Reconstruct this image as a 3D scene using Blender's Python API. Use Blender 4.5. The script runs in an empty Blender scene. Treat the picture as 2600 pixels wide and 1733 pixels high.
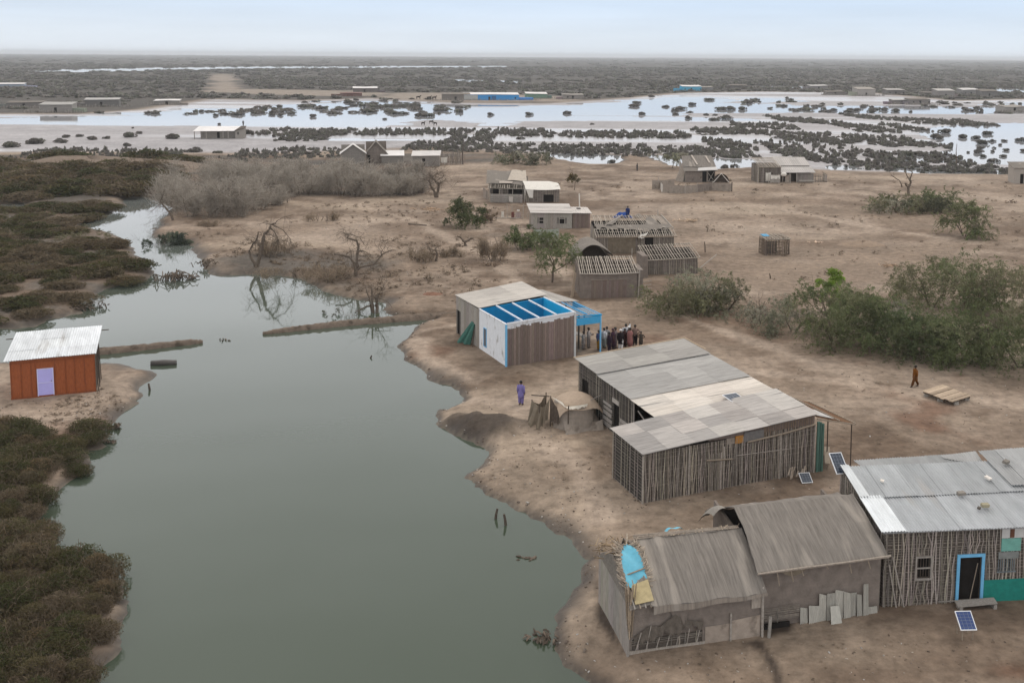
import bpy, math, random
import numpy as np
from mathutils import Vector, Matrix
R_ = math.radians
S = bpy.context.scene
COL = S.collection

# ------------------------------------------------------------------ camera, sky, sun, exposure
CAM_H = 23.0
HAZE = 0.00015
FPX, CX, CY = 2600.0, 1420.0, 440.0          # focal length and principal point, in pixels of the 2600 px wide photo
PITCH = math.atan((CY - 139.8) / FPX)
ROLL = math.atan(18.0 / 2600)
cam_d = bpy.data.cameras.new('camera')
cam = bpy.data.objects.new('camera', cam_d)
COL.objects.link(cam)
S.camera = cam
cam.location = (0, 0, CAM_H)
cam.matrix_world = Matrix.Translation((0, 0, CAM_H)) @ Matrix.Rotation(math.pi/2 - PITCH, 4, 'X') @ Matrix.Rotation(ROLL, 4, 'Z')
cam_d.sensor_width = 36.0
cam_d.lens = 36.0 * FPX / 2600
cam_d.shift_x = (1300 - CX) / 2600
cam_d.shift_y = (CY - 866.5) / 2600
cam_d.clip_start = 0.5
cam_d.clip_end = 90000

SUN_EL, SUN_AZ = R_(52), R_(-40)
W = bpy.data.worlds.new('World')
S.world = W
W.use_nodes = True
nt = W.node_tree
bg = nt.nodes['Background']
sky = nt.nodes.new('ShaderNodeTexSky')
sky.sky_type = 'NISHITA'
sky.sun_disc = False
sky.sun_elevation = SUN_EL
sky.sun_rotation = SUN_AZ
sky.altitude = 20
sky.air_density = 1.0
sky.dust_density = 3.0
sky.ozone_density = 2.0
mx = nt.nodes.new('ShaderNodeMix'); mx.data_type = 'RGBA'
mx.inputs[0].default_value = 0.85
# pale overcast veil over the clear sky, whiter and brighter towards the zenith
tcw = nt.nodes.new('ShaderNodeTexCoord'); sx = nt.nodes.new('ShaderNodeSeparateXYZ'); rp = nt.nodes.new('ShaderNodeValToRGB')
nt.links.new(tcw.outputs['Generated'], sx.inputs[0]); nt.links.new(sx.outputs[2], rp.inputs[0])
cr = rp.color_ramp; cr.elements[0].position = 0.0; cr.elements[0].color = (.80, .87, .95, 1)
cr.elements[1].position = 1.0; cr.elements[1].color = (1.0, .97, .93, 1)
for p_, c_ in ((.018, (.76, .85, .95, 1)), (.05, (.65, .79, .97, 1)), (.09, (1.05, 1.09, 1.17, 1)), (.24, (1.30, 1.31, 1.34, 1)), (.5, (1.10, 1.09, 1.07, 1))):
    e_ = cr.elements.new(p_); e_.color = c_
vs = nt.nodes.new('ShaderNodeVectorMath'); vs.operation = 'SCALE'; vs.inputs[3].default_value = 10.2
mpw = nt.nodes.new('ShaderNodeMapping'); mpw.inputs['Scale'].default_value = (1.6, 1.6, 16); nzw = nt.nodes.new('ShaderNodeTexNoise'); nzw.inputs['Scale'].default_value = 2.2; nzw.inputs['Detail'].default_value = 5
nt.links.new(tcw.outputs['Generated'], mpw.inputs[0]); nt.links.new(mpw.outputs[0], nzw.inputs['Vector'])
mrw = nt.nodes.new('ShaderNodeMapRange'); mrw.inputs[1].default_value = .3; mrw.inputs[2].default_value = .7; mrw.inputs[3].default_value = .93; mrw.inputs[4].default_value = 1.05; nt.links.new(nzw.outputs[0], mrw.inputs[0])
vm = nt.nodes.new('ShaderNodeVectorMath'); vm.operation = 'SCALE'; nt.links.new(rp.outputs[0], vm.inputs[0]); nt.links.new(mrw.outputs[0], vm.inputs[3])
nt.links.new(vm.outputs[0], vs.inputs[0]); nt.links.new(vs.outputs[0], mx.inputs[7])
nt.links.new(sky.outputs[0], mx.inputs[6])
nt.links.new(mx.outputs[2], bg.inputs[0])
bg.inputs[1].default_value = 0.10
sun_d = bpy.data.lights.new('sun', 'SUN')
sun_d.energy = 0.9
sun_d.angle = R_(24)
sun_d.color = (1.0, 0.95, 0.88)
sun = bpy.data.objects.new('sun', sun_d)
COL.objects.link(sun)
sun.rotation_euler = (math.pi/2 - SUN_EL, 0, SUN_AZ + math.pi)
S.view_settings.view_transform = 'Standard'
S.view_settings.look = 'None'
S.view_settings.exposure = 0.12
S.view_settings.gamma = 1.0
S.view_settings.use_curve_mapping = False
S.cycles.max_bounces = 6
S.cycles.volume_bounces = 0

# ------------------------------------------------------------------ photo pixel -> point on the ground
_fw = np.array([0, math.cos(PITCH), -math.sin(PITCH)]); _u = np.array([0, math.sin(PITCH), math.cos(PITCH)]); _r = np.array([1.0, 0, 0])
_R = math.cos(ROLL)*_r + math.sin(ROLL)*_u
_U = -math.sin(ROLL)*_r + math.cos(ROLL)*_u
_C = np.array([0, 0, CAM_H])
def G(px, py, z=0.0):
    d = _fw + _R*(px - CX)/FPX + _U*(CY - py)/FPX
    return _C + d*((z - CAM_H)/d[2])
KD = 2600/2352.0
def D(px, py, z=0.0):
    return G(px*KD, py*KD, z)
def hgt(g, py):
    """height above ground point g whose picture row is py (2600 px scale)"""
    lo, hi = -1.0, 20.0
    for _ in range(40):
        m = (lo+hi)/2
        q = np.array([g[0], g[1], m]) - _C
        if CY - FPX*(q@_U)/(q@_fw) > py: lo = m
        else: hi = m
    return lo

# ------------------------------------------------------------------ numpy noise
def _hash(ix, iy, seed):
    h = (ix.astype(np.int64)*374761393 + iy.astype(np.int64)*668265263 + seed*982451653) & 0xffffffff
    h = ((h ^ (h >> 13))*1274126177) & 0xffffffff
    h = (h ^ (h >> 16)) & 0xffffffff
    return h.astype(np.float64)/4294967295.0
def vnoise(x, y, seed=0):
    ix = np.floor(x); iy = np.floor(y); fx = x-ix; fy = y-iy
    fx = fx*fx*(3-2*fx); fy = fy*fy*(3-2*fy)
    a = _hash(ix, iy, seed); b = _hash(ix+1, iy, seed); c = _hash(ix, iy+1, seed); d = _hash(ix+1, iy+1, seed)
    return a + (b-a)*fx + (c-a)*fy + (a-b-c+d)*fx*fy
def fbm(x, y, scale, octaves=4, seed=0, gain=0.5):
    s = np.zeros(np.shape(x)); amp = 1.0; tot = 0
    for o in range(octaves):
        s += amp*vnoise(x/scale + 17.3*o, y/scale - 9.1*o, seed+o)
        tot += amp; amp *= gain; scale *= 0.5
    return s/tot
def sstep(a, b, x):
    t = np.clip((x-a)/(b-a), 0, 1); return t*t*(3-2*t)
def sd_poly(x, y, poly, pad=25.0):
    """signed distance, negative inside"""
    out = np.full(x.shape, pad)
    P = np.asarray(poly)[:, :2]
    m = (x > P[:, 0].min()-pad) & (x < P[:, 0].max()+pad) & (y > P[:, 1].min()-pad) & (y < P[:, 1].max()+pad)
    if not m.any(): return out
    X, Y = x[m], y[m]
    d2 = np.full(X.shape, 1e18); ins = np.zeros(X.shape, bool)
    n = len(P)
    for i in range(n):
        ax, ay = P[i]; bx, by = P[(i+1) % n]
        ex, ey = bx-ax, by-ay
        t = np.clip(((X-ax)*ex + (Y-ay)*ey)/(ex*ex+ey*ey+1e-12), 0, 1)
        d2 = np.minimum(d2, (X-ax-t*ex)**2 + (Y-ay-t*ey)**2)
        c = ((ay > Y) != (by > Y))
        with np.errstate(divide='ignore', invalid='ignore'):
            xi = ax + (Y-ay)*ex/(ey if abs(ey) > 1e-12 else 1e-12)
        ins ^= c & (X < xi)
    d = np.sqrt(d2); d = np.where(ins, -d, d)
    out[m] = np.minimum(d, pad)
    return out
def in_poly(x, y, P):
    r = False; n = len(P)
    for i in range(n):
        ax, ay = P[i][0], P[i][1]; bx, by = P[(i+1) % n][0], P[(i+1) % n][1]
        if (ay > y) != (by > y) and x < ax + (y-ay)*(bx-ax)/(by-ay): r = not r
    return r

# ------------------------------------------------------------------ shore lines (points in the 2352 px wide picture, laid on the water level)
WZ = -0.5
def DP(pts, z=WZ): return [tuple(D(a, b, z)) for a, b in pts]
POND = DP([(285,456),(330,452),(368,462),(398,480),(372,505),(352,545),(430,556),(458,585),(465,610),(482,634),(545,630),(613,630),(695,641),(728,657),(745,672),
 (830,690),(893,695),(890,715),(905,727),(985,728),(1000,734),(965,750),(954,756),(940,775),(915,795),(925,815),(945,835),(970,852),(985,870),(1010,880),(1045,885),(1062,900),(1060,925),(1040,935),
 (1010,946),(997,957),(1010,980),(1040,1000),(1085,1015),(1118,1040),(1110,1060),(1090,1080),(1080,1100),(1085,1115),(1115,1135),(1160,1155),(1210,1180),
 (1250,1200),(1290,1230),(1330,1262),(1342,1285),(1330,1330),(1310,1370),(1280,1410),(1268,1440),(1275,1480),(1300,1520),(1340,1555),(1420,1620),(1480,1720),
 (1300,2200),(300,2200),(210,1620),(235,1526),(265,1500),(280,1450),(288,1400),(280,1345),(270,1305),(220,1290),(140,1285),(105,1250),(98,1200),(100,1160),(125,1130),(160,1105),(190,1085),(203,1060),
 (200,1038),(238,1028),(242,993),(260,964),(325,928),(318,908),(327,888),(350,870),(370,858),(337,850),(287,841),(200,832),(60,838),(-40,832),(-160,800),(-160,770),(0,755),
 (80,750),(110,735),(190,720),(180,695),(240,665),(345,640),(350,622),(315,588),(300,565),(278,545),(220,527),(180,520),(205,505),(252,490),(288,470)])
SPITS = [DP([(606,767),(640,760),(693,752),(805,738),(905,729),(1055,719),(1070,733),(988,737),(868,744),(764,752),(686,763),(620,769)]),
         DP([(466,787),(445,784),(300,800),(215,808),(215,820),(325,806),(460,790)])]
LAGOONS = [DP(p) for p in (
 [(-200,275),(0,272),(180,270),(330,258),(480,247),(560,250),(650,246),(700,237),(850,231),(1000,239),(1200,243),(1350,240),(1440,232),(1560,222),(1640,226),(1700,236),(1760,226),(1800,232),(1760,244),(1900,247),(2080,243),(2230,250),(2352,242),(2600,232),
  (2600,252),(2352,258),(2200,262),(2060,260),(1960,262),(1840,256),(1760,262),(1650,276),(1500,275),(1330,277),(1130,288),(1000,276),(900,286),(858,306),(832,312),(800,300),(690,296),(560,298),(450,291),(300,290),(100,284),(0,283),(-200,285)],
 [(2600,285),(2250,283),(2150,292),(2105,303),(2145,320),(2185,345),(2060,362),(2010,368),(2120,372),(2352,378),(2600,385)],
 [(1255,354),(1330,351),(1420,358),(1432,366),(1405,378),(1340,377),(1290,366)],
 [(1490,356),(1560,362),(1735,368),(1738,384),(1640,391),(1540,382)],
 [(2000,386),(2130,384),(2330,392),(2352,402),(2100,400)],
 [(1900,381),(1960,381),(1975,390),(1905,391)],
 [(-60,468),(0,470),(55,467),(62,474),(30,482),(-60,484)],
 [(60,164),(180,166),(300,163),(600,158),(1000,155.5),(1160,154.5),(1160,152),(1000,152),(600,153),(300,157),(150,160)],
 [(990,186),(1200,190),(1200,186.5),(1050,184.5)],
 [(1700,199),(1850,203),(1850,200),(1740,197)],
 [(2230,207),(2352,212),(2600,216),(2600,207),(2300,204)])]
LAGOONS.append([(-30000,7600),(-30000,30000),(1500,30000),(900,10500),(-1500,8800)])
FLATS = DP([(-300,266),(-50,262),(180,262),(330,252),(480,228),(700,231),(850,226),(1050,236),(1250,238),(1450,225),(1560,214),(1750,211),(2000,214),(2200,232),(2352,228),(2700,222),
 (2700,400),(2400,402),(2000,398),(1740,388),(1500,356),(1250,356),(1000,338),(800,348),(600,354),(300,352),(150,350),(-50,352),(-300,352)])
ROAD = DP([(486,170),(532,170),(566,205),(640,206),(830,209),(900,214),(880,222),(700,222),(560,216),(478,213)])
TOWNSTRIP = DP([(900,213),(1050,214),(1320,222),(1330,234),(1180,236),(1000,236),(880,228)])

MUDC = D(1112, 985, -.2)
def in_mud(x, y):
    return sstep(1.15, .55, np.hypot((x-MUDC[0])/2.9, (y-MUDC[1]+.18*(x-MUDC[0]))/1.75) + (fbm(x, y, 1.6, 3, 70)-.5)*.7)
def base_land(x, y):
    far = sstep(170, 265, y)
    h = 0.10*(fbm(x, y, 9, 3, 5)-0.5) + 0.05*(fbm(x, y, 1.6, 3, 9)-0.5) + 0.5*(fbm(x, y, 45, 2, 31)-0.5)*sstep(75, 140, y)
    return h*(1-far) + far*(-0.36 + 0.10*(fbm(x*0.35, y, 18, 3, 77)-0.5))
def ground(x, y):
    """height and signed distance to water"""
    x = np.asarray(x, float); y = np.asarray(y, float)
    jit = (fbm(x, y, 2.2, 3, 3)-0.5)*1.0*np.clip(y/90, .5, 6)
    sd = sd_poly(x, y, POND)
    for l in LAGOONS:
        sl = sd_poly(x, y, l, 60.0)
        if l is LAGOONS[0]: sl = sl + np.where(np.abs(sl) < 59, (fbm(x*.07, y, 20, 4, 61)-.5)*95, 0)
        sd = np.minimum(sd, sl)
    sdj = sd + jit + np.where(y < 140, (fbm(x, y, .8, 2, 88)-.5)*.7, 0)
    b = base_land(x, y)
    rise = np.where(y < 230, .28+.9*fbm(x, y, 5, 2, 19), 9.0)
    prof = 1-np.exp(-np.maximum(sdj, 0)/rise)
    inflat = sd_poly(x, y, FLATS, 12.0)
    mudh = WZ + 0.02 + 0.075*(fbm(x*0.25, y, 22, 4, 41)-0.42)
    land = WZ + (b-WZ)*prof
    k = sstep(3, -6, inflat)
    land = land*(1-k) + mudh*k
    m_ = in_mud(x, y); land = land + m_*(.55*sstep(0, 2.2, sdj)+.35*(fbm(x, y, 1.1, 4, 71)-.4))
    pass
    h = np.where(sdj > 0, land, WZ - np.minimum(1.6, -sdj*0.35))
    return h, sdj
def gz(x, y):
    h, _ = ground(np.array([x]), np.array([y])); return float(h[0])

# ------------------------------------------------------------------ mesh helpers
def mesh_np(name, V, F, tint=None, smooth=False):
    V = np.asarray(V, np.float32); F = np.asarray(F, np.int32)
    me = bpy.data.meshes.new(name)
    k = F.shape[1]
    me.vertices.add(len(V)); me.vertices.foreach_set('co', V.ravel())
    me.loops.add(F.size); me.loops.foreach_set('vertex_index', F.ravel())
    me.polygons.add(len(F)); me.polygons.foreach_set('loop_start', np.arange(0, F.size, k, dtype=np.int32)); me.polygons.foreach_set('loop_total', np.full(len(F), k, np.int32))
    if smooth: me.polygons.foreach_set('use_smooth', np.ones(len(F), bool))
    me.update(calc_edges=True)
    if tint is not None:
        T = np.ones((len(V), 4), np.float32); T[:, :3] = tint
        a = me.attributes.new('tint', 'FLOAT_COLOR', 'POINT'); a.data.foreach_set('color', T.ravel())
    return me
def link(name, me, mat=None, parent=None):
    o = bpy.data.objects.new(name, me); COL.objects.link(o)
    if mat is not None and me is not None and not len(me.materials): me.materials.append(mat)
    if parent is not None: o.parent = parent
    return o
def tag(o, label=None, cat=None, group=None, kind=None):
    if label: o['label'] = label
    if cat: o['category'] = cat
    if group: o['group'] = group
    if kind: o['kind'] = kind
    return o
def empty(name, loc, rz=0.0, label=None, cat=None, group=None):
    o = bpy.data.objects.new(name, None); COL.objects.link(o)
    o.location = loc; o.rotation_euler = (0, 0, rz); o.empty_display_size = 0.3
    return tag(o, label, cat, group)
class MB:
    """collects shapes for one mesh"""
    def __init__(s): s.V = []; s.F = []; s.T = []; s.tint = (1, 1, 1)
    def add(s, vs, fs):
        n = len(s.V)
        s.V += [tuple(v) for v in vs]; s.T += [s.tint]*len(vs)
        s.F += [tuple(i+n for i in f) for f in fs]
    def hexa(s, p):   # 8 corners: bottom 4 ccw, top 4
        s.add(p, [(3,2,1,0),(4,5,6,7),(0,1,5,4),(1,2,6,5),(2,3,7,6),(3,0,4,7)])
    def box(s, x0, x1, y0, y1, z0, z1):
        s.hexa([(x0,y0,z0),(x1,y0,z0),(x1,y1,z0),(x0,y1,z0),(x0,y0,z1),(x1,y0,z1),(x1,y1,z1),(x0,y1,z1)])
    def bar(s, a, b, w, h=None, up=(0,0,1)):
        a = Vector(a); b = Vector(b); h = h or w
        d = (b-a).normalized(); u = Vector(up)
        if abs(d.dot(u)) > .97: u = Vector((1,0,0)) if abs(d.x) < .9 else Vector((0,1,0))
        r = d.cross(u).normalized()*(w/2); u = r.cross(d).normalized()*(h/2)
        s.hexa([a-r-u, a+r-u, a+r+u, a-r+u, b-r-u, b+r-u, b+r+u, b-r+u])
    def slab(s, quad, t):   # a sheet of thickness t below a quad (any 4 points, ccw from above)
        q = [Vector(v) for v in quad]
        n = (q[2]-q[0]).cross(q[3]-q[1]).normalized()*t
        s.hexa([v-n for v in q]+q)
    def tube(s, pts, rads, n=5, cap=True):
        pts = [Vector(p) for p in pts]; rings = []
        if not hasattr(rads, '__len__'): rads = [rads]*len(pts)
        vs = []; fs = []
        for i, p in enumerate(pts):
            d = (pts[min(i+1, len(pts)-1)] - pts[max(i-1, 0)])
            d = d.normalized() if d.length > 1e-9 else Vector((0,0,1))
            u = Vector((0,0,1)) if abs(d.z) < .9 else Vector((1,0,0))
            r = d.cross(u).normalized(); u = r.cross(d)
            for k in range(n):
                a = 2*math.pi*k/n
                vs.append(p + r*(math.cos(a)*rads[i]) + u*(math.sin(a)*rads[i]))
        for i in range(len(pts)-1):
            for k in range(n):
                fs.append((i*n+k, i*n+(k+1) % n, (i+1)*n+(k+1) % n, (i+1)*n+k))
        if cap: fs.append(tuple(range(n-1, -1, -1))); fs.append(tuple((len(pts)-1)*n+k for k in range(n)))
        s.add(vs, fs)
    def loft(s, rings, cap=True, closed=True):
        n = len(rings[0]); vs = [p for r in rings for p in r]; fs = []
        for i in range(len(rings)-1):
            for k in range(n if closed else n-1):
                fs.append((i*n+k, i*n+(k+1) % n, (i+1)*n+(k+1) % n, (i+1)*n+k))
        if cap: fs.append(tuple(range(n-1, -1, -1))); fs.append(tuple((len(rings)-1)*n+k for k in range(n)))
        s.add(vs, fs)
    def grid(s, fn, nu, nv, wrap=False):
        vs = [fn(i/nu, j/nv) for j in range(nv+1) for i in range(nu+1)]
        s.add(vs, [(j*(nu+1)+i, j*(nu+1)+i+1, (j+1)*(nu+1)+i+1, (j+1)*(nu+1)+i) for j in range(nv) for i in range(nu)])
    def mesh(s, name, smooth=False):
        me = bpy.data.meshes.new(name); me.from_pydata(s.V, [], s.F)
        T = np.ones((len(s.V), 4), np.float32); T[:, :3] = np.array(s.T, np.float32).reshape(-1, 3)
        a = me.attributes.new('tint', 'FLOAT_COLOR', 'POINT'); a.data.foreach_set('color', T.ravel())
        if smooth: me.polygons.foreach_set('use_smooth', np.ones(len(me.polygons), bool))
        me.update(); return me
    def build(s, name, mat, parent=None, smooth=False, label=None):
        o = link(name, s.mesh(name, smooth), mat, parent)
        if label: o['label'] = label
        return o

# ------------------------------------------------------------------ materials
MATS = {}
def mat(name, base=(.5,.5,.5), rough=.8, var=.25, scale=6.0, stretch=(1,1,1), bump=0.0, bscale=20.0, spec=.3, metal=0.0, stains=None, fine=0.0):
    """Principled with object-space noise; base is multiplied by the mesh's own tint. stains=(colour, scale, threshold, stretch)"""
    if name in MATS: return MATS[name]
    m = bpy.data.materials.new(name); m.use_nodes = True; N = m.node_tree; b = N.nodes['Principled BSDF']
    L = N.links.new
    at = N.nodes.new('ShaderNodeAttribute'); at.attribute_name = 'tint'
    rgb = N.nodes.new('ShaderNodeMix'); rgb.data_type = 'RGBA'; rgb.blend_type = 'MULTIPLY'; rgb.inputs[0].default_value = 1
    rgb.inputs[6].default_value = (*base, 1); L(at.outputs['Color'], rgb.inputs[7])
    tc = N.nodes.new('ShaderNodeTexCoord'); mp = N.nodes.new('ShaderNodeMapping'); mp.inputs['Scale'].default_value = stretch
    L(tc.outputs['Object'], mp.inputs[0])
    nz = N.nodes.new('ShaderNodeTexNoise'); nz.inputs['Scale'].default_value = scale; nz.inputs['Detail'].default_value = 5; nz.inputs['Roughness'].default_value = .65
    L(mp.outputs[0], nz.inputs['Vector'])
    mr = N.nodes.new('ShaderNodeMapRange'); mr.inputs[1].default_value = .25; mr.inputs[2].default_value = .75; mr.inputs[3].default_value = 1-var; mr.inputs[4].default_value = 1+var
    L(nz.outputs[0], mr.inputs[0])
    ml = N.nodes.new('ShaderNodeMix'); ml.data_type = 'RGBA'; ml.blend_type = 'MULTIPLY'; ml.inputs[0].default_value = 1
    L(rgb.outputs[2], ml.inputs[6]); L(mr.outputs[0], ml.inputs[7])
    out = ml.outputs[2]
    if stains:
        sc, ss, th, sst = stains
        mp2 = N.nodes.new('ShaderNodeMapping'); mp2.inputs['Scale'].default_value = sst; L(tc.outputs['Object'], mp2.inputs[0])
        n2 = N.nodes.new('ShaderNodeTexNoise'); n2.inputs['Scale'].default_value = ss; n2.inputs['Detail'].default_value = 6; L(mp2.outputs[0], n2.inputs['Vector'])
        r2 = N.nodes.new('ShaderNodeMapRange'); r2.inputs[1].default_value = th; r2.inputs[2].default_value = th+.12; L(n2.outputs[0], r2.inputs[0])
        m2 = N.nodes.new('ShaderNodeMix'); m2.data_type = 'RGBA'; L(r2.outputs[0], m2.inputs[0]); L(out, m2.inputs[6]); m2.inputs[7].default_value = (*sc, 1)
        out = m2.outputs[2]
    L(out, b.inputs['Base Color'])
    b.inputs['Roughness'].default_value = rough; b.inputs['Metallic'].default_value = metal
    b.inputs['Specular IOR Level'].default_value = spec
    if bump:
        n3 = N.nodes.new('ShaderNodeTexNoise'); n3.inputs['Scale'].default_value = bscale; n3.inputs['Detail'].default_value = 4; L(mp.outputs[0], n3.inputs['Vector'])
        bp = N.nodes.new('ShaderNodeBump'); bp.inputs['Strength'].default_value = bump; bp.inputs['Distance'].default_value = .05
        L(n3.outputs[0], bp.inputs['Height']); L(bp.outputs[0], b.inputs['Normal'])
    MATS[name] = m
    return m

def leafy(m):
    N = m.node_tree; b = N.nodes['Principled BSDF']; out = N.nodes['Material Output']; src = b.inputs['Base Color'].links[0].from_socket
    t = N.nodes.new('ShaderNodeBsdfTranslucent'); N.links.new(src, t.inputs[0]); mx = N.nodes.new('ShaderNodeMixShader'); mx.inputs[0].default_value = .38
    N.links.new(b.outputs[0], mx.inputs[1]); N.links.new(t.outputs[0], mx.inputs[2]); N.links.new(mx.outputs[0], out.inputs[0]); return m
# ground: tint from the terrain zones, wet sheen from the 'wet' attribute, grain from noise
def ground_mat():
    m = bpy.data.materials.new('soil'); m.use_nodes = True; N = m.node_tree; b = N.nodes['Principled BSDF']; L = N.links.new
    at = N.nodes.new('ShaderNodeAttribute'); at.attribute_name = 'tint'
    wt = N.nodes.new('ShaderNodeAttribute'); wt.attribute_name = 'wet'
    tc = N.nodes.new('ShaderNodeTexCoord')
    n1 = N.nodes.new('ShaderNodeTexNoise'); n1.inputs['Scale'].default_value = 1.3; n1.inputs['Detail'].default_value = 8; n1.inputs['Roughness'].default_value = .7
    n2 = N.nodes.new('ShaderNodeTexNoise'); n2.inputs['Scale'].default_value = .16; n2.inputs['Detail'].default_value = 6
    L(tc.outputs['Object'], n1.inputs['Vector']); L(tc.outputs['Object'], n2.inputs['Vector'])
    r1 = N.nodes.new('ShaderNodeMapRange'); r1.inputs[1].default_value = .3; r1.inputs[2].default_value = .7; r1.inputs[3].default_value = .62; r1.inputs[4].default_value = 1.38; L(n1.outputs[0], r1.inputs[0])
    r2 = N.nodes.new('ShaderNodeMapRange'); r2.inputs[1].default_value = .3; r2.inputs[2].default_value = .7; r2.inputs[3].default_value = .82; r2.inputs[4].default_value = 1.18; L(n2.outputs[0], r2.inputs[0])
    mu = N.nodes.new('ShaderNodeMath'); mu.operation = 'MULTIPLY'; L(r1.outputs[0], mu.inputs[0]); L(r2.outputs[0], mu.inputs[1])
    one = N.nodes.new('ShaderNodeMix'); one.data_type = 'FLOAT'; L(wt.outputs['Fac'], one.inputs[0]); L(mu.outputs[0], one.inputs[2]); one.inputs[3].default_value = 1.0
    ml = N.nodes.new('ShaderNodeMix'); ml.data_type = 'RGBA'; ml.blend_type = 'MULTIPLY'; ml.inputs[0].default_value = 1
    L(at.outputs['Color'], ml.inputs[6]); L(one.outputs[0], ml.inputs[7]); L(ml.outputs[2], b.inputs['Base Color'])
    rr = N.nodes.new('ShaderNodeMapRange'); rr.inputs[3].default_value = .92; rr.inputs[4].default_value = .20; L(wt.outputs['Fac'], rr.inputs[0]); L(rr.outputs[0], b.inputs['Roughness'])
    sp = N.nodes.new('ShaderNodeMapRange'); sp.inputs[3].default_value = .08; sp.inputs[4].default_value = .5; L(wt.outputs['Fac'], sp.inputs[0]); L(sp.outputs[0], b.inputs['Specular IOR Level'])
    n3 = N.nodes.new('ShaderNodeTexNoise'); n3.inputs['Scale'].default_value = 4; n3.inputs['Detail'].default_value = 6; L(tc.outputs['Object'], n3.inputs['Vector'])
    bs = N.nodes.new('ShaderNodeMapRange'); bs.inputs[3].default_value = .55; bs.inputs[4].default_value = 0.03; L(wt.outputs['Fac'], bs.inputs[0])
    bp = N.nodes.new('ShaderNodeBump'); bp.inputs['Distance'].default_value = .12; L(bs.outputs[0], bp.inputs['Strength']); L(n3.outputs[0], bp.inputs['Height']); L(bp.outputs[0], b.inputs['Normal'])
    return m
def water_mat():
    m = bpy.data.materials.new('water'); m.use_nodes = True; N = m.node_tree; b = N.nodes['Principled BSDF']; L = N.links.new
    tc = N.nodes.new('ShaderNodeTexCoord')
    n1 = N.nodes.new('ShaderNodeTexNoise'); n1.inputs['Scale'].default_value = .06; n1.inputs['Detail'].default_value = 3; L(tc.outputs['Object'], n1.inputs['Vector'])
    mx = N.nodes.new('ShaderNodeMix'); mx.data_type = 'RGBA'; L(n1.outputs[0], mx.inputs[0]); mx.inputs[6].default_value = (.040,.056,.032,1); mx.inputs[7].default_value = (.062,.078,.058,1)
    # water pales with distance: silt, and brightness painted in for weak sky reflection
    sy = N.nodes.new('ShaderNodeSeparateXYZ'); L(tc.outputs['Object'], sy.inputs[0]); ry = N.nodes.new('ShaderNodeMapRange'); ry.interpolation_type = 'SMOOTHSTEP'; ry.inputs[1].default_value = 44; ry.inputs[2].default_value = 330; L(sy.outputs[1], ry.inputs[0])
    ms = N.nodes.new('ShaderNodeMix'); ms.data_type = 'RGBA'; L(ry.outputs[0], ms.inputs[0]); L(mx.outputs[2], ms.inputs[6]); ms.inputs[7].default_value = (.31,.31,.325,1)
    L(ms.outputs[2], b.inputs['Base Color'])
    b.inputs['Roughness'].default_value = .035; b.inputs['IOR'].default_value = 1.40
    n2 = N.nodes.new('ShaderNodeTexNoise'); n2.inputs['Scale'].default_value = 2.5; n2.inputs['Detail'].default_value = 3; L(tc.outputs['Object'], n2.inputs['Vector'])
    bp = N.nodes.new('ShaderNodeBump'); bp.inputs['Strength'].default_value = .035; bp.inputs['Distance'].default_value = .05; L(n2.outputs[0], bp.inputs['Height']); L(bp.outputs[0], b.inputs['Normal'])
    return m

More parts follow.
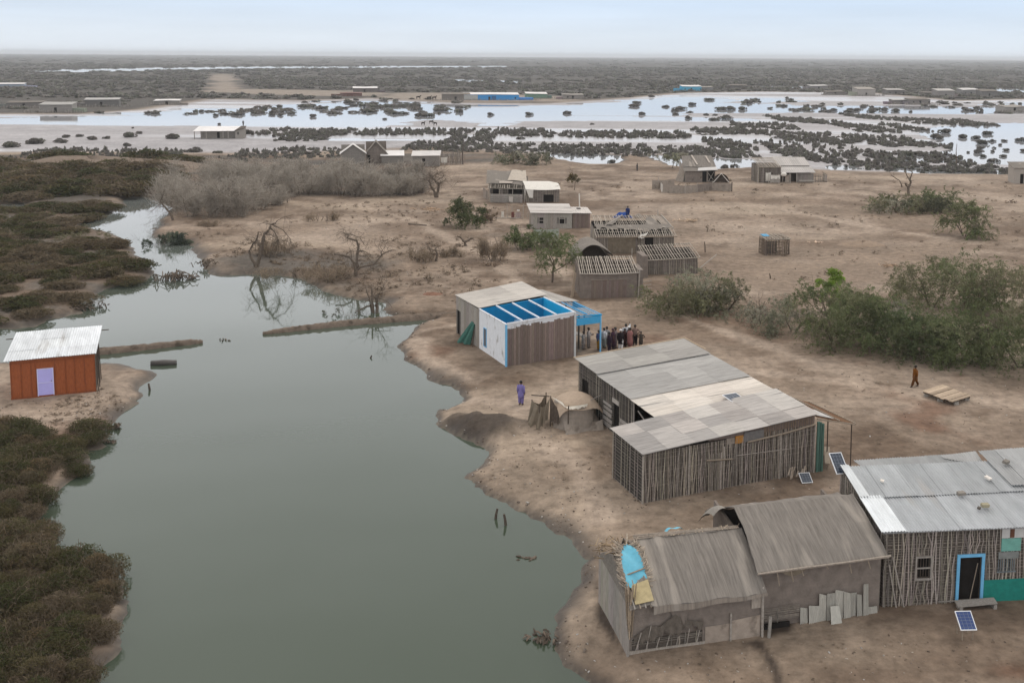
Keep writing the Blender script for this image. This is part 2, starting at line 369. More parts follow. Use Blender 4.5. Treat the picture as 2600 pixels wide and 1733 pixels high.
# ------------------------------------------------------------------ terrain
def build_ground():
    ys = [14.0]
    while ys[-1] < 14000: ys.append(ys[-1] + (0.0075*ys[-1] if ys[-1] < 900 else 0.03*ys[-1]))
    ys = np.array(ys)
    ts = np.concatenate([np.linspace(-3.5, -.75, 30)[:-1], np.linspace(-.75, .62, 360), np.linspace(.62, 3.5, 30)[1:]])
    Y, T = np.meshgrid(ys, ts, indexing='ij')
    X = T*(Y+6)
    x = X.ravel(); y = Y.ravel()
    h, sd = ground(x, y)
    # ---- zones
    sand = np.array([.232,.176,.132]); pale = np.array([.325,.256,.200]); brown = np.array([.118,.082,.058]); red = np.array([.150,.082,.054])
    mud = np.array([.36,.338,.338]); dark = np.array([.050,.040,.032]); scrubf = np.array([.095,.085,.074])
    n1 = fbm(x, y, 14, 5, 101); n2 = fbm(x*0.6, y, 5, 4, 131); n3 = fbm(x, y, 2.5, 4, 161); n4 = fbm(x, y, 30, 4, 191)
    near = sstep(76, 50, y)*sstep(-1, 8, x)
    k = sstep(.40, .66, n1*.5 + n2*.5)
    c = sand + (pale-sand)*k[:, None]
    n5 = fbm(x, y, 3.2, 5, 515); kb = np.clip(sstep(.48, .70, n4*.4+n3*.6) + near*(.35+.65*sstep(.35, .62, n5)) + .35*sstep(46, 36, y) , 0, 1)
    c = c + (brown-c)*kb[:, None]*.8
    kr = sstep(.60, .74, fbm(x, y, 6, 4, 211))*sstep(110, 70, y)
    c = c + (red-c)*kr[:, None]*.7
    kk = sstep(.56, .76, fbm(x*.55, y, 9, 5, 606))*sstep(60, 110, y); c = c + (np.array([.165,.118,.085])-c)*kk[:, None]*.75
    kp2 = sstep(.60, .74, fbm(x*.4, y*1.1, 12, 5, 707)); c = c + (np.array([.37,.295,.225])-c)*kp2[:, None]*.55
    # trodden paths, paler
    for path in PATHS:
        dpt = np.full(x.shape, 1e9)
        for (ax, ay, _), (bx, by, _) in zip(path[:-1], path[1:]):
            ex, ey = bx-ax, by-ay
            t = np.clip(((x-ax)*ex+(y-ay)*ey)/(ex*ex+ey*ey), 0, 1)
            dpt = np.minimum(dpt, np.hypot(x-ax-t*ex, y-ay-t*ey))
        kp = sstep(1.3, .35, dpt + (n3-.5)*2.2)
        c = c + (pale*1.06-c)*kp[:, None]*.85
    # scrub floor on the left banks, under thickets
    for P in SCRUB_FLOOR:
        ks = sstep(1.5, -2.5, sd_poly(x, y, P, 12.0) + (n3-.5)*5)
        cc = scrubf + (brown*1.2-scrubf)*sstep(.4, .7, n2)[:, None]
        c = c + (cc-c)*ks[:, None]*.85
    farz = sstep(230, 290, y)
    inflat = sd_poly(x, y, FLATS, 30.0)
    ro = np.minimum(sd_poly(x, y, ROAD, 30.0), sd_poly(x, y, TOWNSTRIP, 30.0))
    scr = farz*sstep(-2, 8, inflat)
    c = c + (scrubf*(.8+.4*n4)[:, None]-c)*scr[:, None]
    c = c + (np.array([.27,.225,.185])-c)*(scr*sstep(4, -6, ro + (n4-.5)*24))[:, None]
    km = sstep(4, -8, inflat)
    mudc = mud*(.78+.34*fbm(x*.22, y, 16, 4, 301))[:, None]
    c = c + (mudc-c)*km[:, None]
    wet = km*(.25+.75*sstep(.42, .56, fbm(x*.08, y, 18, 4, 333)))*.95
    # wet rim of the pond: dark mud
    rimw = np.where(y < 230, .45+3.2*fbm(x, y, 4, 3, 91)**2.5, 2.5)
    rim = sstep(1.0, 0.0, sd/rimw)*(sd > -3)*(1-km)
    c = c + (dark-c)*rim[:, None]*.9
    mm = in_mud(x, y)
    c = c + (np.array([.062,.050,.042])*(.6+.8*n3)[:, None]-c)*mm[:, None]*.9
    wet = np.maximum(wet, rim*.45)
    for P in DAMP:
        kd = sstep(.10, -.2, sd_poly(x, y, P, 3.0) + (n3-.5)*.5)
        c = c + (np.array([.045,.032,.024])-c)*kd[:, None]*.92
        wet = np.maximum(wet, kd*.3)
    bed = sd < 0
    c[bed] = np.array([.12,.10,.075])
    nr, nc = Y.shape
    i = np.arange(nr*nc).reshape(nr, nc)
    F = np.stack([i[:-1, :-1], i[:-1, 1:], i[1:, 1:], i[1:, :-1]], -1).reshape(-1, 4)
    me = mesh_np('ground', np.stack([x, y, h], -1), F, c, smooth=True)
    a = me.attributes.new('wet', 'FLOAT', 'POINT'); a.data.foreach_set('value', wet.astype(np.float32))
    tag(link('ground', me, ground_mat()), kind='structure')
    w = MB(); w.add([(-48000,10,WZ),(48000,10,WZ),(48000,14300,WZ),(-48000,14300,WZ)], [(0,1,2,3)])
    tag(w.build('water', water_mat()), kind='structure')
PATHS = [[D(*p) for p in q] for q in ([(1180,700),(1185,640),(1130,600),(1060,560),(960,510),(820,470)], [(1010,905),(1180,930),(1300,880),(1560,840),(1800,860),(2100,900),(2352,930)],
   [(1090,740),(950,760),(980,820),(1100,880)], [(1190,920),(1230,1000),(1330,1080),(1380,1180)], [(1500,690),(1600,740),(1750,790),(2000,880)], [(1300,640),(1200,520),(1050,480)], [(1550,480),(1750,470),(2000,520),(2250,560)])]
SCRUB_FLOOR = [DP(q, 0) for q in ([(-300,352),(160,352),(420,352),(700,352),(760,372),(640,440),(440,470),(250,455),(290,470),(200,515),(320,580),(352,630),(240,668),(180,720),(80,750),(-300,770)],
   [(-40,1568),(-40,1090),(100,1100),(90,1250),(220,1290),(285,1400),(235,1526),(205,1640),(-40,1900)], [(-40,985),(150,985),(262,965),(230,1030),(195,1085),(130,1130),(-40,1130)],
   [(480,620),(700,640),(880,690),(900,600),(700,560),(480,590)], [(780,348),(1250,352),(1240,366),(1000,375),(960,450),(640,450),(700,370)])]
DAMP = [DP(q, 0) for q in ([(1742,1462),(1760,1470),(1785,1520),(1800,1568),(1790,1600),(1780,1600),(1775,1550),(1750,1500),(1710,1474)], [(1755,1420),(1830,1415),(1810,1450),(1760,1462)], [(1370,1330),(1390,1400),(1440,1500),(1430,1510),(1375,1420)])]
build_ground()
# ------------------------------------------------------------------ vegetation
M_LEAF = leafy(mat('foliage', (1.5,1.5,1.5), .85, .22, 3.0, spec=.12))
M_BARK = mat('bark', (.15,.118,.092), .9, .3, 5.0, bump=.4, spec=.1)
M_TWIG = leafy(mat('dry_twig', (.37,.33,.282), .9, .25, 3.0, spec=.1))
def quads(c, u, v):
    n = len(c); V = np.stack([c-u-v, c+u-v, c+u+v, c-u+v], 1).reshape(-1, 3)
    return V, np.arange(4*n).reshape(n, 4)
def rdir(g, n, up=0.0):
    d = g.normal(size=(n, 3)); d[:, 2] += up; return d/np.linalg.norm(d, axis=1)[:, None]
def leaves(g, c, size, aspect, tint, flat=0.0, droop=0.0):
    """a leaf quad at every point of c"""
    n = len(c)
    u = rdir(g, n); u[:, 2] = u[:, 2]*(1-flat) - droop; u /= np.linalg.norm(u, axis=1)[:, None]
    w = rdir(g, n); v = np.cross(u, w); v /= np.linalg.norm(v, axis=1)[:, None] + 1e-9
    s = size*(.55+.9*g.random(n))[:, None]
    V, F = quads(c, u*s*.5, v*s*.5*aspect)
    return V, F, np.repeat(tint, 4, axis=0)
def bush_arrays(seed, n, leaf, pal, lumps=9, h=.62, aspect=.45, flat=.25, spread=.72, shell=.35):
    """a mound of leafage of unit radius"""
    g = np.random.default_rng(seed)
    a = g.random(lumps)*6.283; r = np.sqrt(g.random(lumps))*spread
    lr = .26+.22*g.random(lumps); lr[0] = .5; r[0] *= .3
    lc = np.stack([np.cos(a)*r, np.sin(a)*r, h*(.30+.45*(1-r))*(.6+.6*g.random(lumps))], 1)
    k = g.choice(lumps, n, p=lr**2/np.sum(lr**2))
    d = rdir(g, n, .35)
    rad = lr[k]*(1-shell*g.random(n)**2)
    c = lc[k] + d*rad[:, None]*np.array([1, 1, .8])
    c[:, 2] = np.abs(c[:, 2])
    pal = np.array(pal); lt = pal[g.integers(0, len(pal), lumps)]
    t = lt[k]*(.7+.6*g.random(n))[:, None]
    return leaves(g, c, leaf, aspect, t, flat)
def bush_mesh(name, *a, mul=(1,1,1), twigs=0, **k):
    V, F, T = bush_arrays(*a, **k); T = T*np.array(mul)
    if twigs:      # bare shoots standing out of the crown
        g = np.random.default_rng(a[0]+999); n = twigs; an = g.random(n)*6.283; r = .85*np.sqrt(g.random(n)); h = k.get('h', .62)
        c = np.stack([np.cos(an)*r, np.sin(an)*r, h*(.25+.85*(1-r*r)*g.random(n)**.5)], 1); d = rdir(g, n, .8); L = (.08+.20*g.random(n))[:, None]
        w = np.cross(d, rdir(g, n)); w /= np.linalg.norm(w, axis=1)[:, None]; V2, F2 = quads(c+d*L*.3, d*L, w*.0085)
        V = np.concatenate([V, V2]); F = np.concatenate([F, F2+len(T)]); T = np.concatenate([T, np.repeat(np.array([[.17,.145,.118]])*g.uniform(.5, 1.15, (n, 1))*np.array(mul), 4, axis=0)])
    me = mesh_np(name, V, F, T); me.materials.append(M_LEAF); return me
PAL_SCRUB = [(.135,.118,.085),(.12,.108,.078),(.10,.10,.056),(.15,.132,.102),(.09,.092,.046),(.14,.112,.076)]
PAL_BROWN = [(.15,.125,.095),(.13,.108,.08),(.11,.10,.062),(.155,.135,.108)]
PAL_GREEN = [(.075,.085,.042),(.095,.09,.05),(.085,.075,.05),(.06,.072,.035)]
PAL_MANG = [(.135,.124,.114),(.115,.108,.095),(.145,.13,.115),(.12,.118,.094)]
SCRUB = [bush_mesh('scrub_bush', 10+i, 5200, .062, [PAL_SCRUB, PAL_BROWN, PAL_GREEN][i % 3], lumps=13+2*i, h=.45+.06*(i % 5), aspect=.3, mul=(.76,.69,.59), twigs=300) for i in range(9)]
SCRUBF = [bush_mesh('scrub_bush', 40+i, 2400, .10, [PAL_SCRUB, PAL_BROWN, PAL_GREEN][i % 3], lumps=14+i, h=.4+.06*(i % 4), aspect=.35, mul=(.68,.62,.52), twigs=220) for i in range(9)]
MANG = [bush_mesh('mangrove_bush', 70+i, 900, .15, PAL_MANG, lumps=8, h=.6, aspect=.5) for i in range(8)]
for lst in (SCRUB, SCRUBF, MANG): pass
rng = random.Random(7)
def place_mesh(name, me, x, y, sx, sz, rz=None, label=None, cat=None, group=None, z=None, sy=None):
    o = bpy.data.objects.new(name, me); COL.objects.link(o)
    o.location = (x, y, gz(x, y)-.06 if z is None else z); o.scale = (sx, sy or sx, sz); o.rotation_euler = (0, 0, rng.random()*6.28 if rz is None else rz)
    return tag(o, label, cat, group)
def poisson(P, dmin, tries, seed, dgrow=0.0):
    r = random.Random(seed); xs = [p[0] for p in P]; ys = [p[1] for p in P]; out = []
    for _ in range(tries):
        x = r.uniform(min(xs), max(xs)); y = r.uniform(min(ys), max(ys))
        if not in_poly(x, y, P): continue
        dm = dmin*(1+dgrow*(y-ys[0]) if dgrow else 1)
        if all((x-a)**2+(y-b)**2 > dm*dm for a, b in out): out.append((x, y))
    return out
def fill(P, dmin, tries, seed, meshes, rad, zs, name, label, cat, group, keep=1.0):
    n = 0
    for x, y in poisson(P, dmin, tries, seed):
        if rng.random() > keep: continue
        h, sd = ground(np.array([x]), np.array([y]))
        if sd[0] < .1: continue
        s = dmin*rad*rng.uniform(.8, 1.3)
        lb = label[rng.randrange(len(label))] if isinstance(label, list) else label
        place_mesh(name, meshes[rng.randrange(len(meshes))], x, y, s, s*zs*rng.uniform(.75, 1.25), None, lb, cat, group, float(h[0])-.05, s*rng.uniform(.8, 1.2)); n += 1
    return n
# the thicket at the near left edge of the pond
A1 = DP([(-60,1700),(-60,1085),(60,1090),(105,1105),(95,1180),(100,1255),(150,1290),(215,1300),(270,1318),(275,1350),(283,1400),(272,1455),(255,1500),(215,1540),(195,1590),(160,1650)], 0)
fill(A1, 1.15, 4000, 1, SCRUB, .92, 1.0, 'scrub_bush', 'twiggy scrub bush in the dense thicket along the near left shore of the pond', 'bush', 'scrub bushes on the near left shore')
A2 = DP([(-20,985),(40,985),(60,1005),(180,1000),(215,975),(258,985),(225,1020),(195,1035),(198,1060),(150,1090),(60,1085),(40,1040),(-10,1030)], 0)
fill(A2, 1.25, 3000, 2, SCRUB[2::3]+SCRUB[:2], .95, .8, 'scrub_bush', 'dark green scrub bush on the bank just below the orange cabin', 'bush', 'scrub bushes below the orange cabin')
# the large scrub field on the far left bank of the pond and creek
A3 = DP([(-60,748),(70,738),(105,722),(168,702),(225,660),(325,632),(330,618),(295,596),(262,568),(205,546),(150,550),(90,560),(-60,560)], 0)
fill(A3, 3.2, 6000, 3, SCRUBF, .74, .50, 'scrub_bush', 'brown or olive scrub bush in the wide left thicket facing the bare trees', 'bush', 'scrub bushes on the left bank of the pond')
A4 = DP([(-60,556),(90,553),(150,538),(172,518),(188,503),(245,482),(225,458),(140,470),(-60,492)], 0)
fill(A4, 4.2, 5000, 4, SCRUBF, .72, .42, 'scrub_bush', 'olive brown scrub bush in the thicket beside the mouth of the creek', 'bush', 'scrub bushes beside the creek mouth', .9)
A5 = DP([(-60,462),(60,460),(180,452),(370,440),(430,370),(330,360),(150,362),(-60,368)], 0)
fill(A5, 7.0, 5000, 5, SCRUBF, .72, .5, 'scrub_bush', 'low brown scrub bush on the open ground behind the creek', 'bush', 'scrub bushes behind the creek', .8)

# dark mangrove bushes on the tidal flats: (tile x, zoom x, zoom y of the foot, half width), all in the 4x crops of the photo
def zt(tx, x, y, z=WZ): return G(tx+x*.27625, 80+y*.27625, z)
ISO = {0: [(100,1062,95),(320,1030,95),(545,1022,65),(610,975,50),(725,968,40),(845,995,60),(990,985,42),(1190,970,80),(1275,940,35),(1585,985,75),(1220,890,15),(1165,1052,42),(1155,1108,62),(400,1103,45),(530,1103,45),(705,1100,60),(1345,1133,65),(1600,1140,75),(1790,1108,75),(2000,1120,45),(1980,775,30),(2020,855,20),(2270,940,80),(2190,767,60),(1850,738,30)],
 650: [(150,768,35),(220,773,35),(515,784,40),(1185,807,22),(1500,778,60),(1580,778,60),(1685,755,20),(2155,768,38),(1530,1028,45)],
 1300: [(148,766,45),(505,755,48),(1195,765,42),(735,857,22),(100,903,38),(265,905,40),(80,988,40),(1120,690,70),(1540,713,70),(1495,733,35),(1500,765,32),(1635,748,32),(1620,800,38),(1785,773,32),(1865,773,28),(1655,675,50),(1810,632,55),(1930,718,60),(2010,718,60),(2115,718,52),(1850,818,50),(1970,805,70),(2030,845,40),(1415,695,35),(1145,660,40),(1285,603,40),(925,1205,45),(1950,1255,50),(2050,1245,40)],
 1950: [(340,715,27),(490,738,23),(605,730,40),(760,728,40),(815,728,40),(950,745,50),(1080,725,50),(1175,738,50),(1310,740,22),(1270,795,25),(920,1097,42),(1125,1056,70),(1545,983,68),(1790,975,50),(1960,1030,65),(1920,985,50),(2010,945,55),(2060,1012,30),(2170,1008,28),(2135,1045,25),(2075,1074,20),(2195,1095,33),(1955,1082,50),(1930,1115,50),(2065,1106,22),(1975,1150,33),(2165,1150,35),(1840,1113,20),(1765,1160,35),(1680,1040,30),(1640,930,70),(1520,1160,55),(1250,1135,75),(1380,1132,65),(1000,1155,125),(720,1155,80),(2075,1195,55),(1420,1298,25),(1100,1298,25),(2330,1005,50),(2340,1100,35)]}
WHERE = {0: 'near the lone open hut on the left flats', 650: 'in the bright shallows below the long blue building', 1300: 'on the open mud between the dark hedges of the middle flats', 1950: 'standing in the flooded flats on the far right'}
for tx, lst in ISO.items():
    for (x, y, w) in lst:
        p = zt(tx, x, y, WZ+.05); d = p[1]; r = w*.27625*d/FPX
        big = 'broad' if w > 60 else ('small' if w < 32 else 'rounded')
        place_mesh('mangrove_bush', MANG[rng.randrange(8)], p[0], p[1], r*1.12, min(r*.7, 1.6)+.25, None, f'{big} dark mangrove bush {WHERE[tx]}', 'bush', f'{big} mangrove bushes {WHERE[tx]}', WZ-.02, min(r*1.1, 5))
BANDS = [(0,100,1150,1500,1165,22,28),(0,2080,1150,2352,1190,6,30),
 (650,0,940,200,940,4,32),(650,200,960,830,945,14,36),(650,190,1005,640,990,9,36),(650,920,945,2130,938,30,26),(650,2180,935,2352,940,4,28),(650,1740,1005,1900,1005,4,34),(650,1950,1005,2170,1005,6,34),(650,0,1150,760,1165,16,34),(650,1350,1085,2352,1110,22,36),(650,1090,695,1500,695,9,22),
 (1300,0,955,1650,975,36,30),(1300,1670,940,2352,935,15,34),(1300,2040,880,2352,885,7,34),(1300,0,1110,2250,1150,48,38),(1300,1800,1045,2230,1080,10,34),
 (1950,90,815,840,880,16,36),(1950,780,790,1220,820,10,28),(1950,1330,845,2150,865,18,34),(1950,0,890,300,895,7,26),(1950,800,915,1210,925,9,32),(1950,1220,905,1470,910,6,32),(1950,60,985,1640,1065,36,38),(1950,0,1070,800,1075,14,22),(1950,110,1130,690,1230,15,45),(1950,800,1245,2250,1290,34,48)]
BW = {0: 'hedge behind the left scrub field', 650: 'hedge behind the row of far huts', 1300: 'hedge across the middle of the flats', 1950: 'hedge across the right of the flats'}
SC_V, SC_F, SC_T, sc_n = [], [], [], 0
sg = np.random.default_rng(5)
LOW = [bush_arrays(200+i, 56, .52, PAL_MANG, lumps=5, h=.6, aspect=.55) for i in range(6)]
def scrub_add(x, y, z, r, h, tint=1.0):
    global sc_n
    V, F, T = LOW[sg.integers(0, 6)]
    a = sg.random()*6.283; ca, sa = math.cos(a)*r, math.sin(a)*r
    W_ = np.stack([V[:, 0]*ca - V[:, 1]*sa + x, V[:, 0]*sa + V[:, 1]*ca + y, V[:, 2]*h + z], 1)
    SC_V.append(W_); SC_F.append(F+sc_n); SC_T.append(T*tint); sc_n += len(V)
for (tx, x0, y0, x1, y1, n, w) in BANDS:
    n1 = max(2, int(n*.55))
    for i in range(n1):
        t = (i+.5+rng.uniform(-.3, .3))/n1
        p = zt(tx, x0+(x1-x0)*t, y0+(y1-y0)*t, WZ); d = p[1]; r = w*.27625*d/FPX*1.5
        r *= rng.uniform(.55, 1.25)
        place_mesh('mangrove_bush', MANG[rng.randrange(8)], p[0], p[1]+rng.uniform(-2, 9), r*rng.uniform(.9, 1.3), rng.uniform(.7, 1.4)*(w/32)**.5, None, f'mangrove bush in the low {BW[tx]}', 'bush', f'mangrove bushes of the {BW[tx]}', WZ-.05, r*.9)
    for i in range(n*11):
        t = rng.random()
        if vnoise(np.array([t*n*.45+x0]), np.array([y0*.37]), 5)[0] < .16: continue
        p = zt(tx, x0+(x1-x0)*t, y0+(y1-y0)*t, WZ); r = w*.27625*p[1]/FPX
        scrub_add(p[0], p[1]+rng.uniform(-6, 4+w*.5*(1.5 if tx > 1500 else 1)), WZ-.05, r*rng.uniform(.35, .85), rng.uniform(.5, 1.35))
# the far scrub that nobody could count
def far_scrub(n, y0, y1, rmin, rmax, hh, keep_road=True):
    yy = np.sqrt(sg.random(n)*(y1**2-y0**2)+y0**2); xx = (sg.random(n)*1.5-.82)*yy
    fl = sd_poly(xx, yy, FLATS, 30.0); ro = np.minimum(sd_poly(xx, yy, ROAD, 30.0), sd_poly(xx, yy, TOWNSTRIP, 30.0))
    lag = np.full(n, 60.0)
    for l in LAGOONS: lag = np.minimum(lag, sd_poly(xx, yy, l, 60.0))
    gap = fbm(xx*.5, yy, 60, 3, 404)
    ok = (fl > 3) & (ro > 4) & (lag > 3) & ((gap < .60) | (sg.random(n) < .12))
    for x, y in zip(xx[ok], yy[ok]): scrub_add(x, y, -.45, sg.uniform(rmin, rmax), hh*sg.uniform(.6, 1.25), sg.uniform(.8, 1.25))
far_scrub(6500, 520, 950, 1.8, 4.2, 1.8)
far_scrub(7500, 950, 2000, 3, 7, 1.8)
far_scrub(6500, 2000, 9000, 8, 18, 2.2)
# the left thicket carries on past the edge of the view
OUT = DP([(-900,755),(-60,755),(-60,380),(-420,380)], 0)
for x, y in poisson(OUT, 2.6, 2600, 9): scrub_add(x, y, -.1, sg.uniform(1.4, 2.8), sg.uniform(.5, 1.2), .62)
# scattered tufts on the flats' far edge
for i in range(420):
    p = D(rng.uniform(-60, 2400), rng.uniform(226, 262), WZ)
    n_ = vnoise(np.array([p[0]/55]), np.array([p[1]/160]), 55)[0]
    if n_ > .62: scrub_add(p[0], p[1], WZ-.02, rng.uniform(1.2, 3.5), rng.uniform(.8, 1.6))
me = mesh_np('mangrove_scrub', np.concatenate(SC_V), np.concatenate(SC_F), np.concatenate(SC_T)); me.materials.append(M_LEAF)
tag(link('mangrove_scrub', me), 'grey-green mangrove scrub carpeting the far plain to the horizon', 'scrub', None, 'stuff')

# ---- trees
def grow(mb, tips, p, d, L, r, depth, g, droop=0.0, spread=.55, kids=(2, 3), twist=.25, taper=.62, n=5, shrink=.72):
    pts = [Vector(p)]; rads = [r]; d = Vector(d).normalized(); seg = 4 if depth > 0 else 3
    for i in range(seg):
        d = (d + Vector((g.uniform(-1, 1), g.uniform(-1, 1), g.uniform(-.6, .6)))*twist + Vector((0, 0, -droop))).normalized()
        pts.append(pts[-1] + d*(L/seg)); rads.append(r*(1-(1-taper)*(i+1)/seg))
    mb.tube(pts, rads, n if r > .03 else 3, cap=False)
    if depth == 0: tips.append((pts[-1], d)); return
    for k in range(g.randint(*kids)):
        a = Vector((g.uniform(-1, 1), g.uniform(-1, 1), g.uniform(-.35, .8))).normalized()
        nd = (d*(1-spread) + a*spread).normalized()
        q = pts[-1] if k == 0 or depth == 1 else pts[g.randint(2, seg)]
        grow(mb, tips, q, nd, L*shrink*g.uniform(.8, 1.2), rads[-1]*.8, depth-1, g, droop, spread, kids, twist, taper, n, shrink)
PAL_PROS = [(.112,.128,.062),(.095,.112,.05),(.13,.135,.075),(.085,.10,.046)]
PAL_OLIVE = [(.128,.125,.072),(.14,.128,.082),(.11,.112,.06)]
PAL_GREY = [(.19,.18,.14),(.17,.165,.12),(.155,.155,.105)]
PAL_BRIGHT = [(.15,.22,.035),(.17,.24,.045),(.13,.18,.035)]
def crown_arrays(seed, R, Ht, z0, n, leaf, pal, clumps=16, flatness=.55, droop=.25, aspect=.28, hang=.5, dome=True):
    """feathery sprays: clumps spread through a dome, leaves hanging along arching twigs"""
    g = np.random.default_rng(seed)
    a = g.random(clumps)*6.283; rr = np.sqrt(g.random(clumps))*R*.8
    zz = z0 + (Ht-z0)*(g.uniform(.15, .95, clumps))*(1-.45*(rr/R)**2 if dome else 1)
    cc = np.stack([np.cos(a)*rr, np.sin(a)*rr, zz], 1); cr = R*(.22+.2*g.random(clumps))
    m = max(4, n//40); k = g.integers(0, clumps, m)
    # twigs: start in the clump, arch outwards and down
    st = cc[k] + g.normal(size=(m, 3))*cr[k][:, None]*.33*np.array([1, 1, flatness])
    dr = rdir(g, m, .25)
    t = g.random((m, 40)); L = cr[k][:, None]*.9
    c = st[:, None, :] + dr[:, None, :]*(t*L)[:, :, None]
    c[:, :, 2] -= hang*(t**2)*L
    c = c.reshape(-1, 3) + g.normal(size=(m*40, 3))*leaf*.45
    c[:, 2] = np.maximum(c[:, 2], .05)
    pal = np.array(pal); ct = pal[g.integers(0, len(pal), clumps)]*(.75+.5*g.random(clumps))[:, None]
    tt = np.repeat(ct[k], 40, axis=0)*(.7+.6*g.random(m*40))[:, None]
    return leaves(g, c, leaf, aspect, tt, .3, droop)
def tree(name, px, py, R, Ht, seed, pal, label, group=None, n=5000, leaf=.17, z0=None, trunk=.1, stems=1, clumps=16, lean=(0, 0), cat='tree', hang=.5, droop=.25, scale_y=1.0, twigs=True):
    p = D(px, py); z = gz(p[0], p[1]); g = random.Random(seed)
    root = empty(name, (p[0], p[1], z-.05), 0, label, cat, group)
    z0 = Ht*.3 if z0 is None else z0
    mb = MB(); tips = []
    for s in range(stems):
        a = g.uniform(0, 6.28); d = Vector((math.cos(a)*.55*(stems > 1)+lean[0], math.sin(a)*.55*(stems > 1)+lean[1], 1))
        grow(mb, tips, (math.cos(a)*.15*(stems > 1), math.sin(a)*.15*(stems > 1), -.1), d, Ht*.42, trunk, 3, g, 0.02, .5, (2, 3), .16)
    mb.build('trunk', M_BARK, root)
    V, F, T = crown_arrays(seed, R, Ht, z0, n, leaf, pal, clumps, hang=hang, droop=droop)
    V[:, 1] *= scale_y; V[:, 0] += lean[0]*Ht*.5
    link('crown', mesh_np('crown', V, F, T), M_LEAF, root)
    return root
def bare_tree(name, px, py, Ht, seed, label, group=None, depth=4, lean=(0, 0), trunk=.12, droop=.03, spread=.6, kids=(2, 3), twig=M_BARK, fine=600, fl=1.0, finehang=.6, cat='tree', stems=1, ftint=(1,1,1), twist=.25):
    """leafless tree: branches, and a haze of fine twigs at their ends"""
    p = D(px, py); z = gz(p[0], p[1]); g = random.Random(seed)
    root = empty(name, (p[0], p[1], z-.08), 0, label, cat, group)
    mb = MB(); tips = []
    for s in range(stems):
        a = g.uniform(0, 6.28); sp = .5 if stems > 1 else 0
        grow(mb, tips, (math.cos(a)*sp*.6, math.sin(a)*sp*.6, -.1), (lean[0]+math.cos(a)*sp, lean[1]+math.sin(a)*sp, 1), Ht*.38, trunk, depth, g, droop, spread, kids, twist)
    mb.build('trunk', M_BARK, root)
    if fine:
        q = np.random.default_rng(seed); k = q.integers(0, len(tips), fine)
        st = np.array([tuple(t[0]) for t in tips])[k]; dd = np.array([tuple(t[1]) for t in tips])[k]
        dd = dd*.7 + rdir(q, fine)*.9; dd[:, 2] -= finehang*q.random(fine); dd /= np.linalg.norm(dd, axis=1)[:, None]
        L = fl*(.4+.8*q.random(fine))[:, None]
        st = st - dd*0 + q.normal(size=(fine, 3))*.15
        w = np.cross(dd, rdir(q, fine)); w /= np.linalg.norm(w, axis=1)[:, None]
        V, F = quads(st+dd*L*.5, dd*L*.5, w*.011)
        V[:, 2] = np.maximum(V[:, 2], .02)
        link('twigs', mesh_np('twigs', V, F, np.tile(np.array(ftint), (len(V), 1))), twig, root)
    return root
def bare_thicket(name, px, py, R, Ht, seed, label, group, n=2600, w=.016, tint=(1,1,1), sy=.8):
    """leafless shrub: a dome of fine grey twigs fanning from several stems"""
    p = D(px, py); z = gz(p[0], p[1]); q = np.random.default_rng(seed); g = random.Random(seed)
    root = empty(name, (p[0], p[1], z-.05), 0, label, 'bush', group)
    mb = MB(); tips = []
    for s in range(5):
        a = g.uniform(0, 6.28); rr = g.uniform(0, R*.5)
        mb = MB(); grow(mb, tips, (math.cos(a)*rr, math.sin(a)*rr*sy, -.1), (math.cos(a)*.5, math.sin(a)*.5, 1), Ht*.5, .06, 2, g, 0, .5)
        mb.build('stem', M_BARK, root)
    m = 9; ca = q.random(m)*6.283; cr_ = R*.85*np.sqrt(q.random(m)); ch = Ht*(.45+.55*q.random(m)); cw = R*(.22+.22*q.random(m))
    k = q.integers(0, m, n); t = q.random(n)**.75; a = q.random(n)*6.283; rr2 = cw[k]*np.abs(q.normal(size=n))*.62*(.35+.75*t)
    c = np.stack([np.cos(ca[k])*cr_[k]+np.cos(a)*rr2, (np.sin(ca[k])*cr_[k]+np.sin(a)*rr2)*sy, ch[k]*(.12+.85*t)*(1-.35*np.minimum(1, rr2/cw[k])**2)+q.normal(size=n)*.12], 1)
    d = np.stack([np.cos(a)*.7, np.sin(a)*.7, .55+0*a], 1) + rdir(q, n)*.75; d /= np.linalg.norm(d, axis=1)[:, None]
    L = (.3+.6*q.random(n))[:, None]*Ht*.20
    u = np.cross(d, rdir(q, n)); u /= np.linalg.norm(u, axis=1)[:, None]
    V, F = quads(c, d*L, u*w); V[:, 2] = np.maximum(V[:, 2], .02)
    T = np.repeat((.75+.5*q.random(n))[:, None]*np.array(tint), 4, axis=0)
    link('twigs', mesh_np('twigs', V, F, T), M_TWIG, root)
    return root
# green trees and thickets
tree('mesquite_tree', 1268, 648, 3.3, 5.6, 301, PAL_PROS, 'green umbrella-crowned tree on one dark trunk beside the shed with a bare pole roof', n=13000, leaf=.12, z0=1.5, trunk=.13, clumps=26)
tree('mesquite_bush', 1066, 520, 3.2, 3.9, 302, [(.075,.085,.04),(.06,.07,.032),(.09,.095,.05)], 'dense dark green bush standing alone on bare sand left of the tin-roofed house', n=12000, leaf=.16, z0=.2, trunk=.07, stems=4, clumps=24, cat='bush')
tree('mesquite_bush', 1112, 508, 2.3, 1.6, 303, [(.14,.10,.07),(.12,.09,.06)], 'low reddish brown dry bush leaning against the dark green bush', n=1800, leaf=.2, z0=.1, trunk=.04, stems=3, clumps=9, cat='bush')
tree('mesquite_bush', 1195, 574, 2.5, 3.2, 304, PAL_PROS, 'green bush in front of the corner of the tin-roofed house with two windows', n=8000, leaf=.14, z0=.2, trunk=.06, stems=4, clumps=18, cat='bush')
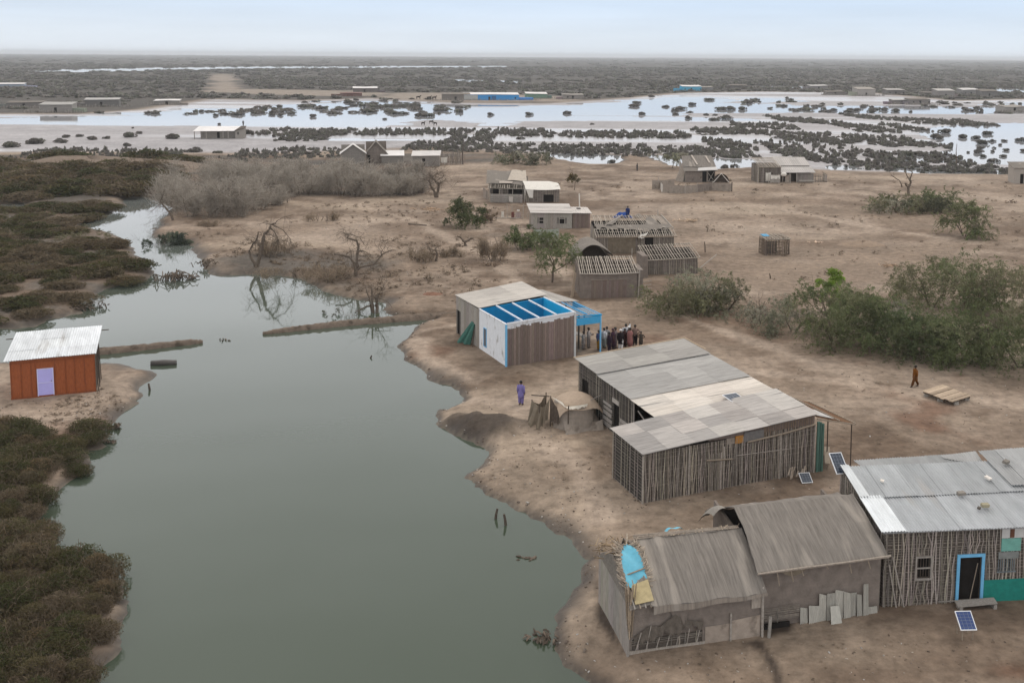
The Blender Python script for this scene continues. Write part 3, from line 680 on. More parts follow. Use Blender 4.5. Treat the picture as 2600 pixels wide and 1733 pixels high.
tree('mesquite_bush', 1255, 565, 2.6, 2.0, 305, PAL_GREY, 'thin grey-green bush in front of the pale cloth screen', n=2400, leaf=.17, z0=.2, trunk=.05, stems=3, clumps=10, cat='bush')
tree('shoreline_bush', 384, 552, 3.2, 2.3, 306, [(.06,.075,.05),(.075,.085,.06),(.05,.06,.045)], 'dark blue-green bush overhanging the creek on its small point', n=6000, leaf=.18, z0=.05, trunk=.05, stems=4, clumps=22, cat='bush', hang=.8)
TH = [(1552,716,3.6,2.6,PAL_OLIVE,5200,'grey-green spreading bush at the left end of the big thicket'),(1612,706,3.8,3.6,PAL_GREY,4600,'pale twiggy bush behind the left end of the big thicket'),(1668,712,2.6,3.3,PAL_OLIVE,3000,'olive bush with a dark trunk beside the pale twiggy one'),
 (1745,742,3.6,2.6,PAL_GREY,2200,'sparse dry grey bush in the gap of the big thicket'),(1822,760,3.2,2.7,PAL_GREY,2200,'sparse brown-grey bush next to the bright green treetop'),
 (1918,788,3.9,5.4,PAL_PROS+PAL_OLIVE,7600,'tall leafy tree under the bright green treetop'),(2010,800,3.5,4.6,PAL_PROS,6200,'full green tree just right of the bright green treetop'),(2085,812,3.6,3.9,[(.07,.085,.042),(.09,.10,.05)],6200,'deep green bush at the front edge of the big thicket'),
 (2165,822,3.8,4.0,PAL_PROS,6600,'drooping green bush at the front right of the big thicket'),(2255,834,3.8,4.3,PAL_PROS,6600,'feathery green bush lowest in the big thicket'),(2345,845,3.8,5.2,PAL_OLIVE+PAL_PROS,6400,'olive green tree cut by the right edge above the walking man'),
 (2140,705,4.6,4.6,PAL_OLIVE,6600,'broad olive treetop at the back of the big thicket'),(2225,716,4.6,5.6,PAL_PROS,7600,'tall round green tree at the back right of the big thicket'),(2310,722,4.0,5.0,PAL_OLIVE,6000,'brownish olive tree at the back by the right edge'),
 (2090,756,3.0,2.6,PAL_GREY,1900,'thin brown bush inside the hollow of the big thicket'),(1980,738,3.4,3.4,PAL_PROS,3600,'pale green bush behind the bright green treetop')]
for i, (x, y, r, h, pal, n, lb) in enumerate(TH):
    tree('mesquite_tree' if h > 4 else 'mesquite_bush', x, y, r*1.12, h, 320+i, pal, lb, 'mesquite thicket on the right', n=int(n*2.8), leaf=.125, z0=.1, trunk=.07, stems=3, clumps=int(n/200)+5, cat='tree' if h > 4 else 'bush', hang=.7)
tree('mesquite_tree', 1908, 752, 1.75, 5.2, 345, PAL_BRIGHT, 'small tree whose bright yellow-green top stands out from the thicket', 'mesquite thicket on the right', n=6000, leaf=.12, z0=2.8, trunk=.1, clumps=9)
tree('mesquite_bush', 2060, 488, 5.2, 2.7, 346, PAL_GREY+PAL_OLIVE, 'wide brown-green bush below the forked dead tree', n=9000, leaf=.19, z0=.2, trunk=.06, stems=5, clumps=22, cat='bush', scale_y=.7)
tree('mesquite_bush', 2120, 486, 4.6, 2.3, 347, [(.09,.085,.06),(.08,.08,.05)], 'dark bush beside the forked dead tree', n=8000, leaf=.19, z0=.1, trunk=.06, stems=5, clumps=18, cat='bush', scale_y=.7)
tree('mesquite_bush', 2150, 478, 5.0, 2.6, 348, PAL_PROS, 'light green bush behind the dark one by the forked dead tree', n=8000, leaf=.19, z0=.2, trunk=.06, stems=4, clumps=16, cat='bush')
tree('mesquite_bush', 2216, 542, 4.2, 4.6, 349, PAL_OLIVE+PAL_PROS, 'tall round olive bush alone on the sand above the big thicket', n=13000, leaf=.16, z0=.2, trunk=.07, stems=5, clumps=26, cat='bush')
tree('sapling', 1319, 437, 1.7, 3.6, 350, [(.13,.10,.05),(.12,.10,.055)], 'small brown-leaved sapling alone behind the white-tented hut', n=900, leaf=.28, z0=1.2, trunk=.07, clumps=6)
tree('mesquite_bush', 1545, 385, 4.0, 3.6, 351, PAL_GREY, 'thin grey bush at the water edge left of the gabled mat hut', n=1600, leaf=.3, z0=1.0, trunk=.1, clumps=9, cat='bush')
tree('mesquite_bush', 1178, 374, 5.0, 3.0, 352, PAL_GREY+PAL_OLIVE, 'grey-green bush at the sand edge beyond the collapsing mat hut', n=2200, leaf=.35, z0=.2, trunk=.08, stems=4, clumps=12, cat='bush')
tree('mesquite_bush', 1225, 376, 4.6, 3.2, 353, [(.10,.10,.07),(.12,.115,.085)], 'second grey-green bush beyond the collapsing mat hut nearer the pale pond', n=1900, leaf=.35, z0=.2, trunk=.08, stems=4, clumps=11, cat='bush')
# grey leafless thickets behind the creek
TK = [(420,478,6.5,5.6),(470,494,6.5,6.6),(520,492,6.2,6.2),(480,440,8,6.5),(565,482,5.0,4.6),(545,445,7,5.6),(610,470,4.2,3.2),(640,444,6.5,4.6),(705,446,6.5,4.8),(770,447,6.5,4.8),(835,447,6.5,4.9),(895,446,6.2,4.6),(945,442,4.6,3.9),(730,420,8,4.8),(830,415,8,4.6),(910,412,7,4.2),(650,410,8,4.4),(590,420,7,4.6)]
TKL = ['leftmost bare grey thicket by the leaning trunk','tall bare grey thicket at the bend of the creek','bare grey thicket right of the tall one at the bend','pale bare thicket far behind the bend of the creek','bare thicket ending the creek-bend clump','bare grey thicket behind the creek-bend clump','small bare bush between the creek-bend clump and the long thicket','left end of the long bare thicket','bare bush second from the left end of the long thicket','bare bush left of centre in the long thicket','bare bush right of centre in the long thicket','bare bush near the right end of the long thicket','right end bush of the long bare thicket','bare bush behind the left half of the long thicket','bare bush behind the middle of the long thicket','bare bush behind the right half of the long thicket, below the flat-roofed huts','bare bush far behind the left end of the long thicket','bare bush behind the gap left of the long thicket']
for i, (x, y, r, h) in enumerate(TK):
    bare_thicket('bare_thicket', x, y, r, h, 400+i, TKL[i], 'leafless grey thickets behind the creek', n=3400 if y > 430 else 2700, w=.018 if y > 430 else .024)
for i, (x, y, r, h, lb) in enumerate([(690,628,5,1.2,'low grey brush at the waterline left of the tangled dead tree'),(760,640,4.0,1.7,'thin grey brush around the foot of the tangled dead tree'),(960,600,2.6,1.5,'dry twiggy shrub among litter right of the tangled dead tree'),(1135,600,2.2,3.0,'tall bare twiggy shrub on the path left of the umbrella tree'),(1030,590,1.8,1.2,'small dry shrub below the forked stump'),(735,508,3.0,1.3,'heap of dry brown brushwood on the sand behind the pond'),(480,520,1.7,.9,'small brown bush on the sand by the creek bend'),(620,586,2.6,2.2,'dry fallen twigs under the leaning dead tree')]):
    bare_thicket('dry_shrub', x, y, r, h, 450+i, lb, None, n=1500, w=.014, tint=(.75,.66,.56))
# dead and bare trees
def traced_tree(name, cv, base, branches, label, seed, fine=0, fl=.9, hang=.8, group=None, up=0.0):
    """a gnarled leafless tree: each branch a tapering limb along its own bends"""
    bx, by = cv(*base); p = G(bx, by); z = gz(p[0], p[1]); s = p[1]/FPX; g = random.Random(seed)
    root = empty(name, (p[0], p[1], z), 0, label, 'tree', group); tips = []
    for i, (pts, r0, r1) in enumerate(branches):
        P = []; yy = g.uniform(-.2, .2)*(i > 0)
        for j, q in enumerate(pts):
            qx, qy = cv(*q); yy += g.uniform(-.25, .25)*(j > 0); P.append(Vector(((qx-bx)*s, yy, (by-qy)*s-(.25 if (j == 0 and i == 0) else 0))))
        F = []
        for j in range(len(P)-1):
            for k in range(3): t = k/3; F.append(P[j].lerp(P[j+1], t)+Vector((g.uniform(-.04, .04), g.uniform(-.05, .05), g.uniform(-.03, .03)))*(0 if k == 0 else 1))
        F.append(P[-1]); n = len(F)
        mb = MB(); mb.tube(F, [lerp_(r0, r1, (j/(n-1))**.8)*g.uniform(.85, 1.2) for j in range(n)], 7); mb.build('trunk' if i == 0 else 'branch', M_BARK, root, smooth=True)
        for j in range(n//3, n): tips.append((F[j], (F[j]-F[j-1]).normalized()))
        sm = []
        for k in range(3):
            j = g.randint(n//2, n-1); mbs = MB(); grow(mbs, tips, F[j], (g.uniform(-1, 1), g.uniform(-1, 1), g.uniform(-.2, 1)), .9*fl, max(.02, r1*.6), 1, g, .08, .6)
            mbs.build('branch', M_BARK, root)
    if fine:
        q = np.random.default_rng(seed); k = q.integers(0, len(tips), fine)
        st = np.array([tuple(t[0]) for t in tips])[k]; dd = np.array([tuple(t[1]) for t in tips])[k]*.5 + rdir(q, fine)*.9; dd[:, 2] += up-hang*q.random(fine); dd /= np.linalg.norm(dd, axis=1)[:, None]
        L = fl*(.3+.9*q.random(fine))[:, None]; w = np.cross(dd, rdir(q, fine)); w /= np.linalg.norm(w, axis=1)[:, None]
        V, F = quads(st+dd*L*.5, dd*L*.5, w*.010); V[:, 2] = np.maximum(V[:, 2], -.1)
        link('twigs', mesh_np('twigs', V, F, np.full((len(V), 3), .9)), M_BARK, root)
    return root
lerp_ = lambda a, b, t: a+(b-a)*t
t2 = lambda x, y: (650+x*.27625, 433+y*.27625)
t1 = lambda x, y: (x*.27625, 433+y*.27625)
t4 = lambda x, y: (1950+x*.27625, 433+y*.27625)
traced_tree('dead_tree', t2, (0,885), [([(0,885),(45,770),(68,650),(85,570),(128,535),(150,480),(195,468)],.24,.08),([(-5,880),(-55,790),(-68,735),(-25,665),(10,630),(35,550)],.17,.06),([(140,505),(190,560),(215,640),(190,720)],.07,.02),([(165,480),(260,530),(320,610),(350,690)],.07,.015)], 'tall twisted dead tree with two leaning trunks and hanging twigs at the water edge', 501, 420, 1.1, 1.6)
traced_tree('dead_tree', t2, (915,965), [([(915,965),(922,905),(905,850),(860,795),(800,772),(715,765)],.24,.06),([(922,915),(962,882),(1090,855),(1160,770),(1255,722)],.15,.05),([(1160,770),(1160,735)],.08,.05),([(935,900),(932,800),(945,690),(928,632),(880,618),(846,606),(862,565)],.16,.05),([(930,765),(950,730),(995,732)],.13,.07),([(862,575),(780,555)],.05,.02),([(870,568),(960,600),(1000,660)],.05,.02)], 'tangled dead tree with long sideways branches on the pond bank', 502, 420, .9, 1.0)
traced_tree('dead_tree', t2, (1085,1255), [([(1085,1255),(1072,1120),(1070,968)],.16,.06),([(1112,1255),(1110,1120),(1100,1048)],.16,.10),([(1068,1245),(1048,1110),(1010,985)],.10,.03),([(1100,1150),(1130,1035),(1205,915)],.08,.02),([(1082,1140),(1000,1165),(935,1195),(800,1285)],.09,.02),([(1060,1230),(960,1235),(880,1240)],.08,.02)], 'dark bare tree of upright stems standing in the shallows by the mud spit', 503, 260, .9, .5, up=.3)
traced_tree('dead_tree', t2, (1935,692), [([(1935,692),(1915,655),(1882,620),(1848,598)],.20,.06),([(1915,658),(1955,640),(1988,615)],.17,.10)], 'forked grey stump with two short arms', 504, 30, .5)
traced_tree('dead_tree', t2, (1655,835), [([(1655,835),(1667,770),(1648,712)],.13,.08),([(1662,768),(1606,762),(1600,700),(1570,680)],.08,.02),([(1650,712),(1690,690)],.06,.02)], 'small crooked dead tree among the dry shrubs', 505, 90, .7)
traced_tree('dead_tree', t1, (1597,458), [([(1597,458),(1565,390),(1522,332),(1485,285),(1512,225)],.20,.06),([(1522,332),(1455,325),(1400,375)],.06,.02),([(1540,360),(1580,330),(1570,290)],.06,.02)], 'thin bare tree leaning out over the creek from the point', 506, 260, 1.3, .8)
traced_tree('dead_tree', t4, (1297,225), [([(1297,225),(1290,160),(1312,110),(1300,70),(1318,15)],.24,.10),([(1290,165),(1262,132),(1258,112)],.16,.10),([(1300,95),(1272,60),(1240,-10)],.14,.06),([(1225,150),(1200,90),(1112,42)],.12,.05)], 'tall forked dead tree standing above the wide bush', 507, 0)
traced_tree('umbrella_tree', t2, (1655,248), [([(1655,248),(1640,190),(1604,130),(1600,75)],.26,.10),([(1662,245),(1672,190),(1686,122),(1640,82)],.26,.10),([(1640,85),(1600,50)],.10,.04),([(1680,130),(1740,80)],.08,.03),([(1602,120),(1560,70)],.07,.03)], 'small umbrella-shaped tree with two dark stems at the right end of the thicket', 509, 900, 1.5, .25, up=.25)
bare_tree('dead_tree', 2197, 372, 7.5, 508, 'single thin dead trunk curving up out of the far right mangroves', lean=(-.1,0), trunk=.17, depth=1, spread=.3, kids=(1,1), fine=0, twist=.2)
bare_tree('dead_tree', 526, 492, 4.6, 510, 'dark bare trunk showing inside the creek-bend thicket', trunk=.12, depth=3, fine=300)
tree('shoreline_bush', 800, 712, 3.2, 1.9, 511, [(.10,.10,.075),(.085,.085,.06)], 'sparse leafy branches spreading low over the shallows', n=2200, leaf=.14, z0=.0, trunk=.05, stems=4, clumps=12, cat='bush', hang=.7)
tree('shoreline_bush', 845, 722, 1.9, .95, 512, [(.11,.115,.05),(.10,.10,.05)], 'low olive bush at the foot of the bare upright stems by the mud spit', n=2000, leaf=.12, z0=.0, trunk=.03, stems=4, clumps=9, cat='bush')

# low dry tufts and dung-brown clods nobody would count
TV, TF, TT, tn_ = [], [], [], 0
TUFT = [bush_arrays(600+i, 22, .42, [(.15,.115,.085),(.13,.10,.072),(.17,.135,.10)], lumps=4, h=.55, aspect=.25) for i in range(5)]
TUFTG = [bush_arrays(620+i, 26, .42, [(.11,.105,.06),(.13,.115,.075)], lumps=4, h=.6, aspect=.25) for i in range(4)]
def tufts(poly, n, r0, r1, seed, lst, thr=.5):
    global tn_
    P = DP(poly, 0); r = random.Random(seed); xs = [q[0] for q in P]; ys = [q[1] for q in P]; X, Y = [], []
    while len(X) < n:
        x, y = r.uniform(min(xs), max(xs)), r.uniform(min(ys), max(ys))
        if in_poly(x, y, P): X.append(x); Y.append(y)
    X, Y = np.array(X), np.array(Y); h, sd = ground(X, Y); nn = fbm(X, Y, 7, 3, seed)
    for x, y, z, s_, k in zip(X, Y, h, sd, nn):
        if s_ < .2 or k < thr: continue
        V, F, T = lst[r.randrange(len(lst))]; R = r.uniform(r0, r1)*r.choice((.5, .7, 1)); a = r.random()*6.283; ca, sa = math.cos(a)*R, math.sin(a)*R
        TV.append(np.stack([V[:, 0]*ca-V[:, 1]*sa+x, V[:, 0]*sa+V[:, 1]*ca+y, V[:, 2]*R*.8+z-.02], 1)); TF.append(F+tn_); TT.append(T*r.uniform(.7, 1.3)); tn_ += len(V)
tufts([(470,610),(560,640),(700,650),(890,700),(1040,725),(1180,650),(1150,560),(960,540),(700,560),(520,560)], 900, .2, .75, 1, TUFT, .42)
tufts([(430,540),(700,470),(1000,460),(1040,540),(900,560),(500,600)], 500, .2, .6, 2, TUFT, .52)
tufts([(1080,700),(1300,690),(1500,740),(1330,830),(1050,900),(960,840)], 200, .06, .22, 3, TUFT, .5)
tufts([(1100,1010),(1420,960),(1450,1180),(1350,1250),(1100,1110)], 260, .05, .2, 4, TUFT, .52)
tufts([(1560,860),(2352,850),(2352,1060),(1900,1040)], 320, .06, .22, 5, TUFT, .5)
tufts([(1480,720),(1700,740),(1850,800),(2352,850),(2352,800),(1900,760),(1700,700)], 420, .12, .45, 6, TUFTG, .4)
tufts([(1560,470),(2352,430),(2352,800),(1700,680)], 700, .15, .7, 7, TUFT, .55)
tufts([(960,450),(1560,400),(2352,410),(2352,560),(1560,470),(1050,560)], 500, .3, .9, 8, TUFT, .56)
tufts([(0,930),(240,890),(310,925),(250,970),(0,985)], 420, .07, .28, 9, TUFT, .35)
tufts([(0,620),(330,620),(300,520),(0,470)], 300, .3, .9, 10, TUFTG, .4)
tufts([(1380,1500),(2352,1420),(2352,1568),(1400,1568)], 260, .03, .12, 11, TUFT, .45)
me = mesh_np('dry_tufts', np.concatenate(TV), np.concatenate(TF), np.concatenate(TT)); me.materials.append(M_LEAF)
tag(link('dry_grass', me), 'low dry grass and weeds scattered over the bare ground', 'grass', None, 'stuff')
# ------------------------------------------------------------------ building helpers
M_STICK = mat('weathered_stick', (.37,.33,.29), .9, .35, 9, spec=.1)
M_WATTLE = mat('dark_wattle', (.12,.10,.085), .95, .3, 12, spec=.05)
M_CLAY = mat('clay_plaster', (.215,.18,.155), .95, .28, 2.2, bump=.4, bscale=9, spec=.08, stains=((.135,.11,.092), 1.1, .60, (1,1,.6)))
M_PALECLAY = mat('pale_clay', (.30,.255,.215), .95, .22, 3, bump=.3, bscale=9, spec=.08, stains=((.19,.155,.125), 1.6, .58, (1,1,1)))
M_THATCH = mat('reed_mat', (.205,.182,.16), .95, .36, 3.4, (3.4,.25,.25), bump=.4, bscale=16, spec=.06, stains=((.315,.278,.24), 1.0, .57, (1.7,.24,.24)))
M_THATCH2 = mat('old_reed_mat', (.215,.19,.165), .95, .32, 5, (2,2,2), bump=.35, bscale=12, spec=.06, stains=((.33,.29,.25), .8, .6, (1,1,1)))
M_PLANK = mat('grey_plank', (.31,.28,.25), .9, .3, 5, (3,3,.5), spec=.1)
M_SHEET = mat('cement_sheet', (.44,.42,.40), .8, .30, 2.5, (.16,4.5,4.5), spec=.2, stains=((.25,.235,.22), 1.6, .60, (.14,2.6,2.6)))  # stains and streaks; the streaks also paint in the shading of the ridges
M_TIN = mat('galvanised_tin', (.44,.45,.46), .5, .20, 1.6, (1.5,.35,.35), spec=.4, metal=.25, stains=((.40,.385,.37), .8, .62, (1.4,.3,.3)))
M_WHITE = mat('white_paint', (.76,.77,.79), .7, .08, 3, stains=((.36,.33,.30), 1.6, .60, (1,1.3,.55)))
M_BLUE = mat('blue_paint', (.006,.30,.60), .6, .12, 2.0)
M_LBLUE = mat('light_blue_paint', (.17,.46,.72), .55, .12, 4)
M_TEAL = mat('teal_paint', (.015,.205,.165), .6, .22, 4, stains=((.11,.15,.125), 2.0, .66, (1,1,1)))
M_MINT = mat('faded_mint_paint', (.17,.40,.34), .7, .2, 3, stains=((.26,.29,.25), 2, .6, (1,1,1)))
M_ORANGE = mat('stained_plywood', (.30,.082,.026), .6, .3, 5, (3,3,.6), spec=.3)
M_LAV = mat('lavender_paint', (.47,.44,.84), .5, .05, 3)
M_BROWNP = mat('brown_plank', (.20,.155,.135), .85, .3, 6, (4,4,.4), spec=.12, stains=((.23,.19,.17), 2.5, .64, (4,4,.4)))
M_WOOD = mat('bare_timber', (.30,.245,.19), .85, .25, 5, (2,2,2), spec=.12)
M_DARKW = mat('dark_timber', (.10,.078,.062), .85, .3, 5, spec=.1)
M_DARK = mat('dark_interior', (.022,.019,.017), .95, .2, 3, spec=.02)  # near-black paint standing for the shade inside rooms and openings
M_TARPB = mat('brown_tarp', (.19,.155,.115), .9, .25, 3, bump=.3, bscale=6, spec=.1)
M_TARPW = mat('white_tarp', (.66,.62,.56), .8, .1, 2, bump=.2, bscale=4, spec=.2)
M_TARPBL = mat('blue_tarp', (.13,.42,.55), .6, .15, 4, bump=.3, bscale=7, spec=.3)
M_NET = mat('green_netting', (.06,.155,.125), .8, .25, 5, spec=.15)
M_CLOTH = mat('cloth', (1,1,1), .9, .10, 9, spec=.1)
M_PAINT = mat('faded_paint', (1,1,1), .75, .16, 3, spec=.2)
M_PANEL = mat('solar_glass', (.018,.045,.16), .18, .15, 6, spec=.6)
M_PANELD = mat('dark_solar_glass', (.03,.04,.06), .2, .15, 6, spec=.6)
M_ALU = mat('aluminium_frame', (.75,.76,.78), .4, .05, 5, spec=.5)
M_STONE = mat('stone', (.30,.275,.245), .9, .25, 4, bump=.3, spec=.15)
M_SKIN = mat('skin', (.10,.055,.035), .6, .05, 5, spec=.3)
M_HAIR = mat('black_hair', (.012,.011,.010), .6, .1, 9, spec=.3)

def house(name, a, b, label, cat='hut', group=None, z=None):
    A = G(*a); B = G(*b); rz = math.atan2(B[1]-A[1], B[0]-A[0])
    z0 = gz(A[0], A[1]) if z is None else z
    A = G(a[0], a[1], z0)
    return empty(name, (A[0], A[1], z0), rz, label, cat, group), math.hypot(B[0]-A[0], B[1]-A[1])
def lerp(a, b, t): return a+(b-a)*t
def wall_cells(mb, a, b, h0, h1, t, holes=(), z0=-.35, off=0.0):
    """wall of thickness t from a to b (local xy), outer face on the right of the walk; holes = (s0,s1,z0,z1)"""
    a = Vector((a[0], a[1], 0)); b = Vector((b[0], b[1], 0)); L = (b-a).length; d = (b-a)/L; n = Vector((d.y, -d.x, 0))
    a = a - n*off
    cuts = sorted({0.0, L, *[h[0] for h in holes], *[h[1] for h in holes]})
    def blk(s0, s1, zl0, zl1, zh0, zh1):
        p, q = a+d*s0, a+d*s1; i, j = p-n*t, q-n*t
        Zp = lambda v, z: (v.x, v.y, z)
        mb.hexa([Zp(p, zl0), Zp(q, zl1), Zp(j, zl1), Zp(i, zl0), Zp(p, zh0), Zp(q, zh1), Zp(j, zh1), Zp(i, zh0)])
    for s0, s1 in zip(cuts[:-1], cuts[1:]):
        m = (s0+s1)/2; hs = sorted([h for h in holes if h[0] <= m <= h[1]], key=lambda h: h[2])
        t0, t1 = lerp(h0, h1, s0/L), lerp(h0, h1, s1/L); lo = z0
        for h in hs:
            if h[2] > lo+.01: blk(s0, s1, lo, lo, h[2], h[2])
            lo = h[3]
        if min(t0, t1) > lo+.01: blk(s0, s1, lo, lo, t0, t1)
def wattle(root, name, a, b, h0, h1, seed, step=.13, rad=.02, holes=(), lath=.15, m=None, back=True, lean=.05, proud=.0, z0=-.2, diag=0, backmat=None, open_=False):
    """lattice wall: a dark core with upright sticks and crosswise laths"""
    g = random.Random(seed)
    A = Vector((a[0], a[1], 0)); Bv = Vector((b[0], b[1], 0)); L = (Bv-A).length; d = (Bv-A)/L; n = Vector((d.y, -d.x, 0))
    w = None
    if back and not open_:
        core = MB(); wall_cells(core, a, b, h0-.03, h1-.03, .07, holes, off=.03)
        w = core.build(name, backmat or M_WATTLE, root)
    mb = MB()
    def pieces(s):
        hs = sorted([h for h in holes if h[0]-.02 <= s <= h[1]+.02], key=lambda h: h[2]); lo = z0; out = []
        for h in hs:
            if h[2] > lo+.05: out.append((lo, h[2]))
            lo = h[3]
        top = lerp(h0, h1, s/L)
        if top > lo+.05: out.append((lo, top))
        return out
    s = rad
    while s < L-rad:
        tn = g.uniform(.55, 1.3); mb.tint = (tn, tn*g.uniform(.94, 1.02), tn*g.uniform(.9, 1.02))
        for lo, hi in pieces(s):
            hi2 = min(hi, lerp(h0, h1, s/L)); hi2 -= g.uniform(0, .04)
            k = 5; r = rad*g.uniform(.7, 1.35); off = g.uniform(-lean, lean); pts = []
            for i in range(k):
                t = i/(k-1); wob = math.sin(t*g.uniform(2, 5)+g.uniform(0, 6))*lean*.4
                pts.append(A + d*min(max(s+off*(t-.5)+wob, .01), L-.01) + n*(.012+proud+r*.6) + Vector((0, 0, lerp(lo, hi2, t))))
            mb.tube(pts, [r, r, r*.95, r*.9, r*.75], 4)
        s += step*g.uniform(.55, 1.5)
    z = z0+.25; top = max(h0, h1)
    while z < top:
        tn = g.uniform(.4, .75); mb.tint = (tn, tn*.97, tn*.93)
        segs = [(0.0, L)]
        for h in holes:
            if h[2]-.02 <= z <= h[3]+.02:
                segs = [q for sg in segs for q in (((sg[0], min(sg[1], h[0])) if sg[0] < h[0] else None), ((max(sg[0], h[1]), sg[1]) if sg[1] > h[1] else None)) if q]
        for s0, s1 in segs:
            if s1-s0 < .1: continue
            zz0, zz1 = z+g.uniform(-.02, .02), z+g.uniform(-.02, .02)
            if h0 < z and h1 < z: continue
            if z > min(h0, h1) and abs(h1-h0) > .05:
                sc = (z-h0)/(h1-h0)*L
                if h1 > h0: s0 = max(s0, sc)
                else: s1 = min(s1, sc)
                if s1-s0 < .1: continue
            p, q = A+d*s0+n*.004, A+d*s1+n*.004
            mb.tube([(p.x, p.y, zz0), (q.x, q.y, zz1)], rad*.75, 4)
        z += lath*g.uniform(.75, 1.25)
    o = mb.build('stick_lattice' if w else name, m or M_STICK, w or root)
    return w or o
def corr(mb, p00, p10, p11, p01, pitch=.14, amp=.022, ridges='v', n=4, sag=0.0, jit=None):
    """corrugated sheet on a quad; ridges run along v (p00->p01) or u"""
    p00, p10, p11, p01 = map(Vector, (p00, p10, p11, p01))
    if ridges == 'u': p00, p10, p11, p01 = p00, p01, p11, p10
    nrm = (p10-p00).cross(p01-p00).normalized()
    if nrm.z < 0: nrm = -nrm
    nw = max(2, round((p10-p00).length/pitch)); nu = nw*n
    def fn(u, v):
        p = p00*(1-u)*(1-v)+p10*u*(1-v)+p11*u*v+p01*(1-u)*v
        return p + nrm*(amp*math.sin(u*nw*2*math.pi) - sag*4*v*(1-v))
    mb.grid(fn, nu, 3 if sag else 1)
def roof_sheets(root, name, p00, p10, p11, p01, nu, nv, tints, seed, m=M_SHEET, pitch=.16, amp=.014, ridges='u', lap=.06, lift=.012, edge=.03):
    """a roof laid from nu x nv overlapping corrugated sheets, each its own shade"""
    g = random.Random(seed); P = [Vector(p) for p in (p00, p10, p11, p01)]
    at = lambda u, v: P[0]*(1-u)*(1-v)+P[1]*u*(1-v)+P[2]*u*v+P[3]*(1-u)*v
    mb = MB()
    for j in range(nv):
        for i in range(nu):
            t = tints[g.randrange(len(tints))]; f = g.uniform(.9, 1.1); mb.tint = tuple(min(1.6, c*f) for c in t)
            u0, u1, v0, v1 = i/nu-(lap/nu if i else 0), (i+1)/nu, j/nv-(lap/nv if j else 0), (j+1)/nv
            z = lift*((i+j) % 2) + g.uniform(0, lift)
            q = [at(u0, v0), at(u1, v0), at(u1, v1), at(u0, v1)]
            q = [p+Vector((0, 0, z+g.uniform(-.006, .006))) for p in q]
            corr(mb, *q, pitch=pitch, amp=amp, ridges=ridges)
    mb.tint = (.8, .8, .8)   # purlins under the sheets
    for k in range(3):
        v = .04+.46*k
        mb.bar(at(.01, v)-Vector((0, 0, .06)), at(.99, v)-Vector((0, 0, .06)), .06)
    return mb.build(name, m, root)
def plank_wall(root, name, a, b, h0, h1, seed, step=.2, m=M_PLANK, holes=(), var=.2, t=.05, gap=.012):
    """boards side by side on a thin core"""
    g = random.Random(seed); mb = MB()
    A = Vector((a[0], a[1], 0)); Bv = Vector((b[0], b[1], 0)); L = (Bv-A).length; d = (Bv-A)/L; n = Vector((d.y, -d.x, 0))
    mb.tint = (.55, .55, .55); wall_cells(mb, a, b, h0-.02, h1-.02, t, holes, off=.022)
    cuts = [0.0]; 
    while cuts[-1] < L-step*.6: cuts.append(min(L, cuts[-1]+step*g.uniform(.8, 1.2)))
    cuts[-1] = L
    for s0, s1 in zip(cuts[:-1], cuts[1:]):
        f = 1+g.uniform(-var, var); mb.tint = (f, f*g.uniform(.96, 1.03), f*g.uniform(.94, 1.03))
        m_ = (s0+s1)/2; lo = -.3; seg = []
        for h in sorted([h for h in holes if h[0] < s1 and h[1] > s0], key=lambda h: h[2]):
            if h[2] > lo+.03: seg.append((lo, h[2], False))
            lo = h[3]
        seg.append((lo, None, True)); o = g.uniform(0, .008)
        for z0, z1, tp in seg:
            e0 = lerp(h0, h1, s0/L) if tp else z1; e1 = lerp(h0, h1, s1/L) if tp else z1
            if e0 <= z0+.02: continue
            p, q = A+d*(s0+gap/2)+n*o, A+d*(s1-gap/2)+n*o; i, j = p-n*(.02+o), q-n*(.02+o)
            mb.hexa([(p.x,p.y,z0),(q.x,q.y,z0),(j.x,j.y,z0),(i.x,i.y,z0),(p.x,p.y,e0),(q.x,q.y,e1),(j.x,j.y,e1),(i.x,i.y,e0)])
    return mb.build(name, m, root)
def pole_roof(root, name, p00, p10, p11, p01, n, seed, rad=.03, cross=4, m=M_STICK, skip=0.0):
    """bare roof frame: rafters with a few cross poles"""
    g = random.Random(seed); P = [Vector(p) for p in (p00, p10, p11, p01)]
    at = lambda u, v: P[0]*(1-u)*(1-v)+P[1]*u*(1-v)+P[2]*u*v+P[3]*(1-u)*v
    mb = MB()
    for i in range(n+1):
        if g.random() < skip: continue
        u = min(1, max(0, (i+g.uniform(-.15, .15))/n)); f = g.uniform(.95, 1.5); mb.tint = (f, f*.98, f*.94)
        mb.tube([at(u, -.02), at(u+g.uniform(-.008, .008), .5)+Vector((0, 0, g.uniform(-.03, .03))), at(min(1, max(0, u+g.uniform(-.015, .015))), 1.02)], rad*g.uniform(.7, 1.1), 4)
    for j in range(cross+1):
        v = j/cross; f = g.uniform(.8, 1.2); mb.tint = (f, f, f*.95)
        mb.tube([at(-.01, v)-Vector((0, 0, rad*1.6)), at(.5, v)-Vector((0, 0, rad*1.6+.02)), at(1.01, v)-Vector((0, 0, rad*1.6))], rad*(1.25 if j in (0, cross) else .8), 5)
    return mb.build(name, m, root)
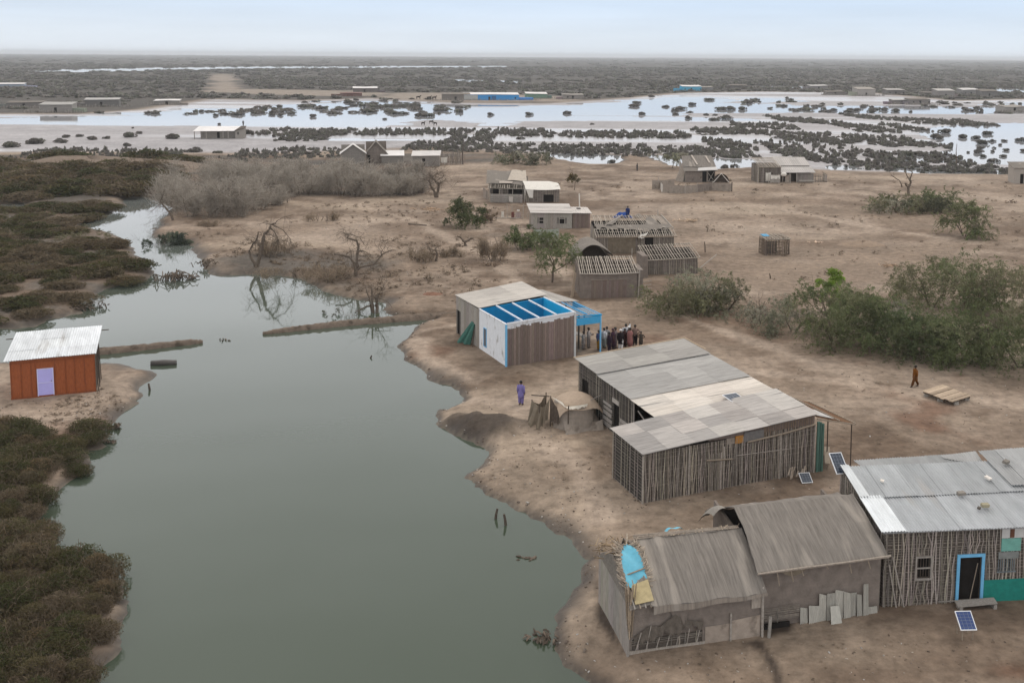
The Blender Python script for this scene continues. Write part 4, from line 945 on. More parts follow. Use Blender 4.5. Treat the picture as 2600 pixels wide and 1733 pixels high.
def drape(root, name, top, bottom, m, folds=5, depth=.08, nu=24, nv=8, seed=0, sag=.1, ragged=.06):
    """hanging cloth from a top line to a bottom line (lists of two or more points), with folds"""
    g = random.Random(seed)
    def along(pts, t):
        pts = [Vector(p) for p in pts]; k = t*(len(pts)-1); i = min(int(k), len(pts)-2); return pts[i].lerp(pts[i+1], k-i)
    a = Vector(top[-1])-Vector(top[0]); nrm = a.cross(Vector((0, 0, 1)))
    nrm = nrm.normalized() if nrm.length > 1e-6 else Vector((0, -1, 0))
    ph = [g.uniform(0, 6.28) for _ in range(3)]; rg = [g.uniform(-ragged, ragged) for _ in range(nu+1)]
    mb = MB()
    def fn(u, v):
        p = along(top, u).lerp(along(bottom, u), v)
        w = math.sin(u*folds*6.28+ph[0]) + .5*math.sin(u*folds*13.1+ph[1]+v*2)
        return p + nrm*(depth*w*(.25+.75*v)) + Vector((0, 0, -sag*4*u*(1-u)*(1-v) + rg[round(u*nu)]*v))
    mb.grid(fn, nu, nv)
    return mb.build(name, m, root, smooth=True)
def frame_rect(mb, x0, x1, z0, z1, y, w, t):
    mb.box(x0-w, x0, y-t, y, z0, z1); mb.box(x1, x1+w, y-t, y, z0, z1); mb.box(x0-w, x1+w, y-t-.003, y-.003, z1, z1+w)
def barrel(root, name, x0, x1, prof, m, nx=26, seed=0, wob=.03, thick=.07, tilt=(0, 0), xl=None, tints=None):
    """mat roof bent over poles: profile (y,z) swept along x; tilt = height added at each end"""
    q = np.random.default_rng(seed); n = len(prof)
    W1 = q.normal(size=(nx+1, n))*wob
    for r in range(2): W1[1:-1] = (W1[:-2]+W1[1:-1]*2+W1[2:])/4
    mb = MB()
    top, bot = [], []
    for i in range(nx+1):
        t = i/nx; row, rb = [], []
        for k, (y, z) in enumerate(prof):
            x = lerp(x0, x1, t) + (xl(k/(n-1)) if xl else 0)*(1-t)
            row.append((x, y, z+lerp(tilt[0], tilt[1], t)+W1[i, k])); rb.append((x, y, z+lerp(tilt[0], tilt[1], t)+W1[i, k]-thick))
        top.append(row); bot.append(rb)
    base = 0
    for g_ in (top, bot):
        mb.add([p for r in g_ for p in r], [(i*n+k, (i+1)*n+k, (i+1)*n+k+1, i*n+k+1) for i in range(nx) for k in range(n-1)])
    N = (nx+1)*n
    mb.F += [(i*n, N+i*n, N+(i+1)*n, (i+1)*n) for i in range(nx)] + [(i*n+n-1, (i+1)*n+n-1, N+(i+1)*n+n-1, N+i*n+n-1) for i in range(nx)]
    mb.F += [(k, k+1, N+k+1, N+k) for k in range(n-1)] + [(nx*n+k, N+nx*n+k, N+nx*n+k+1, nx*n+k+1) for k in range(n-1)]
    return mb.build(name, m, root, smooth=False)
def arc(y0, z0, y1, z1, ym, zm, n=7, bulge=.18):
    """profile from eave to ridge to eave, slightly bulging"""
    out = []
    for i in range(n): t = i/(n-1); out.append((lerp(y0, ym, t), lerp(z0, zm, t)+bulge*math.sin(math.pi*t)))
    for i in range(1, n): t = i/(n-1); out.append((lerp(ym, y1, t), lerp(zm, z1, t)+bulge*math.sin(math.pi*t)))
    return out
def rod(root, name, a, b, r=.04, m=M_STICK, n=6, mid=None, label=None):
    mb = MB(); mb.tube([a, mid, b] if mid else [a, b], r, n); return mb.build(name, m, root, label=label)

# ================================================================== the orange cabin
z0k = lambda x, y: (x*.27625, 800+y*.27625)
r, w = house('plywood_cabin', z0k(105,775), z0k(885,695), 'orange-brown plywood cabin with a white corrugated roof and lavender door', 'cabin')
P = MB(); DX0, DX1 = 1.62, 2.56
hl = [(DX0, DX1, .06, 1.9)]
wall_cells(P, (0,0), (w,0), 2.66, 2.66, .08, hl); P.build('front_wall', M_ORANGE, r)
P = MB(); wall_cells(P, (0,4.3), (0,.083), 3.3, 2.66, .08); P.build('side_wall', M_ORANGE, r)
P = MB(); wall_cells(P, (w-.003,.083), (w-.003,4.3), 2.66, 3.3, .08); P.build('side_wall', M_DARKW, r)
P = MB(); wall_cells(P, (w-.09,4.3), (.09,4.3), 3.3, 3.3, .08); P.build('back_wall', M_ORANGE, r)
P = MB(); P.tint = (.8,.8,.8)
for x in (.02,.62,1.22,1.5,2.66,3.3,3.86,4.46,w-.06): P.box(x, x+.05, -.03, -.001, -.15, 2.62)
P.box(-.02, w+.02, -.045, -.032, -.02, .10); P.box(-.02, w+.02, -.045, -.032, 2.40, 2.46)
P.build('batten', M_ORANGE, r)
P = MB(); P.box(-.05, w+.05, -.1, .2, -.3, -.025); P.build('foundation', M_WOOD, r)
d = MB(); d.box(DX0+.03, DX1-.03, -.055, -.015, .1, 1.86); dd = d.build('door', M_LAV, r)
f = MB(); frame_rect(f, DX0+.03, DX1-.03, .06, 1.87, -.02, .06, .05); f.box(DX0-.02, DX1+.02, -.075, -.055, .93, .97); f.build('door_frame', mat('lilac_trim', (.62,.6,.82), .5, .05), dd)
f = MB(); f.box(DX1-.14, DX1-.09, -.10, -.056, 1.02, 1.07); f.build('handle', M_DARKW, dd)
roof_sheets(r, 'roof', (-.34,-.22,2.68), (w+.12,-.22,2.68), (w+.32,4.5,3.42), (-.05,4.5,3.42), 3, 3, [(1.5,1.5,1.5),(1.42,1.43,1.44),(1.55,1.55,1.53)], 4, M_TIN, pitch=.15, amp=.024, ridges='v', lap=.05)
for sx, yy, zz in ((-.6,3.6,3.2),(w+.02,3.9,3.22)): rod(r, 'roof_pole', (sx,yy,zz), (sx+.75,yy,zz), .035, M_DARKW)
g_ = random.Random(3)
for k in range(4): rod(r, 'side_pole', (w+.1+g_.uniform(0,.15), .1+k*.9, -.2), (w+.1, .1+k*.9, 2.5+k*.12), .035, M_DARKW)

# ================================================================== white and blue house without a roof over its front room
zB = lambda x, y: (1150+x*.27625, 680+y*.27625)
r, w = house('painted_house', zB(490,905), zB(1118,815), 'white and blue walled house, its front room roofless with bright blue inside', 'house')
YB, YE = 5.2, 10.2
P = MB(); wall_cells(P, (.0,.07), (w,.07), 3.2, 3.5, .12); P.build('front_wall', M_BLUE, r)
plank_wall(r, 'front_planks', (.05,.0), (w,.0), 3.0, 3.27, 8, .19, M_BROWNP, var=.24)
P = MB(); wall_cells(P, (.05,-.003), (w+.0,-.003), 3.2, 3.5, .065, z0=3.28); P.tint = (.85,.85,.86)
g_ = random.Random(5)
x = .06
while x < w-.1:
    ww = g_.uniform(.08,.3); zt0 = 3.0+.27*x/w; P.box(x, min(x+ww, w), -.012, -.004, zt0-g_.uniform(.0,.2), zt0+.32); x += ww
P.build('peeling_paint', M_WHITE, r)
P = MB(); wall_cells(P, (0,YB), (0,.0), 3.18, 3.2, .07, [(.95,1.45,.5,1.9)]); P.build('side_wall', M_WHITE, r)
P = MB(); wall_cells(P, (.075,YB), (.075,.2), 3.17, 3.19, .05, [(.95,1.45,.5,1.9)]); P.build('inner_wall', M_BLUE, r)
P = MB(); P.box(-.02,.02,YB-1.45,YB-.95,.5,1.9); wd = P.build('window', mat('grey_shutter', (.13,.14,.155), .6, .2, 4), r)
P = MB()
for a in ((-.045,.0,YB-1.49,YB-1.45,.46,1.94),(-.045,.0,YB-.95,YB-.91,.46,1.94),(-.047,-.001,YB-1.45,YB-.95,1.9,1.95),(-.047,-.001,YB-1.45,YB-.95,.45,.5)): P.box(*a)
P.build('frame', M_LBLUE, wd)
P = MB(); wall_cells(P, (.13,YB), (w,YB), 3.18, 3.5, .12, [(2.9,3.6,0,2.0)]); P.build('partition_wall', mat('deep_blue_paint', (.004,.215,.43), .6, .14, 2), r)  # same blue paint, darkened as the shaded back wall
P = MB(); P.box(3.0,3.75,YB+.03,YB+.06,0,2.0); P.build('curtain', mat('pale_curtain', (.35,.55,.75), .8, .1), r)
P = MB(); wall_cells(P, (w,.0), (w,YB+.12), 3.5, 3.5, .1, [(2.0,3.6,1.5,2.7),(4.0,4.9,0,2.0)]); P.build('side_wall', mat('bright_blue_paint', (.01,.37,.66), .6, .12, 2), r)  # same blue paint, lightened as the better lit wall
P = MB(); P.box(w-.03,w-.008,1.95,3.65,1.45,2.75); P.build('shutter', mat('grey_shutter', (.13,.14,.155), .6, .2, 4), r)  # dark panel put in as the shade seen through the window
P = MB(); P.box(.15,w-.12,.2,YB-.01,-.06,.03); P.build('room_floor', mat('cement_floor', (.17,.20,.22), .9, .2, 2), r)
for x in (1.36,2.75,4.2): P = MB(); P.bar((x,.1,3.24+.3*x/w),(x+.12,YB+.05,3.22+.3*x/w),.09,.10); P.build('roof_beam', M_WHITE, r)
P = MB(); P.bar((-.05,.0,3.22),(w+.06,.0,3.525),.12,.05); P.bar((-.0,.06,3.22),(.0,YB,3.2),.11,.05); P.bar((w,.06,3.53),(w,YB+.1,3.53),.11,.05); P.build('rim', M_WHITE, r)
P = MB(); P.box(-.075,.055,-.07,.06,-.3,3.19); P.build('corner_post', M_LBLUE, r)
P = MB(); P.box(w-.04,w+.10,-.09,.05,-.3,3.5); P.build('corner_post', mat('cream_post', (.55,.56,.56), .7, .15, 3), r)
plank_wall(r, 'grey_wall', (.0,YE), (.0,YB+.003), 3.2, 3.15, 11, .55, M_PLANK, [(.2,.75,0,2.05)], .12)
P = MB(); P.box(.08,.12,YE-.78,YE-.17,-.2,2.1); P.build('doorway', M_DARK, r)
plank_wall(r, 'grey_wall', (w,YE), (.03,YE), 3.4, 3.15, 12, .5, M_PLANK)
plank_wall(r, 'grey_wall', (w,YB+.15), (w,YE-.05), 3.4, 3.4, 13, .5, M_PLANK)
roof_sheets(r, 'roof', (-.05,YB-.08,3.28), (w+.55,YB+.55,3.6), (w+.75,YE+1.0,3.55), (-.15,YE-.05,3.27), 3, 2, [(1.1,1.06,1.0),(1.02,.98,.93),(1.15,1.11,1.05)], 21, M_SHEET, pitch=.2, amp=.012, ridges='u')
drape(r, 'green_net', [(-.06,YB+1.35,1.95),(-.06,YB+.8,1.75)], [(-1.0,YB+2.3,.04),(-.35,YB+1.1,.05)], M_NET, 2, .14, 20, 10, 2, .05)
rod(r, 'prop_pole', (-.4,YB+.5,-.1), (-.05,YB+1.0,1.4), .04, M_DARKW)
aw = house('market_awning', zB(490,905), zB(1118,815), 'blue painted timber awning with a netted top beside the white house', 'awning')[0]
AX, AY = 8.02, 4.6
for nm, x, y, m_, h in (('post',AX,.02,M_LBLUE,3.0),('post',AX,AY,M_LBLUE,3.02),('post',6.95,1.6,M_DARKW,3.1),('post',7.6,1.9,M_DARKW,3.05),('post',7.2,AY-.3,M_DARKW,3.1)):
    P = MB(); P.box(x-.05,x+.05,y-.05,y+.05,-.3,h); P.build(nm, m_, aw)
P = MB(); P.bar((w+.12,-.02,3.12),(AX+.08,-.02,3.06),.08,.08); P.bar((AX,.05,3.06),(AX,AY+.2,3.06),.09,.09); P.bar((w+.12,.06,3.3),(w+.12,AY,3.3),.07,.07); P.bar((w+1.1,.05,3.2),(w+1.1,AY,3.2),.06,.06); P.build('beam', M_BLUE, aw)
P = MB(); P.box(w+.16,AX-.06,-.035,-.005,2.42,3.0); P.build('front_board', mat('bright_blue_board', (.05,.33,.60), .55, .1), aw)
P = MB(); P.box(AX-.015,AX+.02,.08,AY,2.62,3.0); P.build('side_board', M_BLUE, aw)
P = MB(); P.tint = (.8,.8,.8); P.grid(lambda u,v: (lerp(w+.15,AX,u), lerp(.1,2.4,v), lerp(3.22,3.08,u)-.12*math.sin(math.pi*v)*math.sin(math.pi*u)), 8, 8)
nt_ = P.build('net_cover', mat('grey_netting', (.33,.31,.30), .9, .3, 9), aw)
P = MB()
for k in range(7): P.bar((lerp(w+.15,AX,k/6),.06,lerp(3.26,3.1,k/6)),(lerp(w+.15,AX,min(1,k/6+.1)),AY-.1,lerp(3.26,3.1,k/6)),.03)
P.build('lath', M_LBLUE, aw)
roof_sheets(aw, 'roof', (w+.2,AY-.35,3.34), (AX+.45,AY-.2,3.1), (w+1.5,YE-1.6,3.28), (w+.3,YE-1.5,3.38), 2, 1, [(.95,.92,.88),(.85,.83,.8)], 31, M_SHEET, pitch=.2, amp=.012, ridges='v')
t = house('serving_table', zB(490,905), zB(1118,815), 'long narrow wooden table with poles for legs under the blue awning', 'table')[0]
P = MB(); P.bar((7.85,2.0,.8),(7.45,4.5,.8),.55,.05); P.build('table_top', M_PLANK, t)
for x, y in ((7.65,2.1),(8.05,2.15),(7.3,4.3),(7.68,4.4)): rod(t, 'leg', (x,y,-.1), (x,y,.77), .035, M_DARKW)

# ================================================================== the long lattice-walled house with stepped sheet roofs
zC = lambda x, y: (1450+x*.318878, 850+y*.318878)
r, w = house('lattice_house', zC(565,1340), zC(1925,1090), 'long stick-lattice house under patched grey and cream sheet roofs', 'house')
HC = lambda x: 2.66+.065*x
wattle(r, 'front_wall', (0,0), (w,0), HC(0), HC(w)-.55, 1, .072, .022, [], .34, lean=.10)
P = MB(); wall_cells(P, (3.9,.02), (w,.02), HC(3.9)-.02, HC(w)-.02, .05, z0=HC(w)-.60); P.tint = (1,1,1); P.build('upper_boards', M_BROWNP, r)
P = MB()
g_ = random.Random(9); x = 7.4
while x < w-.05: rr_ = g_.uniform(.016,.026); P.tint = (.75,.62,.5); P.tube([(x,-.02,HC(x)-.75),(x+g_.uniform(-.04,.04),-.02,HC(x)-.03)], rr_, 4); x += g_.uniform(.10,.2)
P.build('upper_sticks', M_STICK, r)
P = MB(); P.box(5.55,6.05,-.04,-.012,HC(5.5)-.62,HC(5.5)-.2); P.build('patch_board', mat('orange_board', (.42,.20,.05), .7, .2), r)
P = MB(); P.box(6.1,7.35,-.045,-.02,HC(6)-.66,HC(6)-.1); P.build('patch_board', mat('grey_board', (.17,.16,.155), .8, .2), r)
P = MB(); P.box(5.0,5.5,-.045,-.02,HC(5)-.55,HC(5)-.22); P.build('patch_board', M_PALECLAY, r)
wattle(r, 'door', (3.95,-.055), (4.75,-.055), 2.1, 2.1, 3, .055, .021, [], .5, backmat=mat('brown_core', (.10,.07,.05), .9, .2), lean=.01)
rod(r, 'door_bar', (3.75,-.12,1.78), (5.35,-.12,1.62), .045, M_WOOD)
rod(r, 'lintel_pole', (6.3,-.1,HC(6.3)-.66), (8.5,-.1,HC(8.5)-.66), .05, M_WOOD); rod(r, 'lintel_pole', (8.52,-.1,HC(8.5)-.66), (w,-.1,HC(w)-.56), .05, M_WOOD)
rod(r, 'rail', (5.6,-.08,1.75), (9.2,-.08,1.62), .022)
for x in (0,2.72,4.85,8.45,w): rod(r, 'post', (x,-.06,-.3), (x,-.06,HC(x)-(.62 if x > 4 else .1)), .05)
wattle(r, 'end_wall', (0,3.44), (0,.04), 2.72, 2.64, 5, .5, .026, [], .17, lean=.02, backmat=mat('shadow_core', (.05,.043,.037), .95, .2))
wattle(r, 'end_wall', (w,.05), (w,3.7), HC(w)-.03, HC(w)-.03, 6, .12, .021, [], .2)
plank_wall(r, 'back_wall', (3.0,3.44), (.05,3.44), 2.8, 2.68, 7, .3, M_PLANK)
TC = [(1.0,.95,.92),(.82,.78,.76),(.95,.92,.9),(.74,.72,.71),(1.12,1.09,1.05)]
roof_sheets(r, 'front_roof', (-.18,-.28,HC(0)+.08), (w+.12,-.28,HC(w)+.08), (w+.15,3.95,HC(w)+.22), (-.15,3.62,HC(0)+.14), 7, 3, TC, 41, M_SHEET, pitch=.17, amp=.013, ridges='u')
X0, X1 = 3.0, 10.75; YR = [3.62,6.95,11.6,15.0]; HB = lambda x, k: 2.86+.06*(x-X0)+(.06,.16,.30)[k]
TW = [(1.38,1.3,1.2),(1.3,1.22,1.13),(1.42,1.35,1.26)]; TG = [(.80,.80,.79),(.77,.77,.76),(.84,.84,.83)]; TD = [(.74,.73,.70),(.71,.70,.68),(.77,.755,.73)]
for k, (nm, tn, n_) in enumerate((('cream_roof', TW, (4,2)), ('grey_roof', TG, (4,3)), ('rear_roof', TD, (3,2)))):
    y0, y1 = YR[k]-(.1 if k else .05), YR[k+1]
    roof_sheets(r, nm, (X0-.25,y0,HB(X0,k)), (X1+.2,y0-.1,HB(X1,k)), (X1+.25,y1,HB(X1,k)+.05), (X0-.25,y1,HB(X0,k)+.05), *n_, tn, 43+k, M_SHEET, pitch=.17, amp=.012, ridges='u', lift=.008)
P = MB(); P.tint = (1.5,1.42,1.3); P.bar((X0-.3,15.03,HB(X0,2)+.08),(X1+.3,15.03,HB(X1,2)+.08),.07,.05); P.bar((X1+.28,12.2,HB(X1,2)+.08),(X1+.28,15.0,HB(X1,2)+.1),.05,.05); P.build('eave_board', M_WOOD, r)
P = MB(); P.tint = (.9,.85,.8); P.slab([(X1+.3,6.5,3.1),(X1+1.0,6.6,2.75),(X1+.9,10.4,2.75),(X1+.3,10.6,3.15)], .03); P.build('side_flap', M_SHEET, r)
dl = [(.55,1.5,0,2.05)]
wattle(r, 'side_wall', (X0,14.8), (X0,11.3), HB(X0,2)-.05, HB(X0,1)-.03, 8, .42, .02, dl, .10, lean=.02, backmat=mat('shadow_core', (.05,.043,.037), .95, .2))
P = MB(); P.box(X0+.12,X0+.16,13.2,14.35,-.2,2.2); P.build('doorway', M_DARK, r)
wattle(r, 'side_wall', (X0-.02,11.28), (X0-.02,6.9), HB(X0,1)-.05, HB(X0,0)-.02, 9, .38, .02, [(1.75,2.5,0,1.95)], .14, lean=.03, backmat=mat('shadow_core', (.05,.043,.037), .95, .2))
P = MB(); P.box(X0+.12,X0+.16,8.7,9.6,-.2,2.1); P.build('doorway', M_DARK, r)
g_ = random.Random(14)
for z in (.15,.5,.85,1.2,1.5):
    P = MB(); f = g_.uniform(.9,1.45); P.tint = (f,f,f*1.02); a = g_.uniform(0,.15); P.box(X0-.075,X0-.045,9.62+a,11.0-g_.uniform(0,.2),z,z+g_.uniform(.16,.26)); P.build('board', M_PLANK, r)
for z in (.1,.42,.72,1.05):
    P = MB(); f = g_.uniform(.9,1.3); P.tint = (f,f,f); P.box(X0-.075,X0-.045,7.0,8.65-g_.uniform(0,.1),z,z+g_.uniform(.2,.28)); P.build('board', M_PLANK, r)
P = MB(); P.tint = (1.3,1.3,1.3); P.box(X0-.09,X0-.05,8.7,9.6,1.97,2.25); P.build('board', M_PLANK, r)
P = MB(); wall_cells(P, (X0+1.9,6.85), (X0+1.9,3.5), 2.9, 2.85, .06); P.build('recess_wall', M_DARKW, r)  # dark wall set back, standing for the shade in the open recess
rod(r, 'prop_pole', (X0+.3,4.0,1.2), (X0+.2,6.7,2.3), .045, M_PLANK); rod(r, 'prop_pole', (X0,6.85,-.2), (X0,6.85,2.85), .05, M_PLANK)
plank_wall(r, 'back_wall', (X1,14.8), (X0+.05,14.8), HB(X1,2)-.05, HB(X0,2)-.05, 17, .3, M_PLANK)
plank_wall(r, 'side_wall', (X1,3.8), (X1,14.75), HB(X1,0)-.06, HB(X1,0)-.06, 18, .3, M_PLANK)
P = MB()
for k, (x, wd_, h) in enumerate(((w+.13,.16,2.9),(w+.30,.12,2.85),(w+.44,.14,2.75))): f = (1,.8,.9)[k]; P.tint = (f,f,f); P.box(x,x+wd_-.015,-.12-.01*k,-.03,-.3,h)
P.build('green_boards', mat('faded_green', (.075,.15,.12), .75, .25, 4, (3,3,.5)), r)
P = MB(); P.tint = (1,.8,.65); P.slab([(w+.2,3.6,3.25),(w+1.75,3.0,2.85),(w+2.55,-.25,2.52),(w+.3,.15,3.1)][::-1], .05); pr = P.build('porch_roof', mat('brown_thatch', (.16,.115,.085), .95, .3, 5, (3,3,3), spec=.05), r)
P = MB(); P.bar((w+.25,.12,2.98),(w+2.6,-.28,2.48),.07); P.bar((w+1.8,3.0,2.86),(w+2.6,-.3,2.53),.06); P.bar((w+1.0,3.3,3.08),(w+1.6,-.1,2.78),.06); P.build('rafter', M_WOOD, pr)
P = MB(); P.slab([(w+.25,.3,3.16),(w+1.3,.0,2.92),(w+.9,1.2,3.08),(w+.3,1.4,3.2)], .02); P.build('loose_sheet', M_SHEET, pr)
for x, y, h in ((w+1.95,1.3,2.75),(w+2.5,-.1,2.5),(w+1.7,2.9,2.8)): rod(r, 'porch_post', (x,y,-.2), (x-.03,y,h), .035, M_DARKW)
P = MB(); P.bar((w+.9,-.1,.38),(w+2.4,1.9,.4),.3,.05); P.bar((w+1.0,.0,.0),(w+1.0,.0,.36),.06); P.bar((w+2.2,1.6,0),(w+2.2,1.6,.36),.06); P.build('bench', M_WOOD, r)

# solar panels
def solar(label, loc, rz, tilt, sw, sl, glass, legs=True, nx=4, ny=6):
    t = empty('solar_panel', loc, rz, label, 'solar panel')
    ct, st = math.cos(tilt), math.sin(tilt)
    pt = lambda x, y, z=0: (x, y*ct-z*st, y*st+z*ct)
    def bx(mb, x0, x1, y0, y1, z0, z1): mb.hexa([pt(x0,y0,z0),pt(x1,y0,z0),pt(x1,y1,z0),pt(x0,y1,z0),pt(x0,y0,z1),pt(x1,y0,z1),pt(x1,y1,z1),pt(x0,y1,z1)])
    P = MB(); bx(P,.02,sw-.02,.02,sl-.02,-.02,.0); pn = P.build('glass', glass, t)
    P = MB(); P.tint = (.22,.25,.3)
    for i in range(1, nx): bx(P, sw*i/nx-.004, sw*i/nx+.004, .03, sl-.03, .001, .004)
    for j in range(1, ny): bx(P, .03, sw-.03, sl*j/ny-.004, sl*j/ny+.004, .0045, .0065)
    P.build('cell_lines', M_ALU, pn)
    P = MB()
    for a in ((0,.03,0,sl),(sw-.03,sw,0,sl),(.03,sw-.03,0,.03),(.03,sw-.03,sl-.03,sl)): bx(P,*a,-.035,.012)
    P.build('frame', M_ALU, t)
    if legs:
        for x in (.12, sw-.12):
            for y in (.1, sl-.1):
                q = pt(x, y, -.04); rod(t, 'leg', (q[0],q[1],-loc[2]-.1+gz(loc[0],loc[1])), q, .025, M_WOOD)
    return t
def at_local(root, x, y, z):
    c, s = math.cos(root.rotation_euler.z), math.sin(root.rotation_euler.z); return (root.location.x+x*c-y*s, root.location.y+x*s+y*c, root.location.z+z)
RC = r
solar('small solar panel lying on the patched roof of the long lattice house', at_local(r,7.55,3.45,HB(7.6,0)+.14), r.rotation_euler.z+.05, .10, .95, 1.0, M_PANELD, False)
solar('small solar panel propped on the ground against the right end of the lattice wall', at_local(r,9.15,-1.15,.06), r.rotation_euler.z-.25, .55, .62, .66, M_PANELD, True, 4, 4)
P = MB(); P.tint = (1.2,1.1,1.0); g_ = random.Random(4)
for k in range(9): a = g_.uniform(0,1.2); P.bar((8.6+a,-.45+g_.uniform(-.15,.1),.05+g_.uniform(0,.3)),(8.9+a,-.3,.35+g_.uniform(0,.35)),.07,.03)
o = P.build('scrap_pile', M_PLANK, None); o.location = r.location; o.rotation_euler = r.rotation_euler; tag(o, 'small pile of pale broken boards behind the ground solar panel', 'scrap')

# ================================================================== mud-walled pen with tarps beside the lattice house
zN = lambda x, y: (1340+x*.127551, 960+y*.127551)
r, w = house('mud_pen', zN(680,1050), zN(1420,985), 'clay-walled store with tarps draped on poles beside the lattice house door', 'store')
q = np.random.default_rng(8)
P = MB(); rings = []
prof = [(-.3,1.12,0),(.0,1.13,0),(.35,1.05,.02),(.7,.98,.0),(1.1,.95,.02),(1.35,.97,0),(1.5,.90,.05)]
for z, s, _ in prof:
    ring = []
    for k in range(26):
        a = 2*math.pi*k/26; e = .8
        cx, sy = math.copysign(abs(math.cos(a))**e, math.cos(a)), math.copysign(abs(math.sin(a))**e, math.sin(a))
        rr_ = s*(1+q.normal()*.035); ring.append((1.15+cx*1.32*rr_, 1.15+sy*1.2*rr_, z))
    rings.append(ring)
P.loft(rings); P.build('clay_wall', M_PALECLAY, r, smooth=True)
P = MB(); P.grid(lambda u,v: (-.18+2.8*u, -.06+2.5*v, 1.62+.30*math.sin(math.pi*u)*math.sin(math.pi*v)+.06*math.sin(9*u+5*v)-.40*(2*abs(u-.5))**5-.34*(2*abs(v-.5))**5), 14, 12); P.build('cover', mat('sandy_cloth', (.40,.31,.235), .95, .15, 4, bump=.3, bscale=9, spec=.05), r, smooth=True)
drape(r, 'white_cloth', [(-.45,1.0,1.9),(.25,.05,1.52),(1.0,-.1,1.60),(1.6,-.12,1.66)], [(.1,.3,1.66),(.3,-.12,1.40),(1.0,-.16,1.42),(1.55,-.14,1.50)], mat('cream_cloth', (.72,.66,.56), .85, .06), 3, .03, 20, 4, 5, .02)
drape(r, 'brown_tarp', [(-.5,1.0,1.85),(-.9,.95,1.35),(-1.25,.9,1.5),(-1.5,1.8,1.45)], [(-.75,.45,.75),(-1.0,.6,.35),(-1.35,.5,.0),(-1.85,1.0,.25),(-1.75,1.8,.05)], M_TARPB, 4, .13, 36, 12, 6, .10, .16)
drape(r, 'brown_tarp', [(-1.5,1.9,1.45),(-.9,2.2,1.2),(-.45,2.4,1.6)], [(-1.7,1.95,.1),(-.5,2.5,.5)], M_TARPB, 3, .09, 20, 8, 7, .15)
drape(r, 'dark_tarp', [(-.48,.95,1.9),(-.1,.45,1.2)], [(-.55,.6,.5),(-.15,.2,.35)], M_DARKW, 2, .06, 14, 8, 8, .05)
for x, y, h in ((-.5,1.0,1.95),(-1.25,.85,1.55),(-1.5,1.85,1.5),(-.45,2.4,1.7),(.35,-.12,1.62)): rod(r, 'pole', (x,y,-.2), (x+.03,y,h), .035, M_DARKW)
rod(r, 'top_pole', (-.55,1.0,1.92), (-1.5,1.85,1.8), .035, M_DARKW); rod(r, 'top_pole', (1.9,.2,1.75), (3.2,.9,1.95), .03, M_PLANK)
P = MB(); P.grid(lambda u,v: (.1+2.5*u, .05-.75*v*(1-.45*u)-.08*math.sin(9*u), .62*(1-v)**1.6*(1+.25*math.sin(6*u))-.04), 14, 6); P.build('apron', M_PALECLAY, r, smooth=True)

# ================================================================== two mat-roofed huts at the bottom right
zD = lambda x, y: (1500+x*.318878, 1233+y*.318878)
r, w = house('mat_hut', zD(290,1345), zD(1360,1195), 'hut with a worn reed-mat roof patched at one end with blue tarp', 'hut')
P = MB(); wall_cells(P, (.0,.0), (w,.0), 2.12, 2.12, .12, [(.15,3.1,.12,.62)]); P.build('front_wall', M_CLAY, r)
wattle(r, 'lattice_panel', (.15,.04), (3.1,.04), .66, .66, 12, .45, .026, [], .075, z0=.1, lean=.04)
P = MB(); P.tint = (1.15,1.12,1.08); P.box(.05,3.2,-.045,-.004,.0,.15); P.build('sill_board', M_PLANK, r)
g_ = random.Random(2)
P = MB(); P.tint = (1.15,1.12,1.1); P.grid(lambda u,v: (3.2+1.05*u, -.03-.015*math.sin(5*u), -.1+.85*v), 4, 3); P.build('pale_patch', M_PALECLAY, r)
P = MB(); P.tint = (1.25,1.22,1.2); P.grid(lambda u,v: (4.3+1.25*u, -.028, -.1+(.95+.1*u)*v), 4, 3); P.build('pale_patch', M_PALECLAY, r)
P = MB(); P.tint = (1.2,1.15,1.1); P.box(5.15,5.6,-.04,-.006,1.25,2.0); P.build('patch_board', M_PLANK, r)
drape(r, 'peeling_mat', [(.25,-.07,.75),(.9,-.12,1.15),(1.3,-.10,1.05),(1.9,-.14,1.5),(2.3,-.10,1.2),(3.1,-.08,1.0)], [(.25,-.08,.42),(.9,-.26,.62),(1.4,-.22,.85),(1.9,-.30,.7),(2.4,-.22,.95),(3.05,-.12,.72)], mat('dark_matting', (.12,.10,.082), .95, .35, 5, bump=.5, bscale=9), 7, .06, 40, 6, 5, .0, .10)
drape(r, 'peeling_mat', [(1.7,-.09,1.75),(2.5,-.09,1.6)], [(1.95,-.14,.85),(2.35,-.16,1.1)], M_CLAY, 2, .05, 12, 6, 6, 0, .08)
for k in range(7): rod(r, 'bent_stick', (.3+.42*k,-.13,.2), (.5+.40*k,-.17,.95+.25*math.sin(k*1.9)), .018, M_STICK)
rod(r, 'post', (0,-.07,-.3), (.0,-.05,1.2), .06, M_PLANK); rod(r, 'post', (4.27,-.07,-.2), (4.27,-.06,1.2), .04, M_STICK); rod(r, 'post', (w+.02,-.1,-.2), (w,-.06,2.1), .055, M_STICK); rod(r, 'post', (w+.25,-.2,-.2), (w+.3,-.2,.9), .07, M_STONE)
plank_wall(r, 'end_wall', (-.02,3.96), (-.02,.02), 2.2, 2.1, 31, .4, M_PLANK, var=.12)
P = MB(); wall_cells(P, (w,.02), (w,3.96), 2.1, 2.1, .1); P.build('end_wall', M_CLAY, r)
P = MB(); wall_cells(P, (w,3.98), (.02,3.98), 2.2, 2.2, .1); P.build('back_wall', M_CLAY, r)
prof = arc(-.28,1.98,4.25,2.15,2.35,3.42,7,.13)
barrel(r, 'roof', .85, w+.12, prof, M_THATCH, 34, 3, .055, .05)
